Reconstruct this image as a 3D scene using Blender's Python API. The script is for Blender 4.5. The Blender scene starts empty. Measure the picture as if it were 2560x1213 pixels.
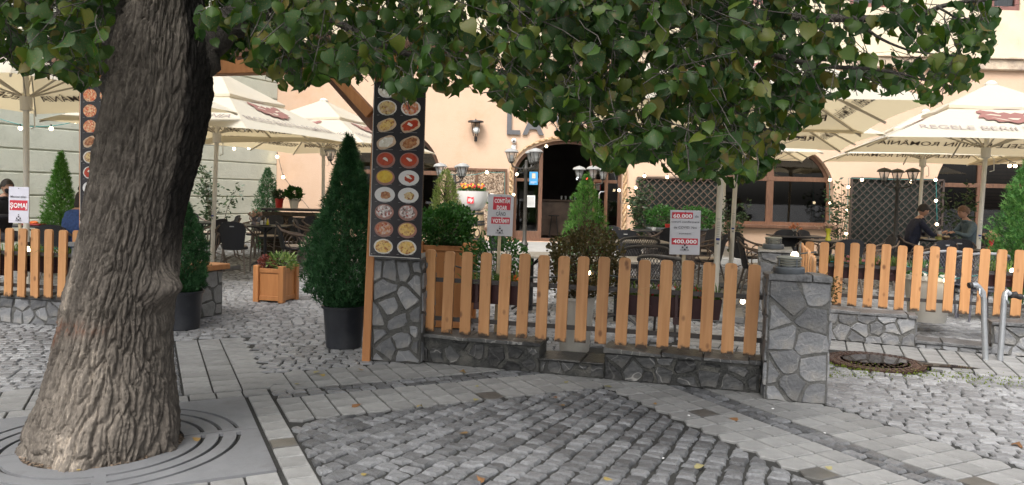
import bpy, bmesh, math, random
import numpy as np
from mathutils import Vector, Matrix
from mathutils.geometry import tessellate_polygon

R = random.Random(11)
NR = np.random.RandomState(5)
PI = math.pi
sc = bpy.context.scene
COL = sc.collection

# ------------------------------------------------------------------ camera
FPX, H0, ROLL, PITCH, CZ = 1880.0, 482.0, 0.023, math.radians(2.2), 1.5
PY = H0 + FPX * math.tan(PITCH)
_c, _s, _cp, _sp = math.cos(ROLL), math.sin(ROLL), math.cos(PITCH), math.sin(PITCH)
cam = bpy.data.cameras.new('camera')
cam_o = bpy.data.objects.new('camera', cam)
COL.objects.link(cam_o)
M = Matrix(((_c, -_s, 0), (_s * _sp, _c * _sp, -_cp), (_s * _cp, _c * _cp, _sp))).to_4x4()
M.translation = (0, 0, CZ)
cam_o.matrix_world = M
cam.sensor_width = 36
cam.lens = 36 * FPX / 2560
cam.shift_y = -(606.5 - PY) / 2560
cam.clip_start = 0.05
cam.clip_end = 2000
sc.camera = cam_o

# ------------------------------------------------------------------ light: soft overcast day
SUN_EL, SUN_AZ = math.radians(52), math.radians(200)
world = bpy.data.worlds.new('World')
sc.world = world
world.use_nodes = True
wn, wl = world.node_tree.nodes, world.node_tree.links
wn.clear()
sky = wn.new('ShaderNodeTexSky')
sky.sky_type = 'NISHITA'
sky.sun_disc = False
sky.sun_elevation = SUN_EL
sky.sun_rotation = SUN_AZ
sky.air_density = 1.0
sky.dust_density = 6.0
sky.ozone_density = 1.0
hs = wn.new('ShaderNodeHueSaturation'); hs.inputs['Saturation'].default_value = 0.28
bg = wn.new('ShaderNodeBackground'); bg.inputs['Strength'].default_value = 0.15
wo = wn.new('ShaderNodeOutputWorld')
wl.new(sky.outputs[0], hs.inputs['Color']); wl.new(hs.outputs[0], bg.inputs['Color']); wl.new(bg.outputs[0], wo.inputs['Surface'])
sun = bpy.data.lights.new('sun', 'SUN')
sun.energy = 1.2; sun.angle = math.radians(25); sun.color = (1, 0.96, 0.9)
sun_o = bpy.data.objects.new('sun', sun); COL.objects.link(sun_o)
# light comes from behind the camera, a little from its left
sd = Vector((math.sin(SUN_AZ) * math.cos(SUN_EL), math.cos(SUN_AZ) * math.cos(SUN_EL), math.sin(SUN_EL)))
sun_o.rotation_euler = sd.to_track_quat('Z', 'Y').to_euler()
sc.view_settings.view_transform = 'Standard'
sc.view_settings.look = 'None'
sc.view_settings.gamma = 1
sc.view_settings.exposure = 0.9
sc.cycles.max_bounces = 8
sc.cycles.transparent_max_bounces = 12


def ray(px, py):
    dx, dy = px - 1280, py - PY
    x, y = _c * dx + _s * dy, -_s * dx + _c * dy
    return Vector((x, FPX * _cp - y * _sp, -FPX * _sp - y * _cp))


def P(px, py, Y):
    """point of the place seen at that spot of the photograph, Y metres ahead"""
    r = ray(px, py)
    return Vector((0, 0, CZ)) + r * (Y / r.y)


def G(px, py, z=0.0):
    r = ray(px, py)
    return Vector((0, 0, CZ)) + r * ((z - CZ) / r.z)


# ------------------------------------------------------------------ materials
def rgb(r, g, b):
    f = lambda c: (c / 255 / 12.92) if c / 255 <= .04045 else ((c / 255 + .055) / 1.055) ** 2.4
    return (f(r), f(g), f(b))


MATS = {}


def new_mat(name):
    m = bpy.data.materials.new(name); m.use_nodes = True
    nt = m.node_tree; nt.nodes.clear()
    out = nt.nodes.new('ShaderNodeOutputMaterial')
    bs = nt.nodes.new('ShaderNodeBsdfPrincipled')
    nt.links.new(bs.outputs[0], out.inputs[0])
    MATS[name] = m
    return m, nt, bs, out


def N(nt, t, **k):
    n = nt.nodes.new(t)
    for a, b in k.items():
        if a.startswith('i_'):
            n.inputs[a[2:].replace('_', ' ')].default_value = b
        else:
            setattr(n, a, b)
    return n


def ramp(nt, stops, fac):
    r = nt.nodes.new('ShaderNodeValToRGB')
    while len(r.color_ramp.elements) < len(stops): r.color_ramp.elements.new(0.5)
    for e, (p, c) in zip(r.color_ramp.elements, stops):
        e.position = p; e.color = (*c, 1)
    nt.links.new(fac, r.inputs[0])
    return r


def mixc(nt, a, b, fac, mode='MIX'):
    m = nt.nodes.new('ShaderNodeMix'); m.data_type = 'RGBA'; m.blend_type = mode
    for s, v in ((0, fac), (6, a), (7, b)):
        if isinstance(v, bpy.types.NodeSocket): nt.links.new(v, m.inputs[s])
        elif s == 0: m.inputs[0].default_value = v
        else: m.inputs[s].default_value = (*v, 1)
    return m.outputs[2]


def rnd_value(nt):
    """a random number per object plus a random number per joined piece"""
    oi = nt.nodes.new('ShaderNodeObjectInfo')
    at = N(nt, 'ShaderNodeAttribute', attribute_name='tint')
    a = N(nt, 'ShaderNodeMath', operation='ADD'); nt.links.new(oi.outputs['Random'], a.inputs[0]); nt.links.new(at.outputs['Fac'], a.inputs[1])
    f = N(nt, 'ShaderNodeMath', operation='FRACT'); nt.links.new(a.outputs[0], f.inputs[0])
    return f.outputs[0]


def mat(name, c, rough=.6, var=.18, scale=6, bump=.15, bscale=60, metal=0, rnd=.0, c2=None, stretch=None, dirt=None, spec=.5, coat=0, emit=None, dscale=2.5, vein=0):
    if name in MATS: return MATS[name]
    m, nt, bs, out = new_mat(name)
    tc = nt.nodes.new('ShaderNodeTexCoord'); vec = tc.outputs['Object']
    if stretch:
        mp = N(nt, 'ShaderNodeMapping'); mp.inputs['Scale'].default_value = stretch
        nt.links.new(vec, mp.inputs[0]); vec = mp.outputs[0]
    n1 = N(nt, 'ShaderNodeTexNoise', i_Scale=scale, i_Detail=6, i_Roughness=.6); nt.links.new(vec, n1.inputs['Vector'])
    lo = tuple(x * (1 - var) for x in c); hi = tuple(min(1, x * (1 + var)) for x in (c2 or c))
    if c2: lo = c; hi = c2
    col = ramp(nt, [(.32, lo), (.68, hi)], n1.outputs['Fac']).outputs[0]
    if dirt:
        n2 = N(nt, 'ShaderNodeTexNoise', i_Scale=dscale, i_Detail=8, i_Roughness=.7); nt.links.new(tc.outputs['Object'], n2.inputs['Vector'])
        rr = ramp(nt, [(.5, (0, 0, 0)), (.72, (1, 1, 1))], n2.outputs['Fac'])
        col = mixc(nt, col, dirt, rr.outputs[0])
    if vein:
        wv = N(nt, 'ShaderNodeTexNoise', i_Scale=3.2, i_Detail=2, i_Distortion=.4); nt.links.new(tc.outputs['Object'], wv.inputs['Vector'])
        oi = nt.nodes.new('ShaderNodeObjectInfo'); ad = N(nt, 'ShaderNodeVectorMath', operation='ADD'); cb = N(nt, 'ShaderNodeCombineXYZ')
        ml = N(nt, 'ShaderNodeMath', operation='MULTIPLY'); nt.links.new(oi.outputs['Random'], ml.inputs[0]); ml.inputs[1].default_value = 20
        nt.links.new(ml.outputs[0], cb.inputs[0]); nt.links.new(tc.outputs['Object'], ad.inputs[0]); nt.links.new(cb.outputs[0], ad.inputs[1]); nt.links.new(ad.outputs[0], wv.inputs['Vector'])
        rv = ramp(nt, [(.493, (0, 0, 0)), (.498, (1, 1, 1)), (.502, (1, 1, 1)), (.507, (0, 0, 0))], wv.outputs['Fac'])
        vf = N(nt, 'ShaderNodeMath', operation='MULTIPLY'); nt.links.new(rv.outputs[0], vf.inputs[0]); vf.inputs[1].default_value = .45
        col = mixc(nt, col, (.34, .33, .31), vf.outputs[0])
    if rnd:
        v = rnd_value(nt)
        mr = N(nt, 'ShaderNodeMapRange'); mr.inputs[3].default_value = 1 - rnd; mr.inputs[4].default_value = 1 + rnd
        nt.links.new(v, mr.inputs[0])
        vm = N(nt, 'ShaderNodeVectorMath', operation='SCALE'); nt.links.new(col, vm.inputs[0]); nt.links.new(mr.outputs[0], vm.inputs['Scale'])
        col = vm.outputs[0]
    nt.links.new(col, bs.inputs['Base Color'])
    bs.inputs['Roughness'].default_value = rough
    bs.inputs['Metallic'].default_value = metal
    bs.inputs['Specular IOR Level'].default_value = spec
    bs.inputs['Coat Weight'].default_value = coat
    if bump:
        n3 = N(nt, 'ShaderNodeTexNoise', i_Scale=bscale, i_Detail=5); nt.links.new(vec, n3.inputs['Vector'])
        b = N(nt, 'ShaderNodeBump', i_Strength=bump, i_Distance=.02); nt.links.new(n3.outputs['Fac'], b.inputs['Height'])
        nt.links.new(b.outputs[0], bs.inputs['Normal'])
    if emit:
        bs.inputs['Emission Color'].default_value = (*emit[0], 1); bs.inputs['Emission Strength'].default_value = emit[1]
    return m


def leafmat(name, cols, trans=.35, rough=.45, spec=.5, wear=None):
    """cols: colour stops picked by the per-leaf random number"""
    m, nt, bs, out = new_mat(name)
    v = rnd_value(nt)
    n = len(cols)
    r = ramp(nt, [(i / max(1, n - 1), c) for i, c in enumerate(cols)], v)
    tc = nt.nodes.new('ShaderNodeTexCoord')
    n1 = N(nt, 'ShaderNodeTexNoise', i_Scale=14, i_Detail=4); nt.links.new(tc.outputs['Object'], n1.inputs['Vector'])
    col = mixc(nt, r.outputs[0], (1.0, .95, .75), .0)
    if wear:
        rr = ramp(nt, [(.6, (0, 0, 0)), (.68, (1, 1, 1))], n1.outputs['Fac'])
        f = N(nt, 'ShaderNodeMath', operation='MULTIPLY'); nt.links.new(rr.outputs[0], f.inputs[0]); f.inputs[1].default_value = .75
        col = mixc(nt, col, wear, f.outputs[0])
    nt.links.new(col, bs.inputs['Base Color'])
    bs.inputs['Roughness'].default_value = rough
    bs.inputs['Specular IOR Level'].default_value = spec
    tl = nt.nodes.new('ShaderNodeBsdfTranslucent')
    br = N(nt, 'ShaderNodeVectorMath', operation='MULTIPLY'); nt.links.new(col, br.inputs[0]); br.inputs[1].default_value = (1.6, 1.9, .8)
    nt.links.new(br.outputs[0], tl.inputs[0])
    mx = N(nt, 'ShaderNodeMixShader'); mx.inputs[0].default_value = trans
    nt.links.new(bs.outputs[0], mx.inputs[1]); nt.links.new(tl.outputs[0], mx.inputs[2]); nt.links.new(mx.outputs[0], out.inputs[0])
    return m


# ------------------------------------------------------------------ mesh helpers
_boxcache = {}


class MB:
    def __init__(s):
        s.v = []; s.f = []; s.m = []; s.t = []

    def add(s, vs, fs, mi=0, tint=0.0):
        o = len(s.v)
        s.v.extend([tuple(v) for v in vs])
        s.f.extend([tuple(i + o for i in f) for f in fs])
        s.m.extend([mi] * len(fs)); s.t.extend([tint] * len(fs))
        return s

    def box(s, c, d, rot=None, b=0, mi=0, tint=0.0):
        key = (round(d[0], 4), round(d[1], 4), round(d[2], 4), round(b, 4))
        if key not in _boxcache:
            x, y, z = d[0] / 2, d[1] / 2, d[2] / 2
            if b <= 0:
                vs = [(i * x, j * y, k * z) for i in (-1, 1) for j in (-1, 1) for k in (-1, 1)]
                fs = [(0, 1, 3, 2), (4, 6, 7, 5), (0, 4, 5, 1), (2, 3, 7, 6), (0, 2, 6, 4), (1, 5, 7, 3)]
            else:
                bm = bmesh.new(); bmesh.ops.create_cube(bm, size=1)
                bmesh.ops.scale(bm, vec=d, verts=bm.verts)
                bmesh.ops.bevel(bm, geom=list(bm.edges), offset=b, segments=1, affect='EDGES', profile=.5)
                bm.verts.index_update()
                vs = [tuple(v.co) for v in bm.verts]; fs = [tuple(v.index for v in f.verts) for f in bm.faces]; bm.free()
            _boxcache[key] = (vs, fs)
        vs, fs = _boxcache[key]
        c = Vector(c)
        if rot is None: vv = [Vector(v) + c for v in vs]
        else: vv = [rot @ Vector(v) + c for v in vs]
        return s.add(vv, fs, mi, tint)

    def beam(s, p0, p1, w, h, up=(0, 0, 1), b=0, mi=0):
        p0, p1 = Vector(p0), Vector(p1); d = p1 - p0; L = d.length; d.normalize()
        u = Vector(up); x = d.cross(u)
        if x.length < 1e-4: x = d.cross(Vector((1, 0, 0)))
        x.normalize(); z = x.cross(d)
        rot = Matrix((x, d, z)).transposed()
        return s.box((p0 + p1) / 2, (w, L, h), rot, b, mi)

    def tube(s, pts, r, n=8, cap=True, mi=0, tint=0.0):
        pts = [Vector(p) for p in pts]; k = len(pts)
        rs = r if isinstance(r, (list, tuple)) else [r] * k
        vs = []; fs = []; ref = None
        for i, p in enumerate(pts):
            d = (pts[min(i + 1, k - 1)] - pts[max(i - 1, 0)]).normalized()
            if ref is None:
                ref = d.cross(Vector((0, 0, 1)))
                if ref.length < .1: ref = d.cross(Vector((1, 0, 0)))
            ref = (ref - d * ref.dot(d)).normalized(); w = d.cross(ref)
            for j in range(n):
                a = 2 * PI * j / n
                vs.append(p + (ref * math.cos(a) + w * math.sin(a)) * rs[i])
        for i in range(k - 1):
            for j in range(n):
                a, b = i * n + j, i * n + (j + 1) % n
                fs.append((a, b, b + n, a + n))
        if cap:
            fs.append(tuple(range(n - 1, -1, -1))); fs.append(tuple((k - 1) * n + j for j in range(n)))
        return s.add(vs, fs, mi, tint)

    def lathe(s, prof, c=(0, 0, 0), n=20, mi=0, rot=None):
        vs = []; fs = []; c = Vector(c)
        for r, z in prof:
            for j in range(n):
                a = 2 * PI * j / n; p = Vector((r * math.cos(a), r * math.sin(a), z))
                vs.append((rot @ p if rot else p) + c)
        for i in range(len(prof) - 1):
            for j in range(n):
                a, b = i * n + j, i * n + (j + 1) % n
                fs.append((a, b, b + n, a + n))
        if prof[0][0] > 1e-5: fs.append(tuple(range(n - 1, -1, -1)))
        if prof[-1][0] > 1e-5: fs.append(tuple((len(prof) - 1) * n + j for j in range(n)))
        return s.add(vs, fs, mi)

    def ball(s, c, r, n=10, m=7, sc3=(1, 1, 1), mi=0, rot=None):
        prof = [(max(1e-6, math.sin(PI * i / m)), -math.cos(PI * i / m)) for i in range(m + 1)]
        vs = []; fs = []; c = Vector(c)
        for a, z in prof:
            for j in range(n):
                t = 2 * PI * j / n; p = Vector((a * math.cos(t) * sc3[0], a * math.sin(t) * sc3[1], z * sc3[2])) * r
                vs.append((rot @ p if rot else p) + c)
        for i in range(m):
            for j in range(n):
                a, b = i * n + j, i * n + (j + 1) % n
                fs.append((a, b, b + n, a + n))
        return s.add(vs, fs, mi)

    def prism(s, poly, d, T, mi=0, holes=()):
        """2D outline extruded by d along local z, mapped by matrix T"""
        loops = [list(poly)] + [list(h) for h in holes]
        tri = tessellate_polygon([[Vector((x, y, 0)) for x, y in l] for l in loops])
        flat = [p for l in loops for p in l]; n = len(flat)
        vs = [T @ Vector((x, y, 0)) for x, y in flat] + [T @ Vector((x, y, d)) for x, y in flat]
        def area(t):
            a, b, c = (flat[i] for i in t); return (b[0] - a[0]) * (c[1] - a[1]) - (c[0] - a[0]) * (b[1] - a[1])
        tri = [t if area(t) > 0 else t[::-1] for t in tri]
        fs = [tuple(i + n for i in t) for t in tri] + [tuple(t[::-1]) for t in tri]
        o = 0
        for l in loops:
            k = len(l)
            ar = sum(l[i][0] * l[(i + 1) % k][1] - l[(i + 1) % k][0] * l[i][1] for i in range(k))
            outer = (o == 0)
            for i in range(k):
                a, b = o + i, o + (i + 1) % k
                q = (a, b, b + n, a + n)
                if (ar < 0) == outer: q = q[::-1]
                fs.append(q)
            o += k
        return s.add(vs, fs, mi)

    def mesh(s, name, mats, smooth=False):
        me = bpy.data.meshes.new(name)
        me.from_pydata(s.v, [], s.f)
        for m in (mats if isinstance(mats, (list, tuple)) else [mats]): me.materials.append(m)
        if any(s.m): me.polygons.foreach_set('material_index', s.m)
        if any(s.t):
            at = me.attributes.new('tint', 'FLOAT', 'FACE'); at.data.foreach_set('value', s.t)
        if smooth:
            me.polygons.foreach_set('use_smooth', [True] * len(s.f))
            if smooth != 'all': me.set_sharp_from_angle(angle=math.radians(38))
        me.update()
        return me

    def build(s, name, mats, parent=None, loc=(0, 0, 0), rot=0, smooth=False, **kw):
        return link(name, s.mesh(name, mats, smooth), parent, loc, rot, **kw)


def link(name, me, parent=None, loc=(0, 0, 0), rot=0, **kw):
    o = bpy.data.objects.new(name, me); COL.objects.link(o)
    o.location = loc
    if isinstance(rot, (int, float)): o.rotation_euler = (0, 0, rot)
    else: o.rotation_euler = rot
    if parent: o.parent = parent
    for k, v in kw.items():
        if v is not None: o[k] = v
    return o


def thing(name, label, cat, loc=(0, 0, 0), rot=0, group=None):
    return link(name, None, None, loc, rot, label=label, category=cat, group=group)


def tag(o, label, cat, group=None):
    o['label'] = label; o['category'] = cat
    if group: o['group'] = group
    return o


def struct(o):
    o['kind'] = 'structure'; return o


def kids(o):
    return [c for c in COL.objects if c.parent is o]


def dup(root, loc, rot=0, label=None, scale=1.0, group=None):
    def cp(o, par):
        c = o.copy(); COL.objects.link(c); c.parent = par
        for ch in KID.get(o.name, ()): cp(ch, c)
        return c
    KID = {}
    for o in COL.objects:
        if o.parent: KID.setdefault(o.parent.name, []).append(o)
    c = cp(root, None)
    c.location = loc
    c.rotation_euler = (0, 0, rot) if isinstance(rot, (int, float)) else rot
    c.scale = (scale,) * 3 if isinstance(scale, (int, float)) else scale
    if label: c['label'] = label
    if group: c['group'] = group
    return c


_txt = {}


def text_geo(s, bold=0.0, space=1.0):
    """flat letters, normalised to cap height 1, starting at x=0"""
    k = (s, bold, space)
    if k not in _txt:
        cu = bpy.data.curves.new('t', 'FONT'); cu.body = s; cu.size = 1.0; cu.offset = bold; cu.resolution_u = 3
        cu.space_character = space
        ob = bpy.data.objects.new('t', cu); COL.objects.link(ob)
        dg = bpy.context.evaluated_depsgraph_get(); dg.update()
        me = bpy.data.meshes.new_from_object(ob.evaluated_get(dg))
        vs = [tuple(v.co) for v in me.vertices]; fs = [tuple(p.vertices) for p in me.polygons]
        bpy.data.objects.remove(ob); bpy.data.curves.remove(cu); bpy.data.meshes.remove(me)
        x0 = min(v[0] for v in vs); x1 = max(v[0] for v in vs)
        q = 1 / .72
        _txt[k] = ([((v[0] - x0) * q, v[1] * q, 0) for v in vs], fs, (x1 - x0) * q)
    return _txt[k]


def put_text(mb, s, T, h, w=None, align='c', bold=0.0, mi=0, space=1.0):
    """T maps local x (right), y (up), z (out) to the place"""
    vs, fs, W = text_geo(s, bold, space)
    sx = h if w is None else w / W
    off = -W * sx / 2 if align == 'c' else 0
    mb.add([T @ Vector((v[0] * sx + off, v[1] * h, 0)) for v in vs], fs, mi)


def frame(o, x, y, z):
    m = Matrix((Vector(x).normalized(), Vector(y).normalized(), Vector(z).normalized())).transposed().to_4x4()
    m.translation = Vector(o); return m


def clip_poly(poly, a, b):
    """keep the part of a 2D polygon on the left of the line a->b"""
    out = []; n = len(poly)
    f = lambda p: (b[0] - a[0]) * (p[1] - a[1]) - (b[1] - a[1]) * (p[0] - a[0])
    for i in range(n):
        p, q = poly[i], poly[(i + 1) % n]; fp, fq = f(p), f(q)
        if fp >= 0: out.append(p)
        if (fp >= 0) != (fq >= 0):
            t = fp / (fp - fq); out.append((p[0] + (q[0] - p[0]) * t, p[1] + (q[1] - p[1]) * t))
    return out


def parea(p):
    return .5 * sum(p[i][0] * p[(i + 1) % len(p)][1] - p[(i + 1) % len(p)][0] * p[i][1] for i in range(len(p)))


def inset(poly, d):
    """shrink a convex-ish CCW polygon by d"""
    out = list(poly); n = len(poly)
    for i in range(n):
        a, b = poly[i], poly[(i + 1) % n]
        L = math.hypot(b[0] - a[0], b[1] - a[1])
        if L < 1e-6: continue
        nx, ny = -(b[1] - a[1]) / L * d, (b[0] - a[0]) / L * d
        out = clip_poly(out, (a[0] + nx, a[1] + ny), (b[0] + nx, b[1] + ny))
        if len(out) < 3: return []
    return out


def simplify(p, d=.004):
    out = []
    for q in p:
        if not out or math.hypot(q[0] - out[-1][0], q[1] - out[-1][1]) > d: out.append(q)
    if len(out) > 2 and math.hypot(out[0][0] - out[-1][0], out[0][1] - out[-1][1]) < d: out.pop()
    return out


def stone_geo(poly, T, h=.02, bev=.008, base=-.03, rough=.0, dome=.0, sub=True, tilt=0):
    """a stone or slab over a 2D outline; returns verts, faces"""
    p = list(poly)
    if sub:
        q = []
        for i in range(len(p)):
            a, b = p[i], p[(i + 1) % len(p)]
            q.append((a[0] + R.uniform(-rough, rough), a[1] + R.uniform(-rough, rough)))
            if math.hypot(b[0] - a[0], b[1] - a[1]) > .04:
                q.append(((a[0] + b[0]) / 2 + R.uniform(-rough, rough), (a[1] + b[1]) / 2 + R.uniform(-rough, rough)))
        p = q
    n = len(p); cx = sum(a[0] for a in p) / n; cy = sum(a[1] for a in p) / n
    rad = max(math.hypot(a[0] - cx, a[1] - cy) for a in p)
    k = 1 - bev / rad * 1.5
    tx, ty = R.uniform(-tilt, tilt), R.uniform(-tilt, tilt)
    hz = lambda x, y: h + (x - cx) * tx + (y - cy) * ty
    vs = [T @ Vector((x, y, base)) for x, y in p]
    vs += [T @ Vector((x, y, hz(x, y) - bev - R.uniform(0, rough * .5))) for x, y in p]
    vs += [T @ Vector((cx + (x - cx) * k, cy + (y - cy) * k, hz(x, y) + R.uniform(-rough, rough) * .35)) for x, y in p]
    fs = []
    for a in range(2):
        for i in range(n):
            j = (i + 1) % n
            fs.append((a * n + i, a * n + j, (a + 1) * n + j, (a + 1) * n + i))
    if dome:
        vs.append(T @ Vector((cx, cy, h + dome)))
        fs += [(2 * n + i, 2 * n + (i + 1) % n, 3 * n) for i in range(n)]
    else:
        fs.append(tuple(2 * n + i for i in range(n)))
    return vs, fs

# ------------------------------------------------------------------ materials of the ground and stonework
m_bed = mat('joint_sand', (.028, .028, .026), .9, .35, 30, .5, 120)
m_cobble = mat('granite_cobble', (.105, .108, .114), .36, .3, 25, .7, 110, rnd=.42, c2=(.20, .205, .213), dirt=(.06, .062, .065), dscale=1.1)
m_cobble_l = mat('granite_cobble_pale', (.21, .213, .22), .5, .3, 25, .6, 110, rnd=.30, c2=(.31, .313, .32), dirt=(.12, .12, .123), dscale=.9)
m_slab = mat('concrete_slab', (.215, .215, .212), .65, .2, 9, .35, 160, rnd=.14, c2=(.29, .29, .285), dirt=(.10, .10, .098), dscale=1.4)
m_slab_wet = mat('wet_concrete_slab', (.085, .083, .078), .3, .3, 9, .1, 160)
m_grate = mat('grate_concrete', (.15, .155, .165), .6, .2, 5, .3, 220, c2=(.21, .215, .225), dirt=(.10, .10, .105))
m_slate = mat('slate_stone', (.13, .135, .145), .55, .3, 7, .55, 45, rnd=.4, c2=(.205, .207, .21), dirt=(.24, .225, .20), dscale=5, vein=1)
m_slate_d = mat('dark_slate_stone', (.028, .029, .031), .4, .4, 7, .5, 45, rnd=.7, c2=(.062, .062, .06), dirt=(.11, .105, .095), dscale=5, vein=1)
m_mortar = mat('grey_mortar', (.085, .085, .08), .9, .4, 12, .8, 70, c2=(.15, .148, .14))
m_mortar_g = mat('dark_grey_mortar', (.05, .05, .047), .9, .4, 12, .8, 70, c2=(.11, .108, .10))
m_mortar_d = mat('black_stained_mortar', (.022, .023, .022), .7, .5, 8, .8, 60, c2=(.06, .06, .055), dirt=(.12, .115, .10), dscale=4)
m_cap = mat('slate_cap', (.06, .062, .065), .5, .4, 10, .8, 40, rnd=.3, c2=(.14, .142, .145))

AL = math.radians(25.8)
EB = (math.cos(AL), math.sin(AL)); VB = (-math.sin(AL), math.cos(AL))


def W(u, v):
    return (u * EB[0] + v * VB[0], u * EB[1] + v * VB[1])


def in_view(x, y, m=500):
    if y < 3.45: return False
    px = 1280 + FPX * x / y
    return -m < px < 2560 + m


I4 = Matrix.Identity(4)


def grid_cells(o, ax, ay, u0, u1, v0, v1, du, dv, jit=0, bond=0.0, vary=0.0):
    """stones laid in rows along ax; returns world outlines"""
    out = []
    nv = int(round((v1 - v0) / dv)); dv = (v1 - v0) / nv
    C = {}
    for j in range(nv):
        us = [u0 - R.uniform(0, du) * (1 if bond else 0)]
        while us[-1] < u1: us.append(us[-1] + du * R.uniform(1 - vary, 1 + vary))
        if not bond: us[-1] = u1 if us[-1] - u1 < du * .5 else us[-1]
        for i in range(len(us) - 1):
            a, b = us[i], us[i + 1]; c, d = v0 + j * dv, v0 + (j + 1) * dv
            q = [(a, c), (b, c), (b, d), (a, d)]
            q = [(x + R.uniform(-jit, jit), y + R.uniform(-jit, jit)) for x, y in q]
            out.append([(o[0] + x * ax[0] + y * ay[0], o[1] + x * ax[1] + y * ay[1]) for x, y in q])
    return out


def clip_to(cells, region):
    out = []
    n = len(region)
    for p in cells:
        for i in range(n):
            p = clip_poly(p, region[i], region[(i + 1) % n])
            if len(p) < 3: break
        if len(p) >= 3: out.append(p)
    return out


def cull(cells, minA=.0012, ymax=99):
    out = []
    for p in cells:
        p = simplify(p)
        if len(p) < 3: continue
        A = parea(p)
        if A < 0: p = p[::-1]; A = -A
        if A < minA: continue
        x = sum(a[0] for a in p) / len(p); y = sum(a[1] for a in p) / len(p)
        if y < ymax and in_view(x, y): out.append((math.hypot(x, y), p))
    return out


def lay(parent, name, cells, m, gap, h, bev, rough, dome, limit=300, joined='joined_', sub=True, tilt=.03, special=None, jz=.003):
    cells.sort(key=lambda c: c[0])
    rest = MB()
    for k, (d, p) in enumerate(cells):
        q = inset(p, gap / 2)
        if len(q) < 3 or parea(q) < .0006: continue
        cx = sum(a[0] for a in q) / len(q); cy = sum(a[1] for a in q) / len(q)
        hh = h + R.uniform(-jz, jz)
        if k < limit:
            loc = [(x - cx, y - cy) for x, y in q]
            vs, fs = stone_geo(loc, I4, hh, bev, -.03, rough, dome, sub, tilt)
            mb = MB(); mb.add(vs, fs)
            mm = m
            if special and special(cx, cy): mm = m_slab_wet
            mb.build(name, mm, parent, (cx, cy, 0), smooth=True if rough else False)
        else:
            vs, fs = stone_geo(q, I4, hh, bev, -.03, rough, dome, sub, tilt)
            rest.add(vs, fs, 0, R.random())
    if rest.v:
        rest.build(joined + name + 's', m, parent, smooth=True if rough else False, kind='stuff')


def sheet(name, poly, z, m):
    mb = MB(); vs = [(x, y, z) for x, y in poly]
    if parea(poly) < 0: vs = vs[::-1]
    mb.add(vs, [tuple(range(len(vs)))])
    return struct(mb.build(name, m))


# far ground: one big sheet, cobble pattern carried by the material where stones are only a pixel high
def far_cobble():
    m, nt, bs, out = new_mat('distant_cobbles')
    tc = nt.nodes.new('ShaderNodeTexCoord')
    v1 = N(nt, 'ShaderNodeTexVoronoi', i_Scale=9.0, feature='DISTANCE_TO_EDGE'); nt.links.new(tc.outputs['Object'], v1.inputs['Vector'])
    v2 = N(nt, 'ShaderNodeTexVoronoi', i_Scale=9.0); nt.links.new(tc.outputs['Object'], v2.inputs['Vector'])
    r1 = ramp(nt, [(.04, (.10, .10, .098)), (.14, (1, 1, 1))], v1.outputs['Distance'])
    sx_ = nt.nodes.new('ShaderNodeSeparateColor'); nt.links.new(v2.outputs['Color'], sx_.inputs[0]); r2 = ramp(nt, [(0, (.17, .17, .172)), (1, (.36, .36, .362))], sx_.outputs[0])
    c = mixc(nt, r2.outputs[0], r1.outputs[0], 1.0, 'MULTIPLY')
    nt.links.new(c, bs.inputs['Base Color']); bs.inputs['Roughness'].default_value = .6
    b = N(nt, 'ShaderNodeBump', i_Strength=.6, i_Distance=.02); nt.links.new(r1.outputs[0], b.inputs['Height']); nt.links.new(b.outputs[0], bs.inputs['Normal'])
    return m


sheet('ground', [(-150, -150), (150, -150), (150, 150), (-150, 150)], -.032, far_cobble())
sheet('terrace_floor', [(-12, 11.9), (26, 11.9), (26, 21.2), (-12, 21.2)], .002, MATS['distant_cobbles'])

# --- slab paving: bands of concrete slabs on one grid, turned 26 degrees
slab_root = sheet('slab_pavement', [W(-1.8, 3.0), W(5.2, .8), W(5.2, 5.9), W(2.6, 8.3), W(-1.8, 8.0)], -.012, m_bed)
O = (0, 0); slabs = []


def uvbox(u0, u1, v0, v1):
    return [W(u0, v0), W(u1, v0), W(u1, v1), W(u0, v1)]


def band(u0, u1, v0, v1, du, dv, jit=.0015):
    nu = max(1, round((u1 - u0) / du)); nv = max(1, round((v1 - v0) / dv)); out = []
    for i in range(nu):
        for j in range(nv):
            a, b = u0 + (u1 - u0) * i / nu, u0 + (u1 - u0) * (i + 1) / nu
            c, d = v0 + (v1 - v0) * j / nv, v0 + (v1 - v0) * (j + 1) / nv
            out.append([[a, c], [b, c], [b, d], [a, d], i, j, nu, nv])
    return out


def hats(cells, side):
    """point the outer slabs of a band like bishop's hats"""
    out = []
    for a, b, c, d, i, j, nu, nv in cells:
        q = [a, b, c, d]
        w = .045
        if side == 'lo' and j == 0: q = [(a[0] + .02, a[1]), ((a[0] + b[0]) / 2, a[1] - w), (b[0] - .02, b[1]), c, d]; q[0] = (a[0], a[1] + .0); q[2] = (b[0], b[1])
        if side == 'hi' and j == nv - 1: q = [a, b, c, ((c[0] + d[0]) / 2, c[1] + w), d]
        if side == 'left' and i == 0: q = [a, b, c, d, (a[0] - w, (a[1] + d[1]) / 2)]
        if side == 'right' and i == nu - 1: q = [a, b, (b[0] + w, (b[1] + c[1]) / 2), c, d]
        out.append([W(*p) for p in q])
    return out


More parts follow.
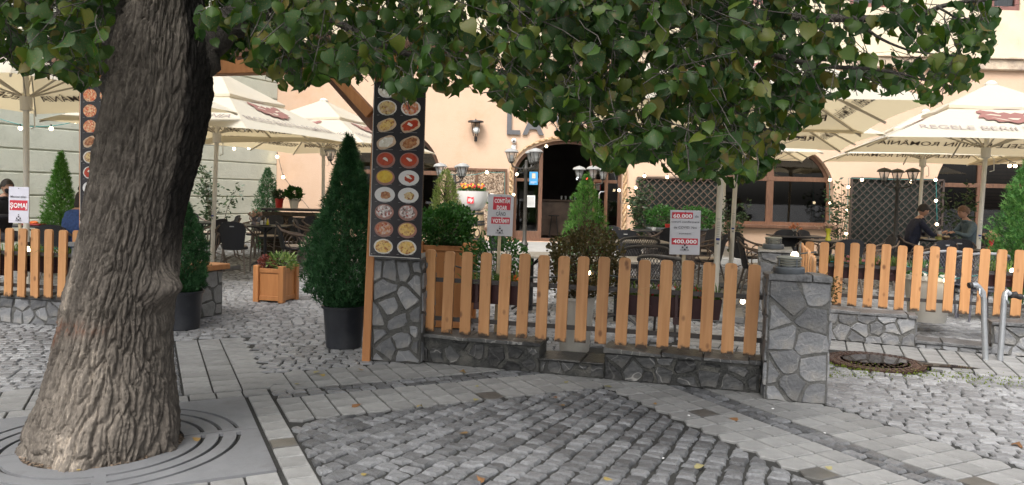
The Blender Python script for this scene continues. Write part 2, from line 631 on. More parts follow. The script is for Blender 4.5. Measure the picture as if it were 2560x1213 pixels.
slabs += hats(band(.64, .80, 2.9, 5.60, .16, .165), '')
slabs += hats(band(-1.72, -1.08, 3.2, 5.60, .16, .165), '')
slabs += hats(band(-1.08, .62, 3.3, 4.04, .17, .17), '')
slabs += hats(band(-1.72, .80, 5.62, 5.78, .18, .16), '')
slabs += hats(band(-1.72, .05, 5.79, 6.33, .20, .18), 'hi')
slabs += hats(band(.23, .83, 5.79, 7.85, .19, .165), 'right')
slabs += hats(band(.815, 3.22, 4.93, 5.47, .172, .18), 'lo')
slabs += hats(band(3.24, 3.72, 1.35, 5.47, .16, .165), 'left')
slabs += hats(band(.815, 3.7, 5.69, 6.22, .172, .18), 'hi')
slabs += hats(band(3.925, 4.44, 1.4, 5.69, .165, .165), 'right')
WET = [G(2055 + 0, 1180), G(1805, 1100), G(1430, 978), G(1720, 1070), G(2460, 1205), G(1780, 1038), G(735, 1108), G(1250, 988), G(1490, 999)]


def wet(x, y):
    return any((x - w.x) ** 2 + (y - w.y) ** 2 < .075 ** 2 for w in WET)


lay(slab_root, 'slab', cull(slabs, .003), m_slab, .013, .004, .005, 0, 0, sub=False, tilt=.008, special=wet, jz=.0015)

# slabs along the right wall
RA, RD, RQ = (3.419, 8.017), (.926, -.377), (-.377, -.926)
rw = []
for i in range(-8, 26):
    for j in range(6):
        a, b, c, d = i * .17, (i + 1) * .17, .02 + j * .165, .02 + (j + 1) * .165
        q = [(a, c), (b, c), (b, d), ((a + b) / 2, d + .045), (a, d)] if j == 5 else [(a, c), (b, c), (b, d), (a, d)]
        rw.append([(RA[0] + x * RD[0] + y * RQ[0], RA[1] + x * RD[1] + y * RQ[1]) for x, y in q])
mh = Vector((3.42, 6.98)); MHR = .43
rw = [p for p in rw if min(math.hypot(a[0] - mh.x, a[1] - mh.y) for a in p) > MHR - .04 and -.35 < 99]
side_root = sheet('slab_footpath', [(RA[0] - 1.5 * RD[0], RA[1] - 1.5 * RD[1]), (RA[0] + 5 * RD[0], RA[1] + 5 * RD[1]),
                  (RA[0] + 5 * RD[0] + RQ[0], RA[1] + 5 * RD[1] + RQ[1]), (RA[0] - 1.5 * RD[0] + RQ[0], RA[1] - 1.5 * RD[1] + RQ[1])], -.008, m_bed)
lay(side_root, 'slab', cull(rw, .003), m_slab, .013, .004, .005, 0, 0, sub=False, tilt=.008, jz=.0015)

# --- cobbles in the centre: rows fanning out from a far point
CC = Vector((5.3, 13.9)); cells = []
r = 7.6
th0 = math.atan2(4.3 - CC.y, -1.6 - CC.x); th1 = math.atan2(4.4 - CC.y, 2.6 - CC.x)
nth = int((th1 - th0) * 10 / .108)
for i in range(nth):
    a0, a1 = th0 + (th1 - th0) * i / nth, th0 + (th1 - th0) * (i + 1) / nth
    r = 7.3 + R.uniform(0, .12)
    while r < 12.6:
        L = R.uniform(.078, .122)
        q = [(r, a0), (r + L, a0), (r + L, a1), (r, a1)]
        out = []
        for rr, aa in q:
            rr += R.uniform(-.008, .008); aa += R.uniform(-.0009, .0009)
            out.append((CC.x + rr * math.cos(aa), CC.y + rr * math.sin(aa)))
        cells.append(out); r += L
cells = clip_to(cells, uvbox(.803, 3.19, 2.2, 4.90))
sq_root = sheet('cobbled_square', [(x, y) for x, y in uvbox(.80, 3.21, 2.2, 4.92)], -.016, m_bed)
lay(sq_root, 'cobblestone', cull(cells), m_cobble, .020, .006, .010, .007, .002, jz=.004, tilt=.02)

# dark strips of small cobbles between the slab bands
cells = []
cells += clip_to(grid_cells((0, 0), EB, VB, .81, 3.9, 5.48, 5.68, .12, .10, .008, 1, .2), uvbox(.81, 3.9, 5.48, 5.68))
cells += clip_to(grid_cells((0, 0), VB, (-EB[0], -EB[1]), 1.3, 5.5, -3.92, -3.73, .12, .095, .008, 1, .2), uvbox(3.73, 3.92, 1.3, 5.48))
cells += clip_to(grid_cells((0, 0), EB, VB, .05, .23, 5.79, 7.9, .09, .085, .006, 1, .2), uvbox(.055, .225, 5.79, 7.9))
st_root = sheet('cobbled_strip', uvbox(.81, 3.9, 5.47, 5.69), -.0075, m_bed)
lay(st_root, 'cobblestone', cull(cells, .0008), m_cobble, .013, .003, .009, .006, .003, jz=.004)

# --- cobbles on the right
RX = (math.cos(math.radians(-14)), math.sin(math.radians(-14))); RY = (-RX[1], RX[0])
cells = grid_cells((4.46, 5.0), RX, RY, -3.5, 5, -4.2, 4.2, .125, .086, .009, 1, .2)
reg = [W(4.50, .6), (8.5, 1.5), (8.5, 4.6)] + [(RA[0] + 5.2 * RD[0] + 1.06 * RQ[0], RA[1] + 5.2 * RD[1] + 1.06 * RQ[1]), (RA[0] - 1.3 * RD[0] + 1.06 * RQ[0], RA[1] - 1.3 * RD[1] + 1.06 * RQ[1]), W(4.50, 6.2)]
cells = clip_to(cells, reg)
cells = [p for p in cells if min(math.hypot(a[0] - mh.x, a[1] - mh.y) for a in p) > MHR]
rt_root = sheet('cobbled_street', reg, -.017, m_bed)
lay(rt_root, 'cobblestone', cull(cells), m_cobble_l, .013, .004, .008, .006, .001, jz=.003, tilt=.012)

# --- cobbles on the left, in the entrance and on the terrace up to 12 m
LX = (math.cos(math.radians(7)), math.sin(math.radians(7))); LY = (-LX[1], LX[0])
cells = grid_cells((0, 0), LX, LY, -12.5, 13, 4.5, 13.2, .125, .088, .008, 1, .22)
out = []
for p in cells:
    x = sum(a[0] for a in p) / 4; y = sum(a[1] for a in p) / 4
    if not in_view(x, y, 200) or y > 12: continue
    u = x * EB[0] + y * EB[1]; v = x * VB[0] + y * VB[1]
    wy = 6.54 - .304 * (x + .743)                        # low wall line
    ry = 8.017 - .407 * (x - 3.419)
    if u < .05 and v > 6.36: out.append(p)
    elif u >= .05 and u < .86 and v > 7.9: out.append(p)
    elif u >= .86 and (v > 6.27 or x > 2.3) and (x < -.7 or y > wy) and (x < 2.9 or y > ry): out.append(p)
tr_root = sheet('cobbled_terrace', [(-9, 5.2), (-3.4, 6.2), (-1.5, 6.2), (2.2, 5.9), (3.4, 8), (8, 6.2), (14, 12), (-12, 12)], -.0205, m_bed)
lay(tr_root, 'cobblestone', cull(out), m_cobble_l, .015, .004, .008, .006, .001, jz=.002, sub=False, tilt=.012)

# --- manhole cover with a wet rim
mb = MB()
mb.lathe([(.30, -.01), (.30, .004), (.43, .004), (.43, -.02)], n=48)
mb.lathe([(0, .002), (.29, .002)], n=48)
for ring, n in ((.40, 48), (.335, 36), (.26, 32), (.19, 24), (.12, 14)):
    for k in range(n):
        a = 2 * PI * k / n
        rot = Matrix.Rotation(a, 3, 'Z')
        mb.box((ring * math.cos(a), ring * math.sin(a), .006), (.030, .018, .006), rot)
m_iron = mat('wet_rusty_iron', (.075, .045, .035), .22, .4, 12, .3, 60, metal=.5, c2=(.12, .075, .06))
tag(mb.build('manhole_cover', m_iron, None, (mh.x, mh.y, .004)), 'round rusty cast iron manhole cover lying wet in the cobbles', 'manhole cover')
mp = mat('puddle_water', (.03, .022, .018), .03, 0, 5, 0, spec=1)
pts = []
for k in range(26):
    a = 2 * PI * k / 26; pts.append((.30 * math.cos(a) * R.uniform(.85, 1.1), .2 * math.sin(a) * R.uniform(.8, 1.1)))
pd = MB(); pd.add([(x, y, 0) for x, y in pts], [tuple(range(26))])
struct(pd.build('puddle', mp, None, (mh.x + .02, mh.y + .05, .0145), 0))
pd = MB(); pd.add([(0, -.07, 0), (.42, -.03, 0), (.5, 0, 0), (.3, .08, 0), (0, .11, 0)], [(0, 1, 2, 3, 4)])
struct(pd.build('puddle', mp, None, (mh.x + .36, mh.y - .12, .0125), -.25))

# moss tufts in the joints in front of the cover
m_moss = leafmat('moss', [(.10, .14, .02), (.16, .20, .03)], .2, .8, .2)
mb = MB()
for k in range(700):
    px, py = (R.uniform(2070, 2200), R.uniform(908, 945)) if R.random() < .45 else (R.uniform(2200, 2560), 0)
    if py == 0: py = 925 + (px - 2200) * .09 + R.gauss(0, 9)
    g = G(px, py); s = R.uniform(.006, .014); a = R.uniform(0, 6.28)
    mb.add([(g.x - s * math.cos(a), g.y - s * math.sin(a), -.004), (g.x + s * math.cos(a), g.y + s * math.sin(a), -.004), (g.x + R.uniform(-.01, .01), g.y, R.uniform(.008, .02))], [(0, 1, 2)], 0, R.random())
mb.build('moss', m_moss, kind='stuff', label='green moss and weeds in the cobble joints', category='moss')

# --- tree grate: two halves with ring slots, round the trunk
GU, GV = -.22, 4.83
gc = W(GU, GV)
for half in (0, 1):
    sg = 1 if half == 0 else -1
    arc = [(.415 * math.cos(a), .39 * math.sin(a)) for a in [PI * k / 40 for k in range(41)]]
    HW, HV, g = .835, .765, .006
    outer = [(-HW, g), (arc[-1][0], g)] + [(x, max(g, y)) for x, y in arc[::-1]] + [(arc[0][0], g), (HW, g), (HW, HV), (-HW, HV)]
    outer = simplify(outer, .001)
    holes = []
    for rr in (.52, .62, .72):
        n = 2
        for q in range(n):
            a0, a1 = PI * (q + .035) / n, PI * (q + .965) / n
            A = [a0 + (a1 - a0) * k / 14 for k in range(15)]
            sl = [((rr - .013) * math.cos(a), (rr - .013) * math.sin(a)) for a in A] + [((rr + .013) * math.cos(a), (rr + .013) * math.sin(a)) for a in A[::-1]]
            holes.append(sl)
    if parea(outer) < 0: outer = outer[::-1]
    mb = MB(); mb.prism(outer, .04, Matrix.Translation((0, 0, -.034)), 0, [h if parea(h) < 0 else h[::-1] for h in holes])
    if half == 0: groot = thing('tree_grate', 'square grey concrete tree grate with ring slots around the trunk foot', 'tree grate', (gc[0], gc[1], 0), AL)
    mb.build('grate_panel', m_grate, groot, rot=0 if half == 0 else PI)
m_soil = mat('soil', (.045, .033, .024), .95, .5, 25, 1, 60, c2=(.10, .075, .055))
mb = MB(); n = 30; vs = []; fs = []
for i in range(6):
    for j in range(n):
        rr = .43 * (i + .01) / 5; a = 2 * PI * j / n
        vs.append((rr * math.cos(a), rr * math.sin(a), -.012 + .05 * (1 - i / 5) + R.uniform(-.006, .006)))
for i in range(5):
    for j in range(n):
        fs.append((i * n + j, (i + 1) * n + j, (i + 1) * n + (j + 1) % n, i * n + (j + 1) % n))
mb.add(vs, fs); struct(mb.build('soil', m_soil, None, (gc[0], gc[1], 0), AL))
mb = MB()
for k in range(620):
    a = R.uniform(0, 6.28); rr = R.uniform(.28, .41)
    rot = Matrix.Rotation(R.uniform(0, 6.28), 3, 'Z') @ Matrix.Rotation(R.uniform(-.5, .5), 3, 'X')
    mb.box((rr * math.cos(a), rr * .95 * math.sin(a), .004 + (.42 - rr) * .12), (R.uniform(.008, .035), R.uniform(.004, .012), .003), rot, tint=R.random())
mb.build('bark_chips', mat('chips', (.13, .09, .06), .9, .4, 20, .4, 80, rnd=.6, c2=(.24, .18, .13)), None, (gc[0], gc[1], 0), AL, kind='stuff', label='loose bark chips on the soil at the trunk foot', category='bark chips')


# ------------------------------------------------------------------ stone walls
def voronoi(w, h, cell, rnd=.75):
    pts = []; tries = 0
    while tries < 900:
        tries += 1
        p = (R.uniform(.01, w - .01), R.uniform(.01, h - .01)); dm = cell * (.5 + .65 * R.random())
        if all(math.hypot(p[0] - q[0], (p[1] - q[1]) * 1.1) > dm for q in pts): pts.append(p)
    out = []
    for i, p in enumerate(pts):
        poly = [(0, 0), (w, 0), (w, h), (0, h)]
        for j, q in enumerate(pts):
            if i == j or math.hypot(p[0] - q[0], p[1] - q[1]) > 3.4 * cell: continue
            mx, my = (p[0] + q[0]) / 2, (p[1] + q[1]) / 2; dx, dy = q[0] - p[0], q[1] - p[1]
            poly = clip_poly(poly, (mx, my), (mx - dy, my + dx))
            if len(poly) < 3: break
        poly = simplify(poly, .02)
        if len(poly) >= 3: out.append(poly if parea(poly) > 0 else poly[::-1])
    return out


def clad(parent, T, w, h, cell, m, gap, thick=.009, keep=1.0, rough=.007):
    for p in voronoi(w, h, cell):
        if R.random() > keep: continue
        q = inset(p, gap / 2 * R.uniform(.5, 1.7))
        q = [(x + R.uniform(-.008, .008), y + R.uniform(-.008, .008)) for x, y in q]
        # knock off a corner now and then
        if len(q) >= 4 and R.random() < .5:
            k = R.randrange(len(q)); a, b, c = q[k - 1], q[k], q[(k + 1) % len(q)]
            q = q[:k] + [(b[0] + (a[0] - b[0]) * .3, b[1] + (a[1] - b[1]) * .3), (b[0] + (c[0] - b[0]) * .3, b[1] + (c[1] - b[1]) * .3)] + q[k + 1:]
        if len(q) < 3 or parea(q) < .0015: continue
        cx = sum(a[0] for a in q) / len(q); cy = sum(a[1] for a in q) / len(q)
        vs, fs = stone_geo([(x - cx, y - cy) for x, y in q], I4, thick + R.uniform(-.005, .007), .006, -.005, rough, 0, True, .05)
        mb = MB(); mb.add(vs, fs)
        T2 = T @ Matrix.Translation((cx, cy, 0))
        o = mb.build('stone', m, parent)
        o.matrix_local = T2


def stone_wall(root, a, b, z0, z1, th, cell, m, mm, gap=.02, keep=1.0, ends='', top=True, faces='f', capm=None, tops=.03, body=True):
    """wall whose front foot runs a->b; root sits at a. Front looks to the right of a->b"""
    a, b = Vector((a[0], a[1])), Vector((b[0], b[1])); L = (b - a).length
    ang = math.atan2((b - a).y, (b - a).x)
    base = root.location; rr = Matrix.Rotation(ang - root.rotation_euler.z, 4, 'Z')
    off = Matrix.Rotation(-root.rotation_euler.z, 4, 'Z') @ Matrix.Translation(Vector((a.x, a.y, 0)) - base)
    Tm = off @ Matrix.Rotation(ang, 4, 'Z')
    if body:
        mb = MB(); mb.box((L / 2, th / 2, (z0 + z1) / 2), (L, th, z1 - z0), b=.008)
        o = mb.build('mortar_core', mm, root); o.matrix_local = Tm
    T = Tm @ Matrix(((1, 0, 0, 0), (0, 0, -1, 0), (0, 1, 0, z0), (0, 0, 0, 1)))
    if 'f' in faces: clad(root, T, L, z1 - z0, cell, m, gap, keep=keep)
    if 'l' in ends:
        T = Tm @ Matrix(((0, 0, -1, 0), (-1, 0, 0, th), (0, 1, 0, z0), (0, 0, 0, 1)))
        clad(root, T, th, z1 - z0, cell, m, gap, keep=keep)
    if 'r' in ends:
        T = Tm @ Matrix(((0, 0, 1, L), (1, 0, 0, 0), (0, 1, 0, z0), (0, 0, 0, 1)))
        clad(root, T, th, z1 - z0, cell, m, gap, keep=keep)
    if top:
        x = -.01
        while x < L:
            w = min(R.uniform(.25, .5), L + .015 - x)
            if w < .06: break
            q = [(x, -.02), (x + w - .008, -.02), (x + w - .008, th + .015), (x, th + .015)]
            q = [(u + R.uniform(-.006, .006), v + R.uniform(-.012, .008)) for u, v in q]
            vs, fs = stone_geo(q, I4, tops, .005, 0, .008, 0, True, .05)
            mb = MB(); mb.add(vs, fs)
            o = mb.build('cap_stone', capm or m_cap, root); o.matrix_local = Tm @ Matrix.Translation((0, 0, z1 + .001))
            x += w
    return Tm


# left gate pillar, under the menu board
a = G(928, 903); b = G(1050, 912)
pl = thing('stone_pillar', 'stone clad gate pillar under the long dark menu board', 'pillar', (a.x, a.y, 0), group='stone fence pillars')
stone_wall(pl, a, b, 0, .90, .40, .235, m_slate, m_mortar_g, .026, .97, 'lr', True)
# right front pillar
a = G(1912, 1000); b = G(2066, 1013)
pr = thing('stone_pillar', 'front stone pillar at the right end of the near fence, round lamp on its slate top', 'pillar', (a.x, a.y, 0), group='stone fence pillars')
stone_wall(pr, a, b, 0, .90, .42, .275, m_slate, m_mortar, .015, 1, 'lr', True, tops=.035)
PR = (Vector((a.x, a.y)), Vector((b.x, b.y)))
# far pillar
a = P(1897, 700, 8.45); b = P(1978, 700, 8.35)
pm = thing('stone_pillar', 'farther stone pillar behind the front one, lamp on its pale top', 'pillar', (a.x, a.y, 0), group='stone fence pillars')
stone_wall(pm, a, b, 0, .90, .40, .25, m_slate, m_mortar, .016, 1, 'lr', True, capm=mat('pale_cap', (.25, .24, .22), .8, .3, 10, .8, 40), tops=.03)
PM = (Vector((a.x, a.y)), Vector((b.x, b.y)))
# left fence end pillar, mostly behind the trunk
a = P(178, 700, 7.55); b = P(262, 700, 7.3)
pq = thing('stone_pillar', 'stone pillar at the end of the left fence, half hidden by the trunk', 'pillar', (a.x, a.y, 0), group='stone fence pillars')
stone_wall(pq, a, b, 0, .86, .36, .23, m_slate, m_mortar, .02, 1, 'lr', True)

# low walls
a = G(1056, 906); b = G(1898, 985)
wl_ = thing('low_stone_wall', 'low blackened stone wall carrying the near picket fence', 'wall', (a.x, a.y, 0))
d = (b - a).normalized(); L = (b - a).length
def seg(root, s0, s1, z1, **k):
    stone_wall(root, a + d * s0, a + d * s1, 0, z1, .26, .215, **k)
s0, s1 = L * .375, L * .57
kw = dict(m=m_slate_d, mm=m_mortar_d, gap=.03, keep=.85, capm=m_slate_d)
seg(wl_, 0, s0, .225, ends='', **kw); seg(wl_, s0 + .002, s1, .125, **dict(kw, tops=.015)); seg(wl_, s1 + .002, L, .225, **kw)
NW = (Vector(a), Vector(b))
a = Vector((RA[0] - .12 * RD[0], RA[1] - .12 * RD[1], 0)); d = Vector((RD[0], RD[1], 0))
wr_ = thing('low_stone_wall', 'low grey stone wall carrying the right picket fence', 'wall', tuple(a))
kw = dict(m=m_slate, mm=m_mortar, gap=.016, keep=1)
seg(wr_, 0, .95, .30, ends='r', **kw); seg(wr_, .952, 1.62, .05, **kw); seg(wr_, 1.622, 4.2, .30, ends='l', **kw)
a = G(-130, 799); b = G(178, 817); d = (b - a).normalized(); L = (b - a).length
wq = thing('low_stone_wall', 'low grey stone wall carrying the left picket fence', 'wall', (a.x, a.y, 0))
seg(wq, 0, L, .27, **kw)
LW = (Vector(a), Vector(b))
# bench wall behind the trunk
a = G(300, 835); b = G(556, 786)
bw = thing('stone_bench', 'stone clad bench wall with an orange wooden seat beyond the trunk', 'bench', (a.x, a.y, 0))
stone_wall(bw, a, b, 0, .53, .45, .26, mat('pale_slate', (.2, .2, .195), .6, .3, 7, .5, 45, rnd=.2, c2=(.28, .28, .275)), m_mortar, .02, 1, 'r', False)

# ------------------------------------------------------------------ picket fences
def woodmat(name, c1, c2, knots=True):
    m, nt, bs, out = new_mat(name)
    tc = nt.nodes.new('ShaderNodeTexCoord')
    oi = nt.nodes.new('ShaderNodeObjectInfo')
    ad = N(nt, 'ShaderNodeVectorMath', operation='SCALE'); cx = N(nt, 'ShaderNodeCombineXYZ')
    for i in range(3): nt.links.new(oi.outputs['Random'], cx.inputs[i])
    nt.links.new(cx.outputs[0], ad.inputs[0]); ad.inputs['Scale'].default_value = 9
    sm = N(nt, 'ShaderNodeVectorMath', operation='ADD'); nt.links.new(tc.outputs['Object'], sm.inputs[0]); nt.links.new(ad.outputs[0], sm.inputs[1])
    mp = N(nt, 'ShaderNodeMapping'); mp.inputs['Scale'].default_value = (26, 26, 1.6); nt.links.new(sm.outputs[0], mp.inputs[0])
    n1 = N(nt, 'ShaderNodeTexNoise', i_Scale=1.0, i_Detail=5, i_Distortion=.6); nt.links.new(mp.outputs[0], n1.inputs['Vector'])
    col = ramp(nt, [(.3, c1), (.7, c2)], n1.outputs['Fac']).outputs[0]
    if knots:
        mp2 = N(nt, 'ShaderNodeMapping'); mp2.inputs['Scale'].default_value = (9, 2, 5.5); nt.links.new(sm.outputs[0], mp2.inputs[0])
        v = N(nt, 'ShaderNodeTexVoronoi', i_Scale=1.0); nt.links.new(mp2.outputs[0], v.inputs['Vector'])
        rr = ramp(nt, [(.09, (1, 1, 1)), (.2, (0, 0, 0))], v.outputs['Distance'])
        f = N(nt, 'ShaderNodeMath', operation='MULTIPLY'); nt.links.new(rr.outputs[0], f.inputs[0]); f.inputs[1].default_value = .8
        col = mixc(nt, col, (c1[0] * .32, c1[1] * .25, c1[2] * .25), f.outputs[0])
        # weathered foot: dark mould at the lower end
        sx = N(nt, 'ShaderNodeSeparateXYZ'); nt.links.new(tc.outputs['Object'], sx.inputs[0])
        n2 = N(nt, 'ShaderNodeTexNoise', i_Scale=22, i_Detail=4); nt.links.new(sm.outputs[0], n2.inputs['Vector'])
        a1 = N(nt, 'ShaderNodeMath', operation='MULTIPLY_ADD'); nt.links.new(n2.outputs['Fac'], a1.inputs[0]); a1.inputs[1].default_value = -.11; nt.links.new(sx.outputs[2], a1.inputs[2])
        r3 = ramp(nt, [(.0, (1, 1, 1)), (.022, (0, 0, 0))], a1.outputs[0])
        r3.color_ramp.elements[0].position = 0.0
        ofs = N(nt, 'ShaderNodeMath', operation='ADD'); nt.links.new(a1.outputs[0], ofs.inputs[0]); ofs.inputs[1].default_value = .045
        nt.links.new(ofs.outputs[0], r3.inputs[0])
        col = mixc(nt, col, (.05, .03, .018), r3.outputs[0])
    v = N(nt, 'ShaderNodeMapRange'); nt.links.new(oi.outputs['Random'], v.inputs[0]); v.inputs[3].default_value = .86; v.inputs[4].default_value = 1.1
    sc_ = N(nt, 'ShaderNodeVectorMath', operation='SCALE'); nt.links.new(col, sc_.inputs[0]); nt.links.new(v.outputs[0], sc_.inputs['Scale'])
    nt.links.new(sc_.outputs[0], bs.inputs['Base Color']); bs.inputs['Roughness'].default_value = .5
    b = N(nt, 'ShaderNodeBump', i_Strength=.15, i_Distance=.01); nt.links.new(n1.outputs['Fac'], b.inputs['Height']); nt.links.new(b.outputs[0], bs.inputs['Normal'])
    return m


m_picket = woodmat('picket_wood', (.43, .20, .075), (.55, .285, .12))
m_wood = woodmat('planter_wood', (.40, .165, .055), (.50, .22, .08), False)
m_rail = mat('dark_rail', (.035, .03, .028), .5, .3, 8, .3, 60)
PW, PH, PT = .094, .72, .022
out = [(-PW / 2, 0), (PW / 2, 0), (PW / 2, PH - .022), (PW / 2 - .007, PH - .007), (PW / 2 - .022, PH), (-PW / 2 + .022, PH), (-PW / 2 + .007, PH - .007), (-PW / 2, PH - .022)]
mb = MB(); mb.prism(out, PT, Matrix(((1, 0, 0, 0), (0, 0, -1, PT), (0, 1, 0, 0), (0, 0, 0, 1))))
# outline y -> up, depth -> +y
picket_me = mb.mesh('picket', m_picket)


def fence(label, pts, z0, lean=.022, rails=(.12, .46), scale=1.0):
    """pts: foot position of each picket (front), in order left to right"""
    a, b = Vector(pts[0]), Vector(pts[-1])
    root = thing('picket_fence', label, 'fence', (a.x, a.y, 0))
    ang = math.atan2(b.y - a.y, b.x - a.x)
    for p in pts:
        o = link('picket', picket_me, root, (p[0] - a.x, p[1] - a.y, z0 + R.uniform(-.006, .006)), (R.uniform(-.01, .01), lean + R.uniform(-.008, .008), ang))
        o.scale = (1, 1, scale)
    n = Vector((-math.sin(ang), math.cos(ang), 0))
    for h in rails:
        mb = MB(); e = (b - a).normalized() * .1; e.z = 0
        q0 = Vector((0, 0, z0 + h)) - e + n * (PT + .009); q1 = Vector((b.x - a.x, b.y - a.y, z0 + h)) + e + n * (PT + .009)
        mb.beam(q0, q1, .012, .038); mb.build('rail', m_rail, root)
    return root


F0 = P(1074, 625, 6.55); F1 = P(1881, 662, 5.86)
near_f = fence('orange wooden picket fence on the blackened wall in front', [F0.lerp(F1, i / 16) for i in range(17)], .265)
# side fence seen edge on
S0 = P(2040, 700, 6.25); S1 = P(2004, 700, 8.35)
side_f = fence('short picket fence running back behind the front pillar, seen edge on', [S0.lerp(S1, i / 9) for i in range(10)], .30)
R0 = P(2022, 604, 8.62); R1 = P(2546, 625, 7.92)
dR = (R1 - R0) / 13
right_f = fence('orange picket fence on the grey wall behind the bicycle rack', [R0 + dR * i for i in range(17)], .30)
L0 = P(18, 568, 7.85); L1 = P(152, 574, 7.7); dL = (L1 - L0) / 4
left_f = fence('picket fence left of the tree trunk', [L0 + dL * i for i in range(-5, 6)], .29)

# bench seat and back post
ang = math.atan2((G(556, 786) - G(300, 835)).y, (G(556, 786) - G(300, 835)).x)
T = Matrix.Rotation(ang, 4, 'Z'); L = (G(556, 786) - G(300, 835)).length
mb = MB(); mb.box((L / 2 + .01, .2, .565), (L + .1, .52, .065), b=.008); mb.build('seat', m_wood, bw, rot=ang)
mb = MB(); mb.box((L - .55, .45, .85), (.09, .09, .5), b=.006); mb.build('back_post', m_wood, bw, rot=ang)
mb = MB(); mb.box((L - 1.0, .42, .98), (.9, .04, .12), b=.006); mb.build('back_rail', m_wood, bw, rot=ang)

# ------------------------------------------------------------------ buildings
m_peach = mat('peach_plaster', (.565, .39, .275), .9, .05, 1.2, .35, 40, c2=(.61, .44, .32), dirt=(.51, .32, .20), dscale=.6)
m_cream = mat('cream_plaster', (.58, .50, .36), .9, .05, 1.5, .35, 40, c2=(.63, .56, .42), dirt=(.48, .41, .30), dscale=1.3)
m_green = mat('pale_green_plaster', (.58, .60, .50), .9, .05, 1.5, .4, 30, c2=(.65, .67, .57), dirt=(.50, .52, .43), dscale=1.6)
m_brown = mat('brown_window_wood', (.13, .065, .038), .45, .3, 5, .2, 50, stretch=(8, 8, 1))
m_dark = mat('dark_interior', (.05, .04, .035), .8, .3, 2, 0)
m_floor = mat('interior_floor', (.06, .045, .035), .5, .3, 2, 0)


def glassmat():
    m, nt, bs, out = new_mat('window_glass')
    gl = nt.nodes.new('ShaderNodeBsdfGlossy'); gl.inputs['Roughness'].default_value = .015
    tr = nt.nodes.new('ShaderNodeBsdfTransparent'); tr.inputs[0].default_value = (.42, .43, .42, 1)
    fr = N(nt, 'ShaderNodeFresnel', i_IOR=1.9)
    mx = nt.nodes.new('ShaderNodeMixShader')
    nt.links.new(fr.outputs[0], mx.inputs[0]); nt.links.new(tr.outputs[0], mx.inputs[1]); nt.links.new(gl.outputs[0], mx.inputs[2]); nt.links.new(mx.outputs[0], out.inputs[0])
    return m


m_glass = glassmat()
FY = 21.0
fx = lambda px: (px - 1280) / FPX * FY
fz = lambda px, py: P(px, py, FY).z


def arch(x0, x1, z0, zs, zt, n=22):
    """closed CCW outline in facade coordinates with an elliptical head"""
    cx, a, b = (x0 + x1) / 2, (x1 - x0) / 2, zt - zs
    return [(x0, z0), (x1, z0)] + [(cx + a * math.cos(PI * k / n), zs + b * math.sin(PI * k / n)) for k in range(n + 1)]


DOOR = arch(.02, 3.05, .15, 2.05, 3.0)
WL = arch(-4.75, -2.02, .45, 1.9, 3.25)
WR = arch(5.35, 8.95, .75, 1.75, 3.15)
WF = arch(11.75, 14.6, .15, 1.7, 3.35)
UPW = [(x, x + 1.45) for x in (-4.6, -.9, 2.8, 6.5, 9.2, 12.45, 15.9)]
house = thing('plaster_house', 'peach plastered cafe house with arched openings and a cream upper floor', 'building', (0, FY, 0))
T = Matrix(((1, 0, 0, 0), (0, 0, -1, .4), (0, 1, 0, 0), (0, 0, 0, 1)))   # outline up the facade; z local points to the camera
ring = lambda p: p[::-1]
mb = MB(); mb.prism([(-6.62, 0), (26, 0), (26, 5.18), (-6.62, 5.18)], .4, T, 0, [ring(DOOR), ring(WL), ring(WR), ring(WF)])
mb.build('wall', m_peach, house)
mb = MB(); mb.prism([(-6.62, 5.18), (26, 5.18), (26, 10.2), (-6.62, 10.2)], .4, T, 0, [ring([(a, 6.85), (b, 6.85), (b, 8.6), (a, 8.6)]) for a, b in UPW])
mb.build('upper_wall', m_cream, house)
mb = MB(); mb.box((9.7, -.06, 5.33), (32.6, .16, .30), b=.03); mb.box((9.7, -.1, 5.5), (32.6, .24, .05), b=.01)
mb.build('string_course', mat('peeling_course', (.42, .33, .25), .9, .3, 3, .8, 20, c2=(.66, .56, .42), dirt=(.30, .24, .2)), house)
mb = MB(); mb.box((9.7, -.2, 10.3), (33, .8, .25), b=.05); mb.build('eaves', m_cream, house)
mb = MB(); mb.add([(-6.8, -.6, 10.43), (26.3, -.6, 10.43), (26.3, 5, 13.2), (-6.8, 5, 13.2)], [(0, 1, 2, 3)]); mb.add([(-6.8, 5, 13.2), (26.3, 5, 13.2), (26.3, 11, 10), (-6.8, 11, 10)], [(0, 1, 2, 3)])
mb.build('roof', mat('roof_tiles', (.22, .08, .05), .8, .4, 20, .8, 8), house)
# rooms behind the openings
mb = MB()
mb.add([(-6.5, 5.5, 0), (26, 5.5, 0), (26, 5.5, 4.4), (-6.5, 5.5, 4.4)], [(0, 1, 2, 3)])
mb.add([(-6.5, .4, 4.4), (26, .4, 4.4), (26, 5.5, 4.4), (-6.5, 5.5, 4.4)], [(3, 2, 1, 0)])
mb.add([(-6.5, .4, 6.2), (26, .4, 6.2), (26, 4, 6.2), (-6.5, 4, 6.2), (-6.5, 4, 10), (26, 4, 10)], [(0, 1, 2, 3), (3, 2, 5, 4)])
for x in (-6.5, -.7, 4.4, 10.5, 26): mb.add([(x, .4, 0), (x, 5.5, 0), (x, 5.5, 4.4), (x, .4, 4.4)], [(0, 1, 2, 3)])
mb.build('interior_walls', m_dark, house)
mb = MB(); mb.add([(-6.5, 0, .14), (26, 0, .14), (26, 5.5, .14), (-6.5, 5.5, .14)], [(0, 1, 2, 3)]); mb.build('interior_floor', m_floor, house)
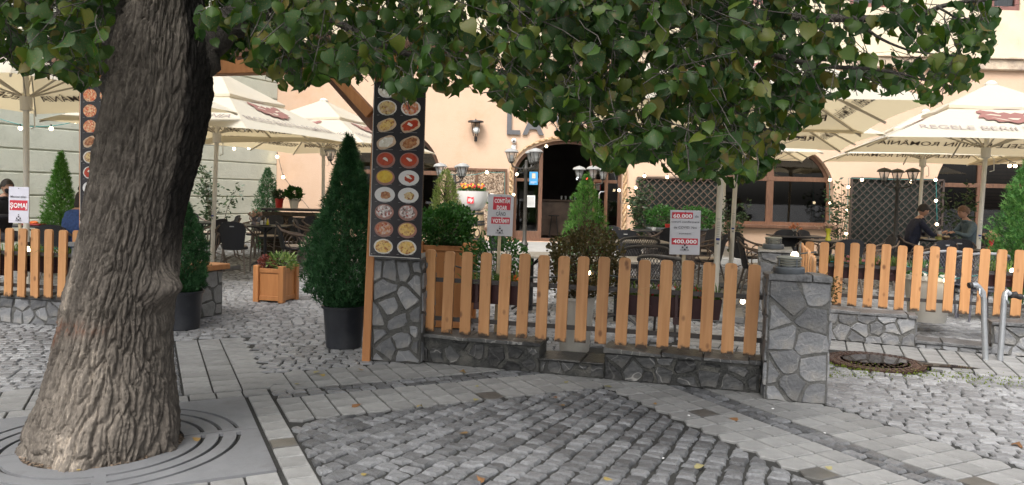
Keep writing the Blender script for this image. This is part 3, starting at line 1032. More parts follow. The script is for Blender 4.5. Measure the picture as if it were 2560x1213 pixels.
# bar seen through the open door
mb = MB(); mb.box((1.9, 3.0, .72), (2.3, .5, 1.1), b=.02); mb.box((1.9, 2.95, 1.29), (2.5, .62, .05), b=.01)
mb.build('bar_counter', mat('bar_wood', (.17, .11, .075), .4, .3, 5), house)
mb = MB()
for x in (1.55, 1.68, 1.83, 1.97): mb.lathe([(.012, 0), (.03, .02), (.032, .12)], (x, 2.8, 1.316), 8)
mb.build('glasses', mat('pale_glass', (.5, .5, .48), .1, .1, 5, 0), house)
mb = MB(); mb.ball((2.05, 2.9, 2.0), .045); mb.build('bar_lamp', mat('bar_lamp_glow', (.9, .9, 1), .4, 0, 1, 0, emit=((.9, .93, 1), 5)), house)
mb = MB(); mb.ball((2.35, 2.9, 2.0), .035); mb.build('bar_lamp', mat('red_lamp_glow', (.8, .05, .05), .4, 0, 1, 0, emit=((1, .08, .06), 2)), house)
for x in (1.3, 1.9, 2.5):
    mb = MB(); mb.lathe([(.17, 0), (.17, .03)], (x, 2.35, .8), 12)
    for k in range(4):
        a = PI / 4 + k * PI / 2; mb.tube([(x + .1 * math.cos(a), 2.35 + .1 * math.sin(a), .8), (x + .2 * math.cos(a), 2.35 + .2 * math.sin(a), .14)], .014, 6)
    mb.build('bar_stool', m_dark, house)


def arch_frame(root, A, w=.10, d=.07, y=.22, name='window_frame'):
    """frame following an arched outline"""
    n = len(A); mb = MB()
    cx = sum(p[0] for p in A) / n; cz = sum(p[1] for p in A) / n
    T2 = Matrix(((1, 0, 0, 0), (0, 0, -1, y + d), (0, 1, 0, 0), (0, 0, 0, 1)))
    hole = inset(A, w)
    mb.prism(inset(A, .004), d, T2, 0, [hole[::-1]])
    return mb.build(name, m_brown, root)


def bars(root, specs, y=.215, name='glazing_bar'):
    for x0, z0, x1, z1, w in specs:
        y_ = y + (.006 if x0 == x1 else 0)
        mb = MB(); mb.box(((x0 + x1) / 2, y_ + .04, (z0 + z1) / 2), (max(abs(x1 - x0), w), .085, max(abs(z1 - z0), w)), b=.008)
        mb.build(name, m_brown, root)


def pane(root, A, y=.26, name='pane'):
    mb = MB(); mb.add([(x, y, z) for x, z in A], [tuple(range(len(A)))]); mb.build(name, m_glass, root)


for A, sp in ((WL, [(-4.7, 2.0, -2.05, 2.0, .12), (-3.4, .5, -3.4, 3.2, .10)]),
              (WR, [(5.4, 2.06, 8.9, 2.06, .13), (7.25, .8, 7.25, 3.1, .2)]),
              (WF, [(11.8, 2.0, 14.5, 2.0, .12), (13.15, .2, 13.15, 3.3, .14)])):
    w = arch_frame(house, A)
    bars(w, sp); pane(w, A)
# sill of the right window and panel under it
mb = MB(); mb.box((7.15, -.04, .72), (3.8, .2, .09), b=.01); mb.build('window_sill', m_brown, house)
# blinds and dark curtain behind the far right window
mb = MB(); mb.box((12.5, .5, 1.6), (1.2, .05, 3.0)); mb.build('curtain', mat('navy_curtain', (.012, .013, .03), .9, .2, 3), house)
mb = MB()
for k in range(26): mb.box((13.85, .33, .35 + k * .1), (1.2, .02, .085))
mb.build('shutter', mat('brown_shutter', (.11, .06, .045), .6, .2, 4, .2), house)
# doors
w = arch_frame(house, DOOR, .09, .07, .2, 'door_frame')
bars(w, [(.78, .2, .78, 2.85, .11), (2.22, .2, 2.22, 2.85, .11), (.1, 2.02 - .15, .74, 2.02 - .15, .09), (2.28, 1.87, 2.95, 1.87, .09), (.1, .3, .74, .3, .26), (2.28, .3, 2.95, .3, .26)])
for x0, x1 in ((.1, .75), (2.26, 2.97)): pane(w, [(x0, .4), (x1, .4), (x1, 2.45), ((x0 + x1) / 2 + (.12 if x0 < 1 else -.12), 2.7), (x0, 2.3)])
# open door leaf standing towards us at the right jamb
dl = thing('door_leaf', 'brown glazed door leaf standing open at the right of the entrance', 'door', (2.27, FY + .15, .16), math.radians(-68))
for x in (.05, .72):
    mb = MB(); mb.box((x, 0, 1.15), (.1, .055, 2.3), b=.006); mb.build('stile', m_brown, dl)
for z, h in ((.13, .26), (1.72, .08), (2.26, .09)):
    mb = MB(); mb.box((.385, 0, z), (.57, .05, h), b=.006); mb.build('rail', m_brown, dl)
mb = MB(); mb.add([(.1, 0, .26), (.67, 0, .26), (.67, 0, 2.22), (.1, 0, 2.22)], [(0, 1, 2, 3)]); mb.build('pane', m_glass, dl)
mb = MB(); mb.tube([(.70, -.04, 1.42), (.70, -.16, 1.42), (.70, -.2, 1.36), (.70, -.2, .8), (.70, -.16, .74), (.70, -.04, .74)], .02, 8)
mb.build('handle', mat('chrome', (.75, .75, .75), .15, 0, 1, 0, metal=1), dl, smooth=True)
# notices on the glass
def notice(name, lab, px0, py0, px1, py1, m, y=FY + .19, extra=None):
    a, b = P(px0, py1, y), P(px1, py0, y)
    root = MB(); root.box(((a.x + b.x) / 2, y, (a.z + b.z) / 2), (b.x - a.x, .006, b.z - a.z))
    o = tag(root.build(name, m), lab, 'notice')
    if extra:
        for mm, boxes in extra:
            q = MB()
            for u0, v0, u1, v1 in boxes:
                q.box((a.x + (u0 + u1) / 2 * (b.x - a.x), y - .005, a.z + (v0 + v1) / 2 * (b.z - a.z)), ((u1 - u0) * (b.x - a.x), .003, (v1 - v0) * (b.z - a.z)))
            q.build('print', mm, o)
    return o
m_paper = mat('white_paper', (.62, .62, .60), .7, .08, 6, 0)
m_ink = mat('grey_print', (.2, .2, .2), .7, .1, 6, 0)
m_redp = mat('red_print', (.5, .04, .05), .5, .05, 5, 0)
notice('poster', 'blue poster with a cup picture in the door sidelight', 1323, 430, 1345, 462, mat('blue_poster', (.06, .28, .55), .4, .1, 5, 0), extra=[(mat('poster_tan', (.6, .5, .38), .5, .2, 20, 0), [(.3, .5, .7, .88)]), (m_paper, [(.15, .2, .85, .24), (.15, .12, .6, .15)])])
notice('notice', 'white printed notice on the door sidelight glass', 1315, 489, 1338, 518, m_paper, extra=[(m_ink, [(.1, .1 + .1 * k, .9, .13 + .1 * k) for k in range(8)])])
notice('opening_hours_sign', 'red and white notice beside the door opening', 1478, 454, 1502, 475, m_paper, extra=[(m_redp, [(0, .82, 1, 1)] + [(.0, .16 * k, .48, .16 * k + .11) for k in range(5)] + [(.9, 0, 1, 1)])])
# plaster arch trim with a rope garland
def along_arch(A, n=60, off=0.0):
    q = A[1:] + A[:1]
    pts = [Vector((x, 0, z)) for x, z in q]
    L = [0]
    for i in range(1, len(pts)): L.append(L[-1] + (pts[i] - pts[i - 1]).length)
    out = []
    for k in range(n + 1):
        s = L[-1] * k / n; i = max(j for j in range(len(L)) if L[j] <= s + 1e-6); i = min(i, len(pts) - 2)
        t = (s - L[i]) / max(1e-6, L[i + 1] - L[i]); out.append(pts[i].lerp(pts[i + 1], t))
    return out
for (ph, m) in ((0, (.42, .27, .15)), (PI, (.5, .36, .22))):
    pts = along_arch(DOOR, 150); mb = MB()
    if ph == 0: rope = thing('rope_garland', 'twisted tan rope garland wound round the door arch', 'garland', (0, FY - .05, 0))
    q = [p + Vector((.04 * math.cos(i * .9 + ph) + (-.07 if p.x < 1.5 else .07), .03 * math.sin(i * .9 + ph), .035 * math.cos(i * .9 + ph) + (.07 if p.z > 2 else 0))) for i, p in enumerate(pts)]
    mb.tube(q, .03, 6); mb.build('strand', mat('rope_%d' % int(ph), m, .9, .3, 15, .6), rope, smooth=True)
# shop letters
T = frame((fx(1262), FY - .05, fz(1262, 334)), (1, 0, 0), (0, 0, 1), (0, -1, 0))
sg = thing('shop_letters', 'dark grey letters LA STUF on the wall above the arched door', 'lettering', (0, 0, 0))
m_let = mat('grey_letter', (.10, .10, .105), .5, .1, 4, 0)
x = 0
for ch in 'LA STUF':
    if ch == ' ': x += .26; continue
    vs, fs, Wd = text_geo(ch, .035)
    mb = MB(); h = .56; vs3 = [T @ Vector((v[0] * h + x, v[1] * h, 0)) for v in vs]
    mb.add(vs3, fs); me = mb
    o = mb.build('letter', m_let, sg); md = o.modifiers.new('s', 'SOLIDIFY'); md.thickness = .04; md.offset = 0
    x += Wd * h + .06
# upper windows
for a, b in UPW:
    mb = MB(); mb.prism([(a + .003, 6.853), (b - .003, 6.853), (b - .003, 8.597), (a + .003, 8.597)], .08, Matrix(((1, 0, 0, 0), (0, 0, -1, .12), (0, 1, 0, 0), (0, 0, 0, 1))), 0, [[(a + .11, 6.97), (a + .11, 8.5), (b - .11, 8.5), (b - .11, 6.97)]])
    mb.box(((a + b) / 2, .08, 7.73), (.07, .07, 1.55), b=.006)
    w = mb.build('upper_window', mat('red_brown_frame', (.22, .10, .085), .6, .2, 5), house)
    pane(w, [(a + .1, 6.95), (b - .1, 6.95), (b - .1, 8.52), (a + .1, 8.52)], .1)
    mb = MB(); n = 40
    vs = []
    for i in range(n + 1):
        xx = a + .1 + (b - a - .2) * i / n; yy = .2 + .02 * math.sin(i * 1.9)
        vs += [(xx, yy, 6.9), (xx, yy, 8.5)]
    mb.add(vs, [(2 * i, 2 * i + 2, 2 * i + 3, 2 * i + 1) for i in range(n)]); mb.build('net_curtain', mat('net_curtain', (.5, .52, .55), .9, .1, 5, 0), w, smooth='all')
# platform in front of the entrance
struct(MB().box((2.3, 18.9, .06), (7.4, 4.1, .17), b=.02).build('entrance_step', mat('step_stone', (.28, .28, .27), .8, .2, 5, .5, 30, c2=(.36, .36, .35))))

# banded left house
WC = Vector((-6.6, FY, 0)); WD = Vector((-.46, -1, 0)).normalized()
wa = math.atan2(-WD.y, -WD.x)
h2 = thing('banded_house', 'pale green house with horizontal plaster bands on the left', 'building', tuple(WC + WD * 16), wa)
mb = MB(); mb.box((8, .25, 5), (16, .44, 10)); mb.build('wall', m_green, h2)
bh = .45; z = .35
zt = [0, .33] + [.33 + bh * k for k in range(1, 22)]
for k in range(len(zt) - 1):
    mb = MB(); mb.box((8.0, .01, (zt[k] + zt[k + 1]) / 2), (16.0, .05, zt[k + 1] - zt[k] - .03), b=.012); mb.build('plaster_band', m_green, h2)

# wall lantern
wlan = thing('wall_lantern', 'black wall lantern with a white globe left of the door', 'lantern', (fx(1185), FY - .02, fz(1185, 352)))
m_black = mat('black_iron', (.02, .02, .022), .4, .3, 10, .2, 80)
mb = MB(); mb.box((0, 0, .05), (.08, .04, .14), b=.005); mb.tube([(0, 0, .0), (0, -.12, .03), (0, -.2, .1)], .012); mb.build('bracket', m_black, wlan)
mb = MB()
for k in range(4):
    a = PI / 4 + k * PI / 2; mb.tube([(.08 * math.cos(a), -.2 + .08 * math.sin(a), .12), (.16 * math.cos(a), -.2 + .16 * math.sin(a), .5)], .008, 5)
mb.tube([(0, -.2, .1), (0, -.2, .52)], .01, 6); mb.build('cage', m_black, wlan)
mb = MB(); mb.lathe([(0, .60), (.03, .55), (.21, .53), (.22, .49), (0, .50)][::-1], (0, -.2, 0), 20); mb.build('lantern_roof', m_black, wlan)
m_globe = mat('white_globe', (.6, .62, .6), .2, .05, 5, 0)
mb = MB(); mb.ball((.02, -.2, .27), .1, 14, 9); mb.build('globe', m_globe, wlan, smooth='all')
# security camera
sc_ = thing('security_camera', 'small white dome camera on the wall left of the door arch', 'camera', (fx(1280), FY - .03, fz(1280, 368)))
MB().box((0, 0, 0), (.12, .06, .12), b=.01).build('base', mat('white_plastic', (.7, .7, .7), .4, .03, 5, 0), sc_)
mb = MB(); mb.ball((0, -.05, .17), .075, 12, 8); mb.build('dome', MATS['white_plastic'], sc_, smooth='all')
mb = MB(); mb.ball((0, -.115, .16), .03, 10, 6); mb.build('lens', m_black, sc_, smooth='all')

# trellis screens
def trellis(label, px0, px1, ztop, zb, m1, back, y=FY - .18, step=.16):
    x0, x1 = fx(px0), fx(px1); root = thing('trellis_screen', label, 'trellis', (x0, y, 0), group='trellis screens on the wall')
    w = x1 - x0
    for a, b in (((0, zb), (0, ztop)), ((w, zb), (w, ztop)), ((0, ztop), (w, ztop)), ((0, zb), (w, zb))):
        mb = MB(); mb.beam((a[0], 0, a[1]), (b[0], 0, b[1]), .05, .06, up=(0, 1, 0)); mb.build('frame_bar', m1, root)
    rect = [(0.02, zb), (w - .02, zb), (w - .02, ztop), (.02, ztop)]
    for s, yy in ((1, -.012), (-1, .008)):
        c = -ztop - w
        while c < ztop + w:
            # line z = s*x + c
            t = .016
            q = clip_poly(clip_poly(rect, (0, c - t), (1, s + c - t)), (1, s + c + t), (0, c + t))
            if len(q) >= 3 and parea(q) > .002:
                mb = MB(); mb.prism(q if parea(q) > 0 else q[::-1], .014, Matrix(((1, 0, 0, 0), (0, 0, -1, yy), (0, 1, 0, 0), (0, 0, 0, 1)))); mb.build('slat', m1, root)
            c += step * 1.35
    if back:
        mb = MB(); mb.add([(0.02, .06, zb), (w - .02, .06, zb), (w - .02, .06, ztop), (.02, .06, ztop)], [(0, 1, 2, 3)]); mb.build('backing', mat('dark_green_mesh', (.02, .028, .024), .9, .3, 20), root)
    return root
m_tw = mat('trellis_wood', (.085, .055, .04), .6, .3, 6)
t1 = trellis('wooden trellis with ivy behind the round shrubs, right of the door', 1588, 1792, 2.0, .3, m_tw, True)
t2 = trellis('dark trellis screen behind the seated man', 2118, 2345, 2.12, .2, mat('dark_trellis_wood', (.05, .036, .03), .6, .3, 6), True)
# reed panel
rp = thing('reed_panel', 'framed panel of dry reeds on the wall behind the giant cup', 'panel', (fx(1118), FY - .1, 0))
w = fx(1262) - fx(1118)
for x in (0, w * .5, w): MB().box((x, 0, 1.3), (.08, .06, 1.7), b=.006).build('frame_bar', m_brown, rp)
for z in (.48, 2.12): MB().box((w / 2, 0, z), (w + .08, .07, .07), b=.006).build('frame_bar', m_brown, rp)
mr, nt, bs, out = new_mat('reeds')
tc = nt.nodes.new('ShaderNodeTexCoord'); v = N(nt, 'ShaderNodeTexVoronoi', i_Scale=38); nt.links.new(tc.outputs['Object'], v.inputs['Vector'])
sx_ = nt.nodes.new('ShaderNodeSeparateColor'); nt.links.new(v.outputs['Color'], sx_.inputs[0]); r_ = ramp(nt, [(0, (.05, .03, .02)), (.5, (.22, .15, .10)), (1, (.45, .36, .27))], sx_.outputs[0]); nt.links.new(r_.outputs[0], bs.inputs['Base Color']); bs.inputs['Roughness'].default_value = .9
MB().box((w / 2, .02, 1.3), (w, .03, 1.62)).build('reed_mat', mr, rp)

# ------------------------------------------------------------------ gateway with the two menu boards
GA = P(212, 600, 7.35); GB = P(921, 700, 6.53)
GA.z = GB.z = 0
gw = thing('wooden_gateway', 'orange timber gateway with a cross beam and braces over the entrance', 'gateway', tuple(GA))
gd = (GB - GA); gL = gd.length; gu = gd.normalized(); gn = Vector((-gu.y, gu.x, 0))
MB().box((0, 0, 1.25), (.075, .075, 2.5), b=.006).build('post', m_wood, gw)
mb = MB(); pb = P(916, 885, 6.52) - GA; pb.z = 0; pt_ = P(946, 300, 6.55) - GA; pt_.z = 2.52; mb.beam(pb, pt_, .07, .06, up=(0, 1, 0), b=.006); mb.build('post', m_wood, gw)
mb = MB(); mb.beam(Vector((0, 0, 2.58)) - gu * .25, gd + gu * .6 + Vector((0, 0, 2.58)), .14, .13, b=.008); mb.build('beam', m_wood, gw)
mb = MB(); mb.beam(Vector((0, 0, 2.73)) - gu * .5 + gn * .12, gd + gu * .9 + Vector((0, 0, 2.73)) + gn * .12, .20, .10, b=.008); mb.build('beam', mat('weathered_beam', (.22, .12, .08), .7, .3, 4), gw)
for s, o in ((1, Vector((0, 0, 0))), (-1, gd)):
    mb = MB(); mb.beam(o + Vector((0, 0, 2.15)), o + gu * s * .42 + Vector((0, 0, 2.56)), .06, .09, b=.006); mb.build('brace', m_wood, gw)
    mb = MB(); mb.beam(o + gn * .12 + Vector((0, 0, 2.05)), o + gn * .12 + gu * s * .62 + Vector((0, 0, 2.68)), .06, .11, b=.006); mb.build('brace', MATS['weathered_beam'], gw)
# roof beams running back from the gateway
for t in (.15, .5, .85, 1.05):
    q = gd * t + Vector((0, 0, 2.83)); mb = MB(); mb.beam(q - gn * .3, q + gn * 1.3, .08, .1, b=.006); mb.build('rafter', MATS['weathered_beam'], gw)


def foodmat(name, cols, scale):
    m, nt, bs, out = new_mat(name)
    tc = nt.nodes.new('ShaderNodeTexCoord'); oi = nt.nodes.new('ShaderNodeObjectInfo')
    mp = N(nt, 'ShaderNodeVectorMath', operation='ADD'); nt.links.new(tc.outputs['Object'], mp.inputs[0])
    cx = N(nt, 'ShaderNodeCombineXYZ'); nt.links.new(oi.outputs['Random'], cx.inputs[0]); nt.links.new(oi.outputs['Random'], cx.inputs[1]); nt.links.new(cx.outputs[0], mp.inputs[1])
    v = N(nt, 'ShaderNodeTexVoronoi', i_Scale=scale); nt.links.new(mp.outputs[0], v.inputs['Vector'])
    sx_ = nt.nodes.new('ShaderNodeSeparateColor'); nt.links.new(v.outputs['Color'], sx_.inputs[0]); r = ramp(nt, [(i / (len(cols) - 1), c) for i, c in enumerate(cols)], sx_.outputs[0])
    n1 = N(nt, 'ShaderNodeTexNoise', i_Scale=scale * 2, i_Detail=3); nt.links.new(mp.outputs[0], n1.inputs['Vector'])
    c = mixc(nt, r.outputs[0], n1.outputs['Fac'], .35, 'OVERLAY')
    nt.links.new(c, bs.inputs['Base Color']); bs.inputs['Roughness'].default_value = .25
    return m


FD = {
    'pasta': foodmat('print_pasta', [(.5, .35, .12), (.65, .5, .25), (.25, .12, .05), (.6, .45, .3)], 55),
    'cream': foodmat('print_cream', [(.75, .7, .65), (.6, .55, .45), (.8, .78, .72)], 40),
    'meat': foodmat('print_meat', [(.18, .06, .03), (.35, .14, .06), (.45, .25, .12)], 60),
    'soup': foodmat('print_soup', [(.35, .04, .02), (.42, .07, .03), (.38, .05, .02)], 20),
    'broth': foodmat('print_broth', [(.6, .38, .03), (.65, .45, .06)], 20),
    'salad': foodmat('print_salad', [(.75, .73, .72), (.12, .05, .04), (.8, .78, .75), (.35, .08, .06)], 70),
    'red': foodmat('print_red', [(.35, .08, .04), (.55, .3, .15), (.45, .1, .06), (.6, .5, .4)], 60),
    'fries': foodmat('print_fries', [(.62, .4, .1), (.7, .5, .2), (.3, .1, .04)], 60),
    'pizza': foodmat('print_pizza', [(.6, .3, .12), (.5, .08, .04), (.7, .5, .3), (.35, .12, .06)], 75),
}
m_board = mat('black_board', (.028, .026, .03), .22, .15, 3, 0, spec=.6)
m_edge = mat('board_edge', (.5, .48, .45), .5, .1, 5, 0)
m_plate = mat('print_white_plate', (.62, .61, .60), .3, .04, 10, 0)
m_plate2 = mat('print_patterned_plate', (.5, .45, .40), .3, .4, 90, 0, c2=(.72, .7, .66))
m_bowl = mat('print_red_bowl', (.30, .14, .11), .3, .2, 20, 0)
m_boardp = mat('print_wood_board', (.5, .36, .24), .3, .2, 20, 0)


def ell(cx, cy, a, b, n=22, rough=0, rot=0, sq=0):
    out = []
    for k in range(n):
        t = 2 * PI * k / n; r = 1 + R.uniform(-rough, rough)
        c, s = math.cos(t), math.sin(t)
        if sq: c = math.copysign(abs(c) ** sq, c); s = math.copysign(abs(s) ** sq, s)
        x, y = a * c * r, b * s * r
        out.append((cx + x * math.cos(rot) - y * math.sin(rot), cy + x * math.sin(rot) + y * math.cos(rot)))
    return out


def menu_board(label, o, xdir, w, z0, z1, rows, pitch, top, group):
    n = Vector((xdir.y, -xdir.x, 0))
    root = thing('menu_board', label, 'menu board', tuple(o), math.atan2(xdir.y, xdir.x), group)
    MB().box((w / 2, 0, (z0 + z1) / 2), (w, .022, z1 - z0), b=.002).build('panel', m_board, root)
    MB().box((.003, -.004, (z0 + z1) / 2), (.006, .026, z1 - z0)).build('edge_strip', m_edge, root)
    MB().box((w / 2, -.004, z0 + .003), (w - .014, .026, .006)).build('edge_strip', m_edge, root)
    T = Matrix(((1, 0, 0, 0), (0, 0, -1, -.0125), (0, 1, 0, 0), (0, 0, 0, 1)))
    for i, row in enumerate(rows):
        for j, (food, plate) in enumerate(row):
            cx, cz = w * (.27 if j == 0 else .73), top - i * pitch
            a = w * .19; b = a * .74
            mb = MB(); d = 0
            pm = {'w': m_plate, 'p': m_plate2, 'b': m_bowl, 'd': m_boardp, 'n': None}[plate]
            L = [(0, 0)]
            def sheet2(poly, mi, lift):
                poly = [(x, y) for x, y in poly]
                mb.add([T @ Vector((x, y, lift)) for x, y in poly], [tuple(range(len(poly)))], mi)
            if plate == 'd': sheet2(ell(0, 0, a, b * .8, 20, .03, .35, .7), 0, 0); sheet2(ell(0, .002, a * .8, b * .62, 20, .14, .35), 1, .0012)
            elif plate == 'w': sheet2(ell(0, 0, a * 1.06, b * 1.02), 0, 0); sheet2(ell(.008, -.004, a * .52, b * .52, 20, .14), 1, .0012)
            elif plate == 'n': sheet2(ell(0, 0, a * .98, b * 1.02, 24, .03), 1, 0)
            elif plate == 'b': sheet2(ell(0, 0, a * .98, b * 1.05), 0, 0); sheet2(ell(-.003, .006, a * .82, b * .82), 1, .0012)
            else: sheet2(ell(0, 0, a, b), 0, 0); sheet2(ell(0, 0, a * .84, b * .84, 20, .06), 1, .0012)
            mb.build('dish_print', [pm or m_plate, FD[food]], root, (cx, 0, cz))
            if food == 'soup' :
                q = MB(); q.add([T @ Vector((x, y, .0024)) for x, y in ell(.0, .008, a * .3, b * .2, 10, .3, -.4)], [tuple(range(10))]); q.build('dish_print', FD['cream'], root, (cx, 0, cz))
            q = MB(); q.box((cx + .01, -.0125, cz - pitch * .40), (a * 1.2, .002, .003)); q.box((cx - a * .9, -.0125, cz - pitch * .42), (.02, .002, .003)); q.build('caption_line', mat('caption_grey', (.2, .2, .2), .5, 0, 1, 0), root)
    for x in (.02,):
        for z in (z0 + .02, z0 + (z1 - z0) * .5):
            mb = MB(); mb.ball((x, -.013, z), .005, 6, 4); mb.build('screw', m_edge, root)
    return root


xr = (P(1049, 645, 6.36) - P(922, 640, 6.46)); xr.z = 0
o = P(922, 640, 6.46); z0 = o.z; o.z = 0
rowsR = [[('cream', 'p'), ('red', 'p')], [('pasta', 'p'), ('red', 'p')], [('fries', 'd'), ('soup', 'd')], [('cream', 'd'), ('meat', 'd')], [('soup', 'b'), ('soup', 'b')],
         [('broth', 'b'), ('soup', 'w')], [('meat', 'w'), ('pasta', 'w')], [('salad', 'b'), ('salad', 'b')], [('red', 'b'), ('fries', 'b')], [('fries', 'p'), ('fries', 'p')]]
bR = menu_board('long black menu board of dishes fixed on the right gate pillar', o, xr.normalized(), xr.length, z0, 2.42, rowsR, .1475, 2.345, 'menu boards on the gateway')
bR.rotation_euler.y = .012
o = P(203, 575, 7.25); z0 = o.z - .05; o.z = 0
rowsL = [[('pizza', 'n'), ('pizza', 'n')]] * 3 + [[('meat', 'd'), ('pizza', 'n')], [('pasta', 'p'), ('pizza', 'n')], [('soup', 'p'), ('pasta', 'w')], [('meat', 'w'), ('pasta', 'w')], [('red', 'w'), ('pasta', 'w')]]
bL = menu_board('black menu board of pizzas behind the tree trunk', o, gu, .42, z0, 2.42, rowsL, .147, 2.335, 'menu boards on the gateway')

# ------------------------------------------------------------------ parasols
def clothmat(name='parasol_cloth', c=(.70, .66, .56)):
    m, nt, bs, out = new_mat(name)
    bs.inputs['Base Color'].default_value = (*c, 1); bs.inputs['Roughness'].default_value = .9; bs.inputs['Specular IOR Level'].default_value = .1
    tc = nt.nodes.new('ShaderNodeTexCoord')
    n1 = N(nt, 'ShaderNodeTexNoise', i_Scale=2.2, i_Detail=3); nt.links.new(tc.outputs['Object'], n1.inputs['Vector'])
    b = N(nt, 'ShaderNodeBump', i_Strength=.35, i_Distance=.08); nt.links.new(n1.outputs['Fac'], b.inputs['Height']); nt.links.new(b.outputs[0], bs.inputs['Normal'])
    tl = nt.nodes.new('ShaderNodeBsdfTranslucent'); tl.inputs[0].default_value = (.72, .60, .38, 1)
    mx = N(nt, 'ShaderNodeMixShader'); mx.inputs[0].default_value = .42
    nt.links.new(bs.outputs[0], mx.inputs[1]); nt.links.new(tl.outputs[0], mx.inputs[2]); nt.links.new(mx.outputs[0], out.inputs[0])
    return m


m_cloth = clothmat()
m_pole = mat('cream_pole', (.62, .59, .52), .45, .05, 4, 0)
m_text = mat('brown_print', (.10, .07, .055), .8, .1, 5, 0)
m_bear = mat('bear_print', (.22, .10, .085), .8, .1, 5, 0)
m_rib = mat('pale_rib', (.42, .38, .31), .5, .1, 4, 0)
HA, ZE, ZA = 1.9, 2.46, 3.46
BEAR = [(-.42, .30), (-.50, .22), (-.50, .12), (-.44, .10), (-.50, -.02), (-.52, -.12), (-.44, -.10), (-.42, -.22), (-.30, -.20), (-.26, -.32), (-.12, -.28), (0, -.38), (.12, -.28), (.22, -.36), (.30, -.22), (.44, -.22), (.44, -.10), (.54, -.10), (.48, .02), (.44, .12), (.50, .14), (.50, .24), (.42, .30), (.34, .24), (.24, .22), (.18, .14), (.08, .20), (0, .12), (-.08, .20), (-.18, .14), (-.24, .22), (-.34, .24)]
CROWN = [(-.2, .36), (.2, .36), (.26, .54), (.12, .44), (0, .60), (-.12, .44), (-.26, .54)]


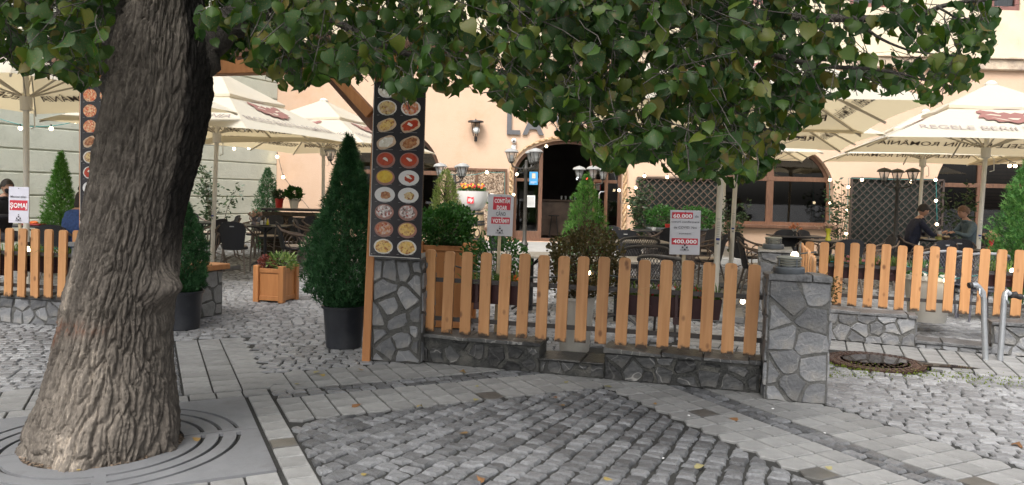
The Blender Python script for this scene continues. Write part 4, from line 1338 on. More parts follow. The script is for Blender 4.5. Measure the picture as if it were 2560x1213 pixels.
def parasol(label, loc, rot=-15, lean=(0, 0), ze=None, first=[None]):
    if first[0] is None:
        r = thing('parasol', label, 'parasol', loc, math.radians(rot), 'cream beer parasols over the terrace')
        MB().tube([(0, 0, 0), (0, 0, 3.3)], .037, 12).build('pole', m_pole, r, smooth=True)
        MB().box((0, 0, .05), (.7, .7, .08), b=.01).build('base', mat('parasol_base', (.2, .2, .2), .7), r)
        # price tape-like printed sleeve on the pole
        mb = MB()
        for k in range(9): mb.box((0, -.0375, 1.02 + k * .022), (.035, .003, .005))
        mb.box((0, -.0375, 1.235), (.04, .003, .006)); mb.box((0, -.0375, .985), (.045, .003, .03), mi=1); mb.box((0, -.0375, .95), (.035, .003, .006)); mb.box((0, -.0375, .93), (.03, .003, .02))
        mb.build('pole_print', [m_ink, mat('navy_print', (.03, .05, .2), .5, 0, 1, 0)], r)
        sl = (ZA - ZE) / HA
        # lower canopy from the opening at q to the edge; vent cap above
        q = .62
        mb = MB()
        for k in range(4):
            rt = Matrix.Rotation(k * PI / 2, 4, 'Z'); n = 12; vs = []
            for i in range(n + 1):
                t = -1 + 2 * i / n
                xin, xout = q * t, HA * t; sc_ = .05 * (1 - t * t)
                for u in (0, .25, .5, .75, 1):
                    h = q + (HA - sc_ - q) * u; sag = -.028 * math.sin(PI * u) * (1 - t * t)
                    vs.append(rt @ Vector((t * h, -h, ZE + (HA - h) * sl + sag + (0 if u < 1 else -.0))))
            fs = []
            for i in range(n):
                for u in range(4):
                    a = i * 5 + u; fs.append((a, a + 1, a + 6, a + 5))
            mb.add(vs, fs)
        mb.build('canopy', m_cloth, r, smooth=True)
        # hem
        mb = MB(); qv = .82; zb = ZE + (HA - qv) * sl + .07
        for k in range(4):
            rt = Matrix.Rotation(k * PI / 2, 4, 'Z')
            mb.add([rt @ Vector(v) for v in ((-qv, -qv, zb - .0), (0, -qv + .03, zb - .02), (qv, -qv, zb), (0, 0, ZA + .12))], [(0, 1, 3), (1, 2, 3)])
            mb.add([rt @ Vector(v) for v in ((-qv, -qv, zb), (0, -qv + .03, zb - .02), (qv, -qv, zb), (qv, -qv, zb - .05), (0, -qv + .03, zb - .07), (-qv, -qv, zb - .05))], [(0, 5, 4, 1), (1, 4, 3, 2)])
        mb.build('vent_cap', m_cloth, r)
        mb = MB(); mb.lathe([(.09, ZA + .06), (.1, ZA + .10), (.05, ZA + .15), (0, ZA + .16)], n=14); mb.build('finial', m_pole, r)
        for k in range(8):
            a = k * PI / 4; L = HA * (1.41421 if k % 2 else 1) - (.02 if k % 2 else .07); d = Vector((math.cos(a), math.sin(a), 0))
            f = HA * (1.41421 if k % 2 else 1)
            mb = MB(); mb.beam(d * .06 + Vector((0, 0, ZA - .10)), d * L + Vector((0, 0, ZE - .045 + .02)), .018, .028); rb = mb.build('rib', m_rib, r)
            mb = MB(); mid = d * (L * .5) + Vector((0, 0, (ZA + ZE) / 2 - .07)); mb.beam(Vector((0, 0, ZE + .02)) + d * .05, mid, .014, .022); mb.build('strut', m_rib, rb)
        mb = MB(); mb.lathe([(.038, ZE - .16), (.07, ZE - .15), (.075, ZE + .02), (.05, ZE + .05), (.038, ZE + .06)], n=14); mb.build('hub', m_pole, r)
        mb = MB(); mb.tube([(.05, 0, ZE - .1), (.13, 0, ZE - .16), (.14, 0, ZE - .36), (.08, 0, ZE - .38)], .008, 5); mb.build('crank', m_pole, r)
        # print on the four panels, a hair off the cloth on both faces
        ang = math.atan(sl)
        for k in range(4):
            rt = Matrix.Rotation(k * PI / 2, 4, 'Z')
            for side in (.012, -.012):
                T = rt @ frame((0, -HA + .33, ZE + .33 * sl), (1, 0, 0), (0, math.cos(ang), math.sin(ang)), (0, -math.sin(ang), math.cos(ang)))
                T = T @ Matrix.Translation((0, 0, side - .021 if side < 0 else side - .008))
                mb = MB(); put_text(mb, 'REGELE BERII ÎN ROMÂNIA', T, .15, 2.75, bold=.004)
                mb.v = [(v[0], v[1], v[2]) for v in mb.v]
                mb.build('lettering', m_text if side < 0 else mat('faded_print', (.30, .25, .22), .8, 0, 1, 0), r)
                T2 = T @ Matrix.Translation((0, .58, -.002 if side > 0 else -.004))
                mb = MB()
                for poly in (BEAR, CROWN):
                    tri = tessellate_polygon([[Vector((x, y, 0)) for x, y in poly]])
                    mb.add([T2 @ Vector((x * .92, y * .80 + (.0), 0)) for x, y in poly], [tuple(t) for t in tri])
                for poly in ([(-.40, .02), (-.30, .08), (-.16, .02), (-.18, -.03), (-.30, .02)], [(.40, .02), (.30, .08), (.16, .02), (.18, -.03), (.30, .02)], [(-.10, -.12), (.10, -.12), (.04, -.2), (-.04, -.2)], [(-.34, -.10), (-.2, -.16), (-.06, -.26), (-.16, -.24)]):
                    mb.add([T2 @ Vector((x * .92, y * .80, .004 if side > 0 else -.004)) for x, y in poly], [tuple(range(len(poly)))], 1)
                mb.build('bear_emblem', [m_bear if side > 0 else mat('bear_print_dark', (.08, .035, .03), .8, 0, 1, 0), m_cloth], r)
        first[0] = r
    else:
        r = dup(first[0], loc, math.radians(rot), label)
    if ze: r.scale = (1, 1, ze / ZE)
    r.rotation_euler = (lean[0], lean[1], math.radians(rot))
    return r


def pole_at(px, Y):
    p = P(px, 600, Y); return (p.x, p.y, 0)


parasol('parasol with the white pole nearest the 60.000 sign', pole_at(1792, 9.3), -15, (0, .012))
parasol('parasol behind the nearest one, middle of the row right of the door', pole_at(1828, 12.7), -15, (0, .02))
parasol('parasol farthest back in the row right of the door', pole_at(1806, 17.6), -15)
parasol('big parasol at the right edge, pole before the seated woman', pole_at(2443, 12.6), -15, (.0, .028), 2.41)
parasol('parasol behind the big right one, pole beside the dark trellis', pole_at(2294, 17.2), -15, (0, .015))
parasol('parasol at the far right corner, mostly cut off by the picture edge', pole_at(2720, 16.4), -15)
parasol('parasol at the left edge in front of the banded wall', pole_at(66, 10.0), -15, (0, 0), 2.6)
parasol('parasol just right of the tree trunk', pole_at(530, 13.4), -15, (0, .035), 2.42)
parasol('parasol left of the right menu board, behind the big cypress', pole_at(808, 16.5), -15, (0, -.01), 2.36)

# ------------------------------------------------------------------ the linden tree
TY = 4.24
prof = [(1200, 38, 448), (1150, 52, 446), (1100, 75, 443), (1050, 92, 436), (1000, 112, 427), (900, 140, 417), (800, 162, 418), (700, 182, 432),
        (600, 208, 442), (500, 226, 462), (400, 243, 490), (300, 258, 512), (200, 276, 522), (120, 290, 520), (0, 318, 500), (-140, 345, 490), (-300, 360, 490), (-520, 350, 470)]
zs_, cx_, cy_, rd_ = [], [], [], []
for y, xl, xr_ in prof:
    a, b = P(xl, y, TY), P(xr_, y, TY)
    zs_.append((a.z + b.z) / 2); cx_.append((a.x + b.x) / 2 - gc[0]); rd_.append((b.x - a.x) / 2 * .985)
zs_[0] = -.02; rd_[0] *= .87; rd_[1] *= .91; rd_[2] *= .96
NZ, NA = 900, 420
zz = np.linspace(-.02, zs_[-1], NZ)
cx = np.interp(zz, zs_, cx_); rr = np.interp(zz, zs_, rd_)
k = np.ones(31) / 31
cx = np.convolve(np.pad(cx, 15, 'edge'), k, 'valid'); rr = np.convolve(np.pad(rr, 15, 'edge'), k, 'valid')
th = np.arange(NA) / NA * 2 * np.pi
TH, ZZ = np.meshgrid(th, zz)
RRb = np.repeat(rr[:, None], NA, 1)


def vnoise(x, y, z, seed=0):
    xi, yi, zi = np.floor(x).astype(np.int64), np.floor(y).astype(np.int64), np.floor(z).astype(np.int64)
    xf, yf, zf = x - xi, y - yi, z - zi
    f = lambda t: t * t * (3 - 2 * t)
    u, v, w = f(xf), f(yf), f(zf)
    def h(a, b, c):
        n = (a * 374761393 + b * 668265263 + c * 2147483647 + seed * 974711) & 0xffffffff
        n = ((n ^ (n >> 13)) * 1274126177) & 0xffffffff
        return ((n ^ (n >> 16)) & 0xffff) / 65535.0
    def L(a, b, t): return a + (b - a) * t
    return L(L(L(h(xi, yi, zi), h(xi + 1, yi, zi), u), L(h(xi, yi + 1, zi), h(xi + 1, yi + 1, zi), u), v),
             L(L(h(xi, yi, zi + 1), h(xi + 1, yi, zi + 1), u), L(h(xi, yi + 1, zi + 1), h(xi + 1, yi + 1, zi + 1), u), v), w)


def fbm(x, y, z, o=4, seed=0):
    s = 0; a = .5
    for i in range(o):
        s = s + a * vnoise(x * 2 ** i, y * 2 ** i, z * 2 ** i, seed + i); a *= .5
    return s


X0, Y0 = np.cos(TH), np.sin(TH)
# warp the angle so that the ridges wander and fork
w1 = fbm(X0 * 2.2, Y0 * 2.2, ZZ * 2.6, 3, 3) - .5
w2 = fbm(X0 * 5, Y0 * 5, ZZ * 7, 3, 9) - .5
NCELL = 50
uu = (TH / (2 * np.pi) * NCELL + w1 * 3.4 + w2 * 1.0) % NCELL
vv = ZZ / .19 + w2 * .8 + w1 * 2
ui, vi = np.floor(uu), np.floor(vv)
Fa = np.full(uu.shape, 9.0); Fb = np.full(uu.shape, 9.0)
for du in (-1, 0, 1):
    for dv in (-1, 0, 1):
        a = (ui + du) % NCELL; b = vi + dv
        h = np.sin(a * 127.1 + b * 311.7) * 43758.5453; h1 = h - np.floor(h)
        h = np.sin(a * 269.5 + b * 183.3) * 43758.5453; h2 = h - np.floor(h)
        d = np.hypot((ui + du + .15 + h1 * .7) - uu, ((b + h2) - vv) * .62)
        Fb = np.where(d < Fa, Fa, np.minimum(Fb, d)); Fa = np.minimum(Fa, d)
ridge = np.clip((Fb - Fa) * 4.6, 0, 1) ** .7
streak = fbm(X0 * 34, Y0 * 34, ZZ * 5, 4, 31) - .5
small = np.abs(fbm(X0 * 22 + w2 * 3, Y0 * 22 + w2 * 3, ZZ * 9 + w2 * 4, 3, 35) - .48)
fine = fbm(X0 * 30 * RRb / .3, Y0 * 30 * RRb / .3, ZZ * 34, 4, 21)
coarse = fbm(X0 * 3, Y0 * 3, ZZ * 3, 3, 40) - .5
dep = .025 + .006 * np.clip(1 - ZZ / 1.2, 0, 1)
disp = (ridge - .6) * dep * (.55 + .9 * fbm(X0 * 4, Y0 * 4, ZZ * 4, 2, 77)) + (fine - .5) * .016 + streak * .014 - np.clip(.07 - small, 0, .07) * .13 + coarse * .03
# root flare lobes and the burl on the right side
flare = np.clip(1 - ZZ / .45, 0, 1) ** 2
disp += flare * (.028 * np.cos(TH * 5 + 1.0) + .012 * np.cos(TH * 9 + .4))
def bump_at(th0, z0, s1, s2, h):
    dth = np.angle(np.exp(1j * (TH - th0)))
    return h * np.exp(-(dth * RRb / s1) ** 2 - ((ZZ - z0) / s2) ** 2)
bz = P(420, 722, TY).z
bb = bump_at(-.38, bz + .02, .088, .082, .13)
disp = disp * (1 - .35 * np.clip(bb / .06, 0, 1)) + bb - bump_at(-.55, bz - .13, .13, .03, .018)
RR = RRb + disp
XX = cx[:, None] + RR * np.cos(TH); YY = RR * np.sin(TH) * .97
co = np.stack([XX, YY, ZZ + (fine - .5) * .004], -1).reshape(-1, 3)
idx = np.arange(NZ * NA).reshape(NZ, NA)
A_ = idx[:-1]; B_ = idx[1:]
quads = np.stack([A_, np.roll(A_, -1, 1), np.roll(B_, -1, 1), B_], -1).reshape(-1, 4)
me = bpy.data.meshes.new('trunk')
me.vertices.add(len(co)); me.vertices.foreach_set('co', co.ravel())
me.loops.add(quads.size); me.loops.foreach_set('vertex_index', quads.ravel())
me.polygons.add(len(quads)); me.polygons.foreach_set('loop_start', np.arange(0, quads.size, 4)); me.polygons.foreach_set('loop_total', np.full(len(quads), 4))
me.polygons.foreach_set('use_smooth', np.ones(len(quads), bool))
# wood tone: 0 dark wet bark, .5 grey bark, 1 pale worn wood
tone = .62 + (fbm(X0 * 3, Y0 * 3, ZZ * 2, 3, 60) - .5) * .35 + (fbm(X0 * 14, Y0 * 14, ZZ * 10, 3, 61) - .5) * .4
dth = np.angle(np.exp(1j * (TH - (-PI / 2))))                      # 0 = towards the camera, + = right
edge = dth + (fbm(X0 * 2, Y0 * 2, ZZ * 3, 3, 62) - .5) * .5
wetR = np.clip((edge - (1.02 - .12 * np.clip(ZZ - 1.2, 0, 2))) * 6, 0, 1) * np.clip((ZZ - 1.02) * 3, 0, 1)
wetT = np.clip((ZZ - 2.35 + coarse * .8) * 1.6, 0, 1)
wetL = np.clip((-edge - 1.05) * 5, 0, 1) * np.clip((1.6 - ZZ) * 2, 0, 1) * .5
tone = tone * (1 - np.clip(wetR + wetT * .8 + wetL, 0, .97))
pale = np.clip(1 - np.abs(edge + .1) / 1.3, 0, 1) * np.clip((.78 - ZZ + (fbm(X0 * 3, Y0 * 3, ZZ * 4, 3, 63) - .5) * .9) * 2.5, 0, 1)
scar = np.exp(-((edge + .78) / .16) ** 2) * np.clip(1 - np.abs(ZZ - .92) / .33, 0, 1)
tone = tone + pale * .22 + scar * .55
red = np.exp(-((edge + .35) / .5) ** 2 - ((ZZ - .72) / .035) ** 2) + np.exp(-((edge + .85) / .2) ** 2 - ((ZZ - .66) / .06) ** 2)
me.update()
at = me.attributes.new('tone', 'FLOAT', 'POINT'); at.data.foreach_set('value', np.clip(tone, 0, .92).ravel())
at = me.attributes.new('scar', 'FLOAT', 'POINT'); at.data.foreach_set('value', (np.clip(red, 0, 1) * np.clip(fine * 3 - 1.1, 0, 1)).ravel())
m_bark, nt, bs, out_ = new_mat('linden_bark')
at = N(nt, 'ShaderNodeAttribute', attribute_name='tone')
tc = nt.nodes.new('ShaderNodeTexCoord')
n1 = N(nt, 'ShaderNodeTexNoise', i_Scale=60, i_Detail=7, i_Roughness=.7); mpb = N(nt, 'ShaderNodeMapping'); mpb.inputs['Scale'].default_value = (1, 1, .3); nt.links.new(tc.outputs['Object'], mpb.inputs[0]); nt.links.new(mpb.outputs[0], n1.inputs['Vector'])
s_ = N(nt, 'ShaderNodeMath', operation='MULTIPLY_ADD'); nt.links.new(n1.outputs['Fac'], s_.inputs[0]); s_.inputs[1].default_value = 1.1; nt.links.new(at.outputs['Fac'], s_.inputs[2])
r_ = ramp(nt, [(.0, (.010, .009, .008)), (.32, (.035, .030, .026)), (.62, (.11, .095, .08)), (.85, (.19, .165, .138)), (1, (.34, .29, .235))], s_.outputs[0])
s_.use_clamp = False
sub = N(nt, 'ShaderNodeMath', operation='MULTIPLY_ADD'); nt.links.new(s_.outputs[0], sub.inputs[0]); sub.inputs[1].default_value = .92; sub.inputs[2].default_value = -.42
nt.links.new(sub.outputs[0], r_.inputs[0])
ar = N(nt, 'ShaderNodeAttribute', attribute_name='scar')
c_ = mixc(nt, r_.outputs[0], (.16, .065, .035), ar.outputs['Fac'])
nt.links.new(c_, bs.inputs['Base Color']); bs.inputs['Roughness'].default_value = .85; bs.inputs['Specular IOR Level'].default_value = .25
b = N(nt, 'ShaderNodeBump', i_Strength=.7, i_Distance=.006)
n2 = N(nt, 'ShaderNodeTexNoise', i_Scale=130, i_Detail=6); nt.links.new(tc.outputs['Object'], n2.inputs['Vector'])
nt.links.new(n2.outputs['Fac'], b.inputs['Height']); nt.links.new(b.outputs[0], bs.inputs['Normal'])
me.materials.append(m_bark)
tree = thing('linden_tree', 'big linden tree with ridged bark and a low leafy crown over the square', 'tree', (gc[0], gc[1], 0))
TR = Vector((gc[0], gc[1], 0))
link('trunk', me, tree)
m_branch = mat('branch_bark', (.022, .019, .016), .8, .5, 30, .8, 60, c2=(.07, .06, .05))
TOP = Vector((cx_[11], 0, zs_[11]))


def limb(pts, r0, r1, n=12):
    """smooth tube through the given points"""
    pts = [Vector(p) for p in pts]; out = []
    for i in range(len(pts) - 1):
        p0, p1, p2, p3 = pts[max(0, i - 1)], pts[i], pts[i + 1], pts[min(len(pts) - 1, i + 2)]
        for k in range(5):
            t = k / 5; out.append(.5 * ((2 * p1) + (p2 - p0) * t + (2 * p0 - 5 * p1 + 4 * p2 - p3) * t * t + (3 * p1 - p0 - 3 * p2 + p3) * t ** 3))
    out.append(pts[-1]); m = len(out)
    out = [p + Vector((R.uniform(-1, 1), R.uniform(-1, 1), R.uniform(-1, 1))) * r1 * .5 for p in out]
    mb = MB(); mb.tube(out, [r0 + (r1 - r0) * (i / (m - 1)) ** .8 for i in range(m)], n); mb.build('branch', m_branch, tree, smooth='all')
    return out


def Q(px, py, Y): return P(px, py, Y) - TR
limb([Q(385, 520, 4.25), Q(425, 330, 4.27), Q(480, 170, 4.3), Q(560, 65, 4.35), Q(680, -20, 4.5), Q(900, -140, 4.8), Q(1300, -230, 5.0), Q(1800, -260, 5)], .145, .05, 16)
limb([Q(330, 240, 4.2), Q(300, 60, 4.2), Q(200, -120, 4.0), Q(0, -300, 3.8), Q(-300, -420, 3.6)], .14, .05, 14)
limb([Q(420, -480, 4.24), Q(440, -800, 4.3), Q(500, -1200, 4.6)], .22, .1, 14)
limb([Q(1250, -225, 5.0), Q(1500, -60, 4.7), Q(1800, 30, 4.4), Q(2100, 45, 4.2), Q(2260, 45, 4.1), Q(2380, 10, 4.0), Q(2520, -5, 4.0)], .045, .006, 8)
limb([Q(1500, -60, 4.7), Q(1700, 60, 4.4), Q(1900, 130, 4.2), Q(2060, 165, 4.1), Q(2200, 175, 4.0), Q(2330, 205, 4.0)], .03, .004, 8)
limb([Q(1500, -60, 4.7), Q(1650, 130, 4.3), Q(1800, 260, 4.2), Q(1930, 330, 4.2), Q(2010, 345, 4.2)], .028, .004, 8)
limb([Q(700, -30, 4.5), Q(850, 60, 4.3), Q(1000, 130, 4.2), Q(1150, 170, 4.1), Q(1300, 260, 4.0)], .03, .004, 8)
limb([Q(250, -60, 4.0), Q(120, 60, 3.9), Q(0, 140, 3.8), Q(-150, 180, 3.8)], .03, .004, 8)
limb([Q(2340, 15, 4.0), Q(2420, 60, 3.95), Q(2470, 60, 3.9)], .008, .003, 6)
limb([Q(2140, 45, 4.2), Q(2190, 90, 4.1), Q(2290, 130, 4.05), Q(2420, 140, 4.0)], .012, .003, 6)

ENV = [(-900, 260), (-300, 250), (0, 158), (60, 195), (150, 205), (200, 235), (250, 215), (290, 150), (310, 95), (330, 55), (455, 30), (475, 120), (540, 150), (600, 160), (660, 200), (700, 225), (740, 235), (800, 205), (860, 222), (900, 205), (945, 225), (985, 250), (1010, 285), (1060, 240),
       (1130, 255), (1170, 225), (1220, 255), (1280, 300), (1340, 318), (1400, 345), (1450, 392), (1500, 430), (1550, 440), (1600, 400), (1650, 425), (1710, 462), (1760, 450), (1800, 468), (1850, 472), (1900, 450), (1945, 400), (1965, 345), (2000, 325), (2050, 310),
       (2065, 255), (2120, 240), (2180, 245), (2240, 240), (2300, 268), (2360, 265), (2400, 235), (2440, 205), (2465, 120), (2485, 40), (2510, -20), (2600, -90), (3400, -300)]
ex, ey = [a for a, b in ENV], [b for a, b in ENV]
env = lambda x: float(np.interp(x, ex, ey))
LEAF = [(0, 0), (.16, .06), (.36, -.02), (.50, .18), (.53, .42), (.42, .68), (.2, .90), (.05, 1.10), (0, 1.22), (-.06, 1.08), (-.22, .90), (-.42, .68), (-.52, .40), (-.48, .17), (-.33, -.02), (-.14, .06)]
MID = [(0, .05), (0, .4), (0, .8)]


def leaf_geo(s, curl):
    """a heart shaped linden leaf hanging tip down, folded along the midrib, with a toothed edge"""
    vs = [(0, 0, 0), (0, -.42 * s, 0), (0, -.85 * s, 0)]
    n = len(LEAF)
    for i, (x, y) in enumerate(LEAF):
        j = 1 + R.uniform(-.07, .07)
        z = -abs(x) * curl[0] + curl[1] * (y - .4) ** 2 + R.uniform(-.035, .035)
        vs.append((x * s * j, -y * s, z * s))
    m = vs[1]; vs[1] = (0, m[1], .0); vs[2] = (0, vs[2][1], curl[1] * .2 * s)
    vs[0] = (0, 0, curl[1] * .16 * s)
    fs = []
    right = [3, 4, 5, 6, 7, 8, 9, 10, 11]; left = [11, 12, 13, 14, 15, 16, 17, 18, 3]
    fs += [(0, 4, 3)] if False else []
    fs += [(0, 4, 5, 6), (0, 6, 7, 1), (1, 7, 8, 2), (2, 8, 9, 10), (2, 10, 11), (2, 11, 12), (2, 12, 13, 14), (1, 2, 14, 15), (0, 1, 15, 16), (0, 16, 17, 18)]
    return vs, fs


m_leaf = leafmat('linden_leaf', [(.014, .036, .009), (.020, .050, .011), (.026, .062, .012), (.018, .044, .014), (.034, .072, .013), (.042, .082, .010), (.075, .095, .014), (.10, .08, .02)], .38, .5, .28, wear=(.14, .09, .03))
m_leaf_d = m_leaf
twig = MB(); leaves = []


def leaf_matrix(p, face_cam=.4):
    # leaves hang roughly facing sideways with random turn
    az = R.uniform(-PI, PI) if R.random() > face_cam else R.gauss(0, .7)
    tilt = R.gauss(.25, .35); roll = R.gauss(0, .45)
    return Matrix.Translation(p) @ Matrix.Rotation(az, 4, 'Z') @ Matrix.Rotation(PI / 2 - tilt, 4, 'X') @ Matrix.Rotation(roll, 4, 'Z')


def outside(p, s, Mx):
    """true when a leaf would hang below the underside of the crown or before the stem"""
    for loc in ((0, -1.15 * s, 0), (.4 * s, -.5 * s, 0), (-.4 * s, -.5 * s, 0), (0, 0, 0)):
        w = Mx @ Vector(loc) + TR
        if w.y < .6: continue
        x = FPX * w.x / w.y; px = 1280 + x; py = H0 - FPX * (w.z - 1.5) / w.y + x * ROLL
        if -1200 < px < 3400:
            if py > env(px) + 4: return True
            if 282 < px < 478 and py > 6 and w.y < 4.35: return True
    return False


def sprig(p, n, big, tintbase=None):
    if tintbase is None: tintbase = R.random()
    """a drooping twig end with leaves on both sides"""
    d = Vector((R.gauss(.25, .6), R.gauss(-.1, .6), R.gauss(-.55, .35))).normalized()
    L = R.uniform(.10, .24)
    q = p; pts = [p]
    for k in range(n):
        q = q + d * (L / n) + Vector((R.gauss(0, .01), R.gauss(0, .01), -.004)); pts.append(q)
        s = R.uniform(.038, .080) * big
        st = Vector((R.gauss(0, .04), R.gauss(0, .04), -abs(R.gauss(.02, .02))))
        b = q + st; Mx = leaf_matrix(b)
        if big < 1.5 and outside(b, s, Mx): continue
        leaves.append((b, s, Mx, tintbase))
        twig.tube([q, b], .0012, 3, False)
    if big > 1.5 or not outside(pts[-1], .03, Matrix.Translation(pts[-1])): twig.tube(pts, .0022, 4, False)


# hanging crown seen in the picture, with the crown going on outside the frame
k = 0
while k < 3100:
    px = R.uniform(-900, 2620) if R.random() < .82 else R.uniform(1250, 1980)
    e = env(px); py = R.uniform(-420, e)
    if px > 2000:
        if py < -20 and R.random() < .6: continue
        if px > 2250 and py > 60 and R.random() < .25: continue
        if 2080 < px < 2200 and 70 < py < 110 and R.random() < .8: continue
    Y = R.uniform(3.0, 4.9) if px < 1900 else R.uniform(3.5, 4.6)
    if 255 < px < 540 and py > 20: Y = R.uniform(4.5, 5.2)
    if 255 < px < 540 and py > 60: continue
    if 275 < px < 490 and py > -130 and Y < 4.45: continue
    if px < 255: Y = R.uniform(2.9, 4.4)
    n = R.randint(2, 5)
    # keep the hanging ends inside the outline
    drop = 40 if Y > 3.6 else 55
    if py > e - drop: py -= drop
    sprig(Q(px, py, Y), n, 1.0 if px < 1900 else .95)
    k += 1
# dark back layer deeper in the crown
for k in range(2500):
    px = R.uniform(-900, 2050); e = env(px) - 60; py = R.uniform(-500, e)
    if 250 < px < 545 and py > -10: continue
    sprig(Q(px, py, R.uniform(4.6, 6.3)), R.randint(3, 5), 1.1)
# crown above, outside the picture: gives the shade under the tree
for k in range(1400):
    a = R.uniform(0, 2 * PI); rr_ = 4.6 * math.sqrt(R.random()); h = R.uniform(3.6, 6.8)
    if h > 6.8 - rr_ * .45: continue
    p = Vector((.6 + rr_ * math.cos(a), .6 + rr_ * math.sin(a), h))
    q = p + TR
    if q.y > 0 and abs(q.x / max(q.y, .1)) < .75 and (q.z - 1.5) / max(q.y, .1) < .28: continue
    sprig(p, 3, 1.9)
# clusters hanging on their own, as along the lower edge
for px, py, Y, n in ((998, 215, 3.4, 3), (1012, 250, 3.4, 2), (180, 190, 3.6, 3), (85, 175, 3.7, 3), (60, 190, 3.7, 2), (225, 190, 3.6, 3), (640, 150, 3.6, 3), (730, 190, 3.6, 3), (500, 60, 3.7, 4), (530, 40, 3.6, 4), (560, 70, 3.6, 3), (470, 90, 3.8, 2), (320, 20, 3.4, 2), (355, -30, 3.4, 3), (410, -60, 3.4, 3),
                     (2280, 215, 3.9, 3), (2310, 225, 3.9, 2), (2200, 215, 3.95, 3), (2330, 250, 3.9, 2), (2440, 60, 3.9, 3), (2480, 45, 3.9, 2), (2420, 165, 3.9, 4), (2455, 160, 3.9, 3), (2440, 190, 3.9, 2), (2380, 180, 3.9, 3), (2150, 190, 4.0, 3), (1450, 330, 3.9, 4), (1400, 345, 3.9, 4), (1500, 380, 3.9, 4), (1530, 390, 3.9, 3), (1240, 240, 3.8, 4), (1280, 270, 3.8, 4), (1320, 300, 3.8, 3)):
    sprig(Q(px, py, Y), n, 1.0)
cand = []
for i, (p, s, Mx, tb) in enumerate(leaves):
    w = p + TR
    if w.y > .5:
        px = 1280 + FPX * w.x / w.y; py = H0 - FPX * (w.z - 1.5) / w.y + (px - 1280) * ROLL
        if -20 < px < 2580 and -20 < py < 500: cand.append((w.y / s, i))
cand.sort(); single = set(i for _, i in cand[:300])
lm = [MB() for _ in range(8)]; lmesh = []
for mbx in lm:
    vs, fs = leaf_geo(1.0, (R.uniform(.1, .85), R.uniform(-.6, .6))); mbx.add(vs, fs); lmesh.append(mbx.mesh('leaf', m_leaf, 'all'))
lv, lf, lt = [], [], []; o = 0
tmpl = [leaf_geo(1.0, (R.uniform(.05, .9), R.uniform(-.7, .7))) for _ in range(14)]
tv = [np.array(t[0]) for t in tmpl]
for i, (p, s, Mx, tb) in enumerate(leaves):
    if i in single:
        ob = link('leaf', lmesh[i % 8], tree); ob.matrix_local = Mx @ Matrix.Scale(s, 4); continue
    t = R.randrange(14); A3 = np.array(Mx.to_3x3()) * s
    lv.append(tv[t] @ A3.T + np.array(p)); lf.extend([tuple(a + o for a in f) for f in tmpl[t][1]]); o += len(tv[t])
    c = min(1, max(0, (tb * .55 + R.random() * .45 if R.random() < .93 else R.random()))) ** .9; lt.extend([c] * len(tmpl[t][1]))
me = bpy.data.meshes.new('leaves'); me.from_pydata(np.concatenate(lv).tolist(), [], lf); me.materials.append(m_leaf)
at = me.attributes.new('tint', 'FLOAT', 'FACE'); at.data.foreach_set('value', lt)
me.polygons.foreach_set('use_smooth', [True] * len(lf)); me.update()
link('leaves', me, tree, kind='stuff')
twig.build('twigs', m_branch, tree, kind='stuff')

# ------------------------------------------------------------------ shrubs and small trees
m_thuja = leafmat('thuja_dark', [(.014, .055, .022), (.024, .085, .03), (.038, .115, .042), (.07, .16, .07)], .15, .6, .3)
m_thuja_l = leafmat('thuja_light', [(.05, .15, .03), (.08, .21, .04), (.12, .27, .06), (.17, .29, .08)], .2, .6, .3)
m_thuja_m = leafmat('thuja_mid', [(.03, .10, .025), (.05, .15, .035), (.09, .21, .05), (.13, .24, .07)], .2, .6, .3)
m_thuja_y = leafmat('thuja_yellow', [(.10, .16, .03), (.18, .24, .06), (.28, .33, .10), (.36, .38, .18)], .2, .6, .3)
m_bush = leafmat('bush_green', [(.02, .07, .012), (.035, .11, .02), (.05, .14, .03), (.02, .06, .015)], .2, .5, .4)
m_laurel = leafmat('laurel_leaf', [(.018, .04, .016), (.03, .06, .025), (.05, .085, .035), (.02, .045, .02)], .2, .45, .5)
m_brownl = leafmat('bronze_leaf', [(.05, .045, .018), (.09, .07, .03), (.13, .09, .04), (.035, .04, .014)], .2, .5, .4)
m_stem = mat('stem_bark', (.06, .045, .03), .8, .3, 20, .4)


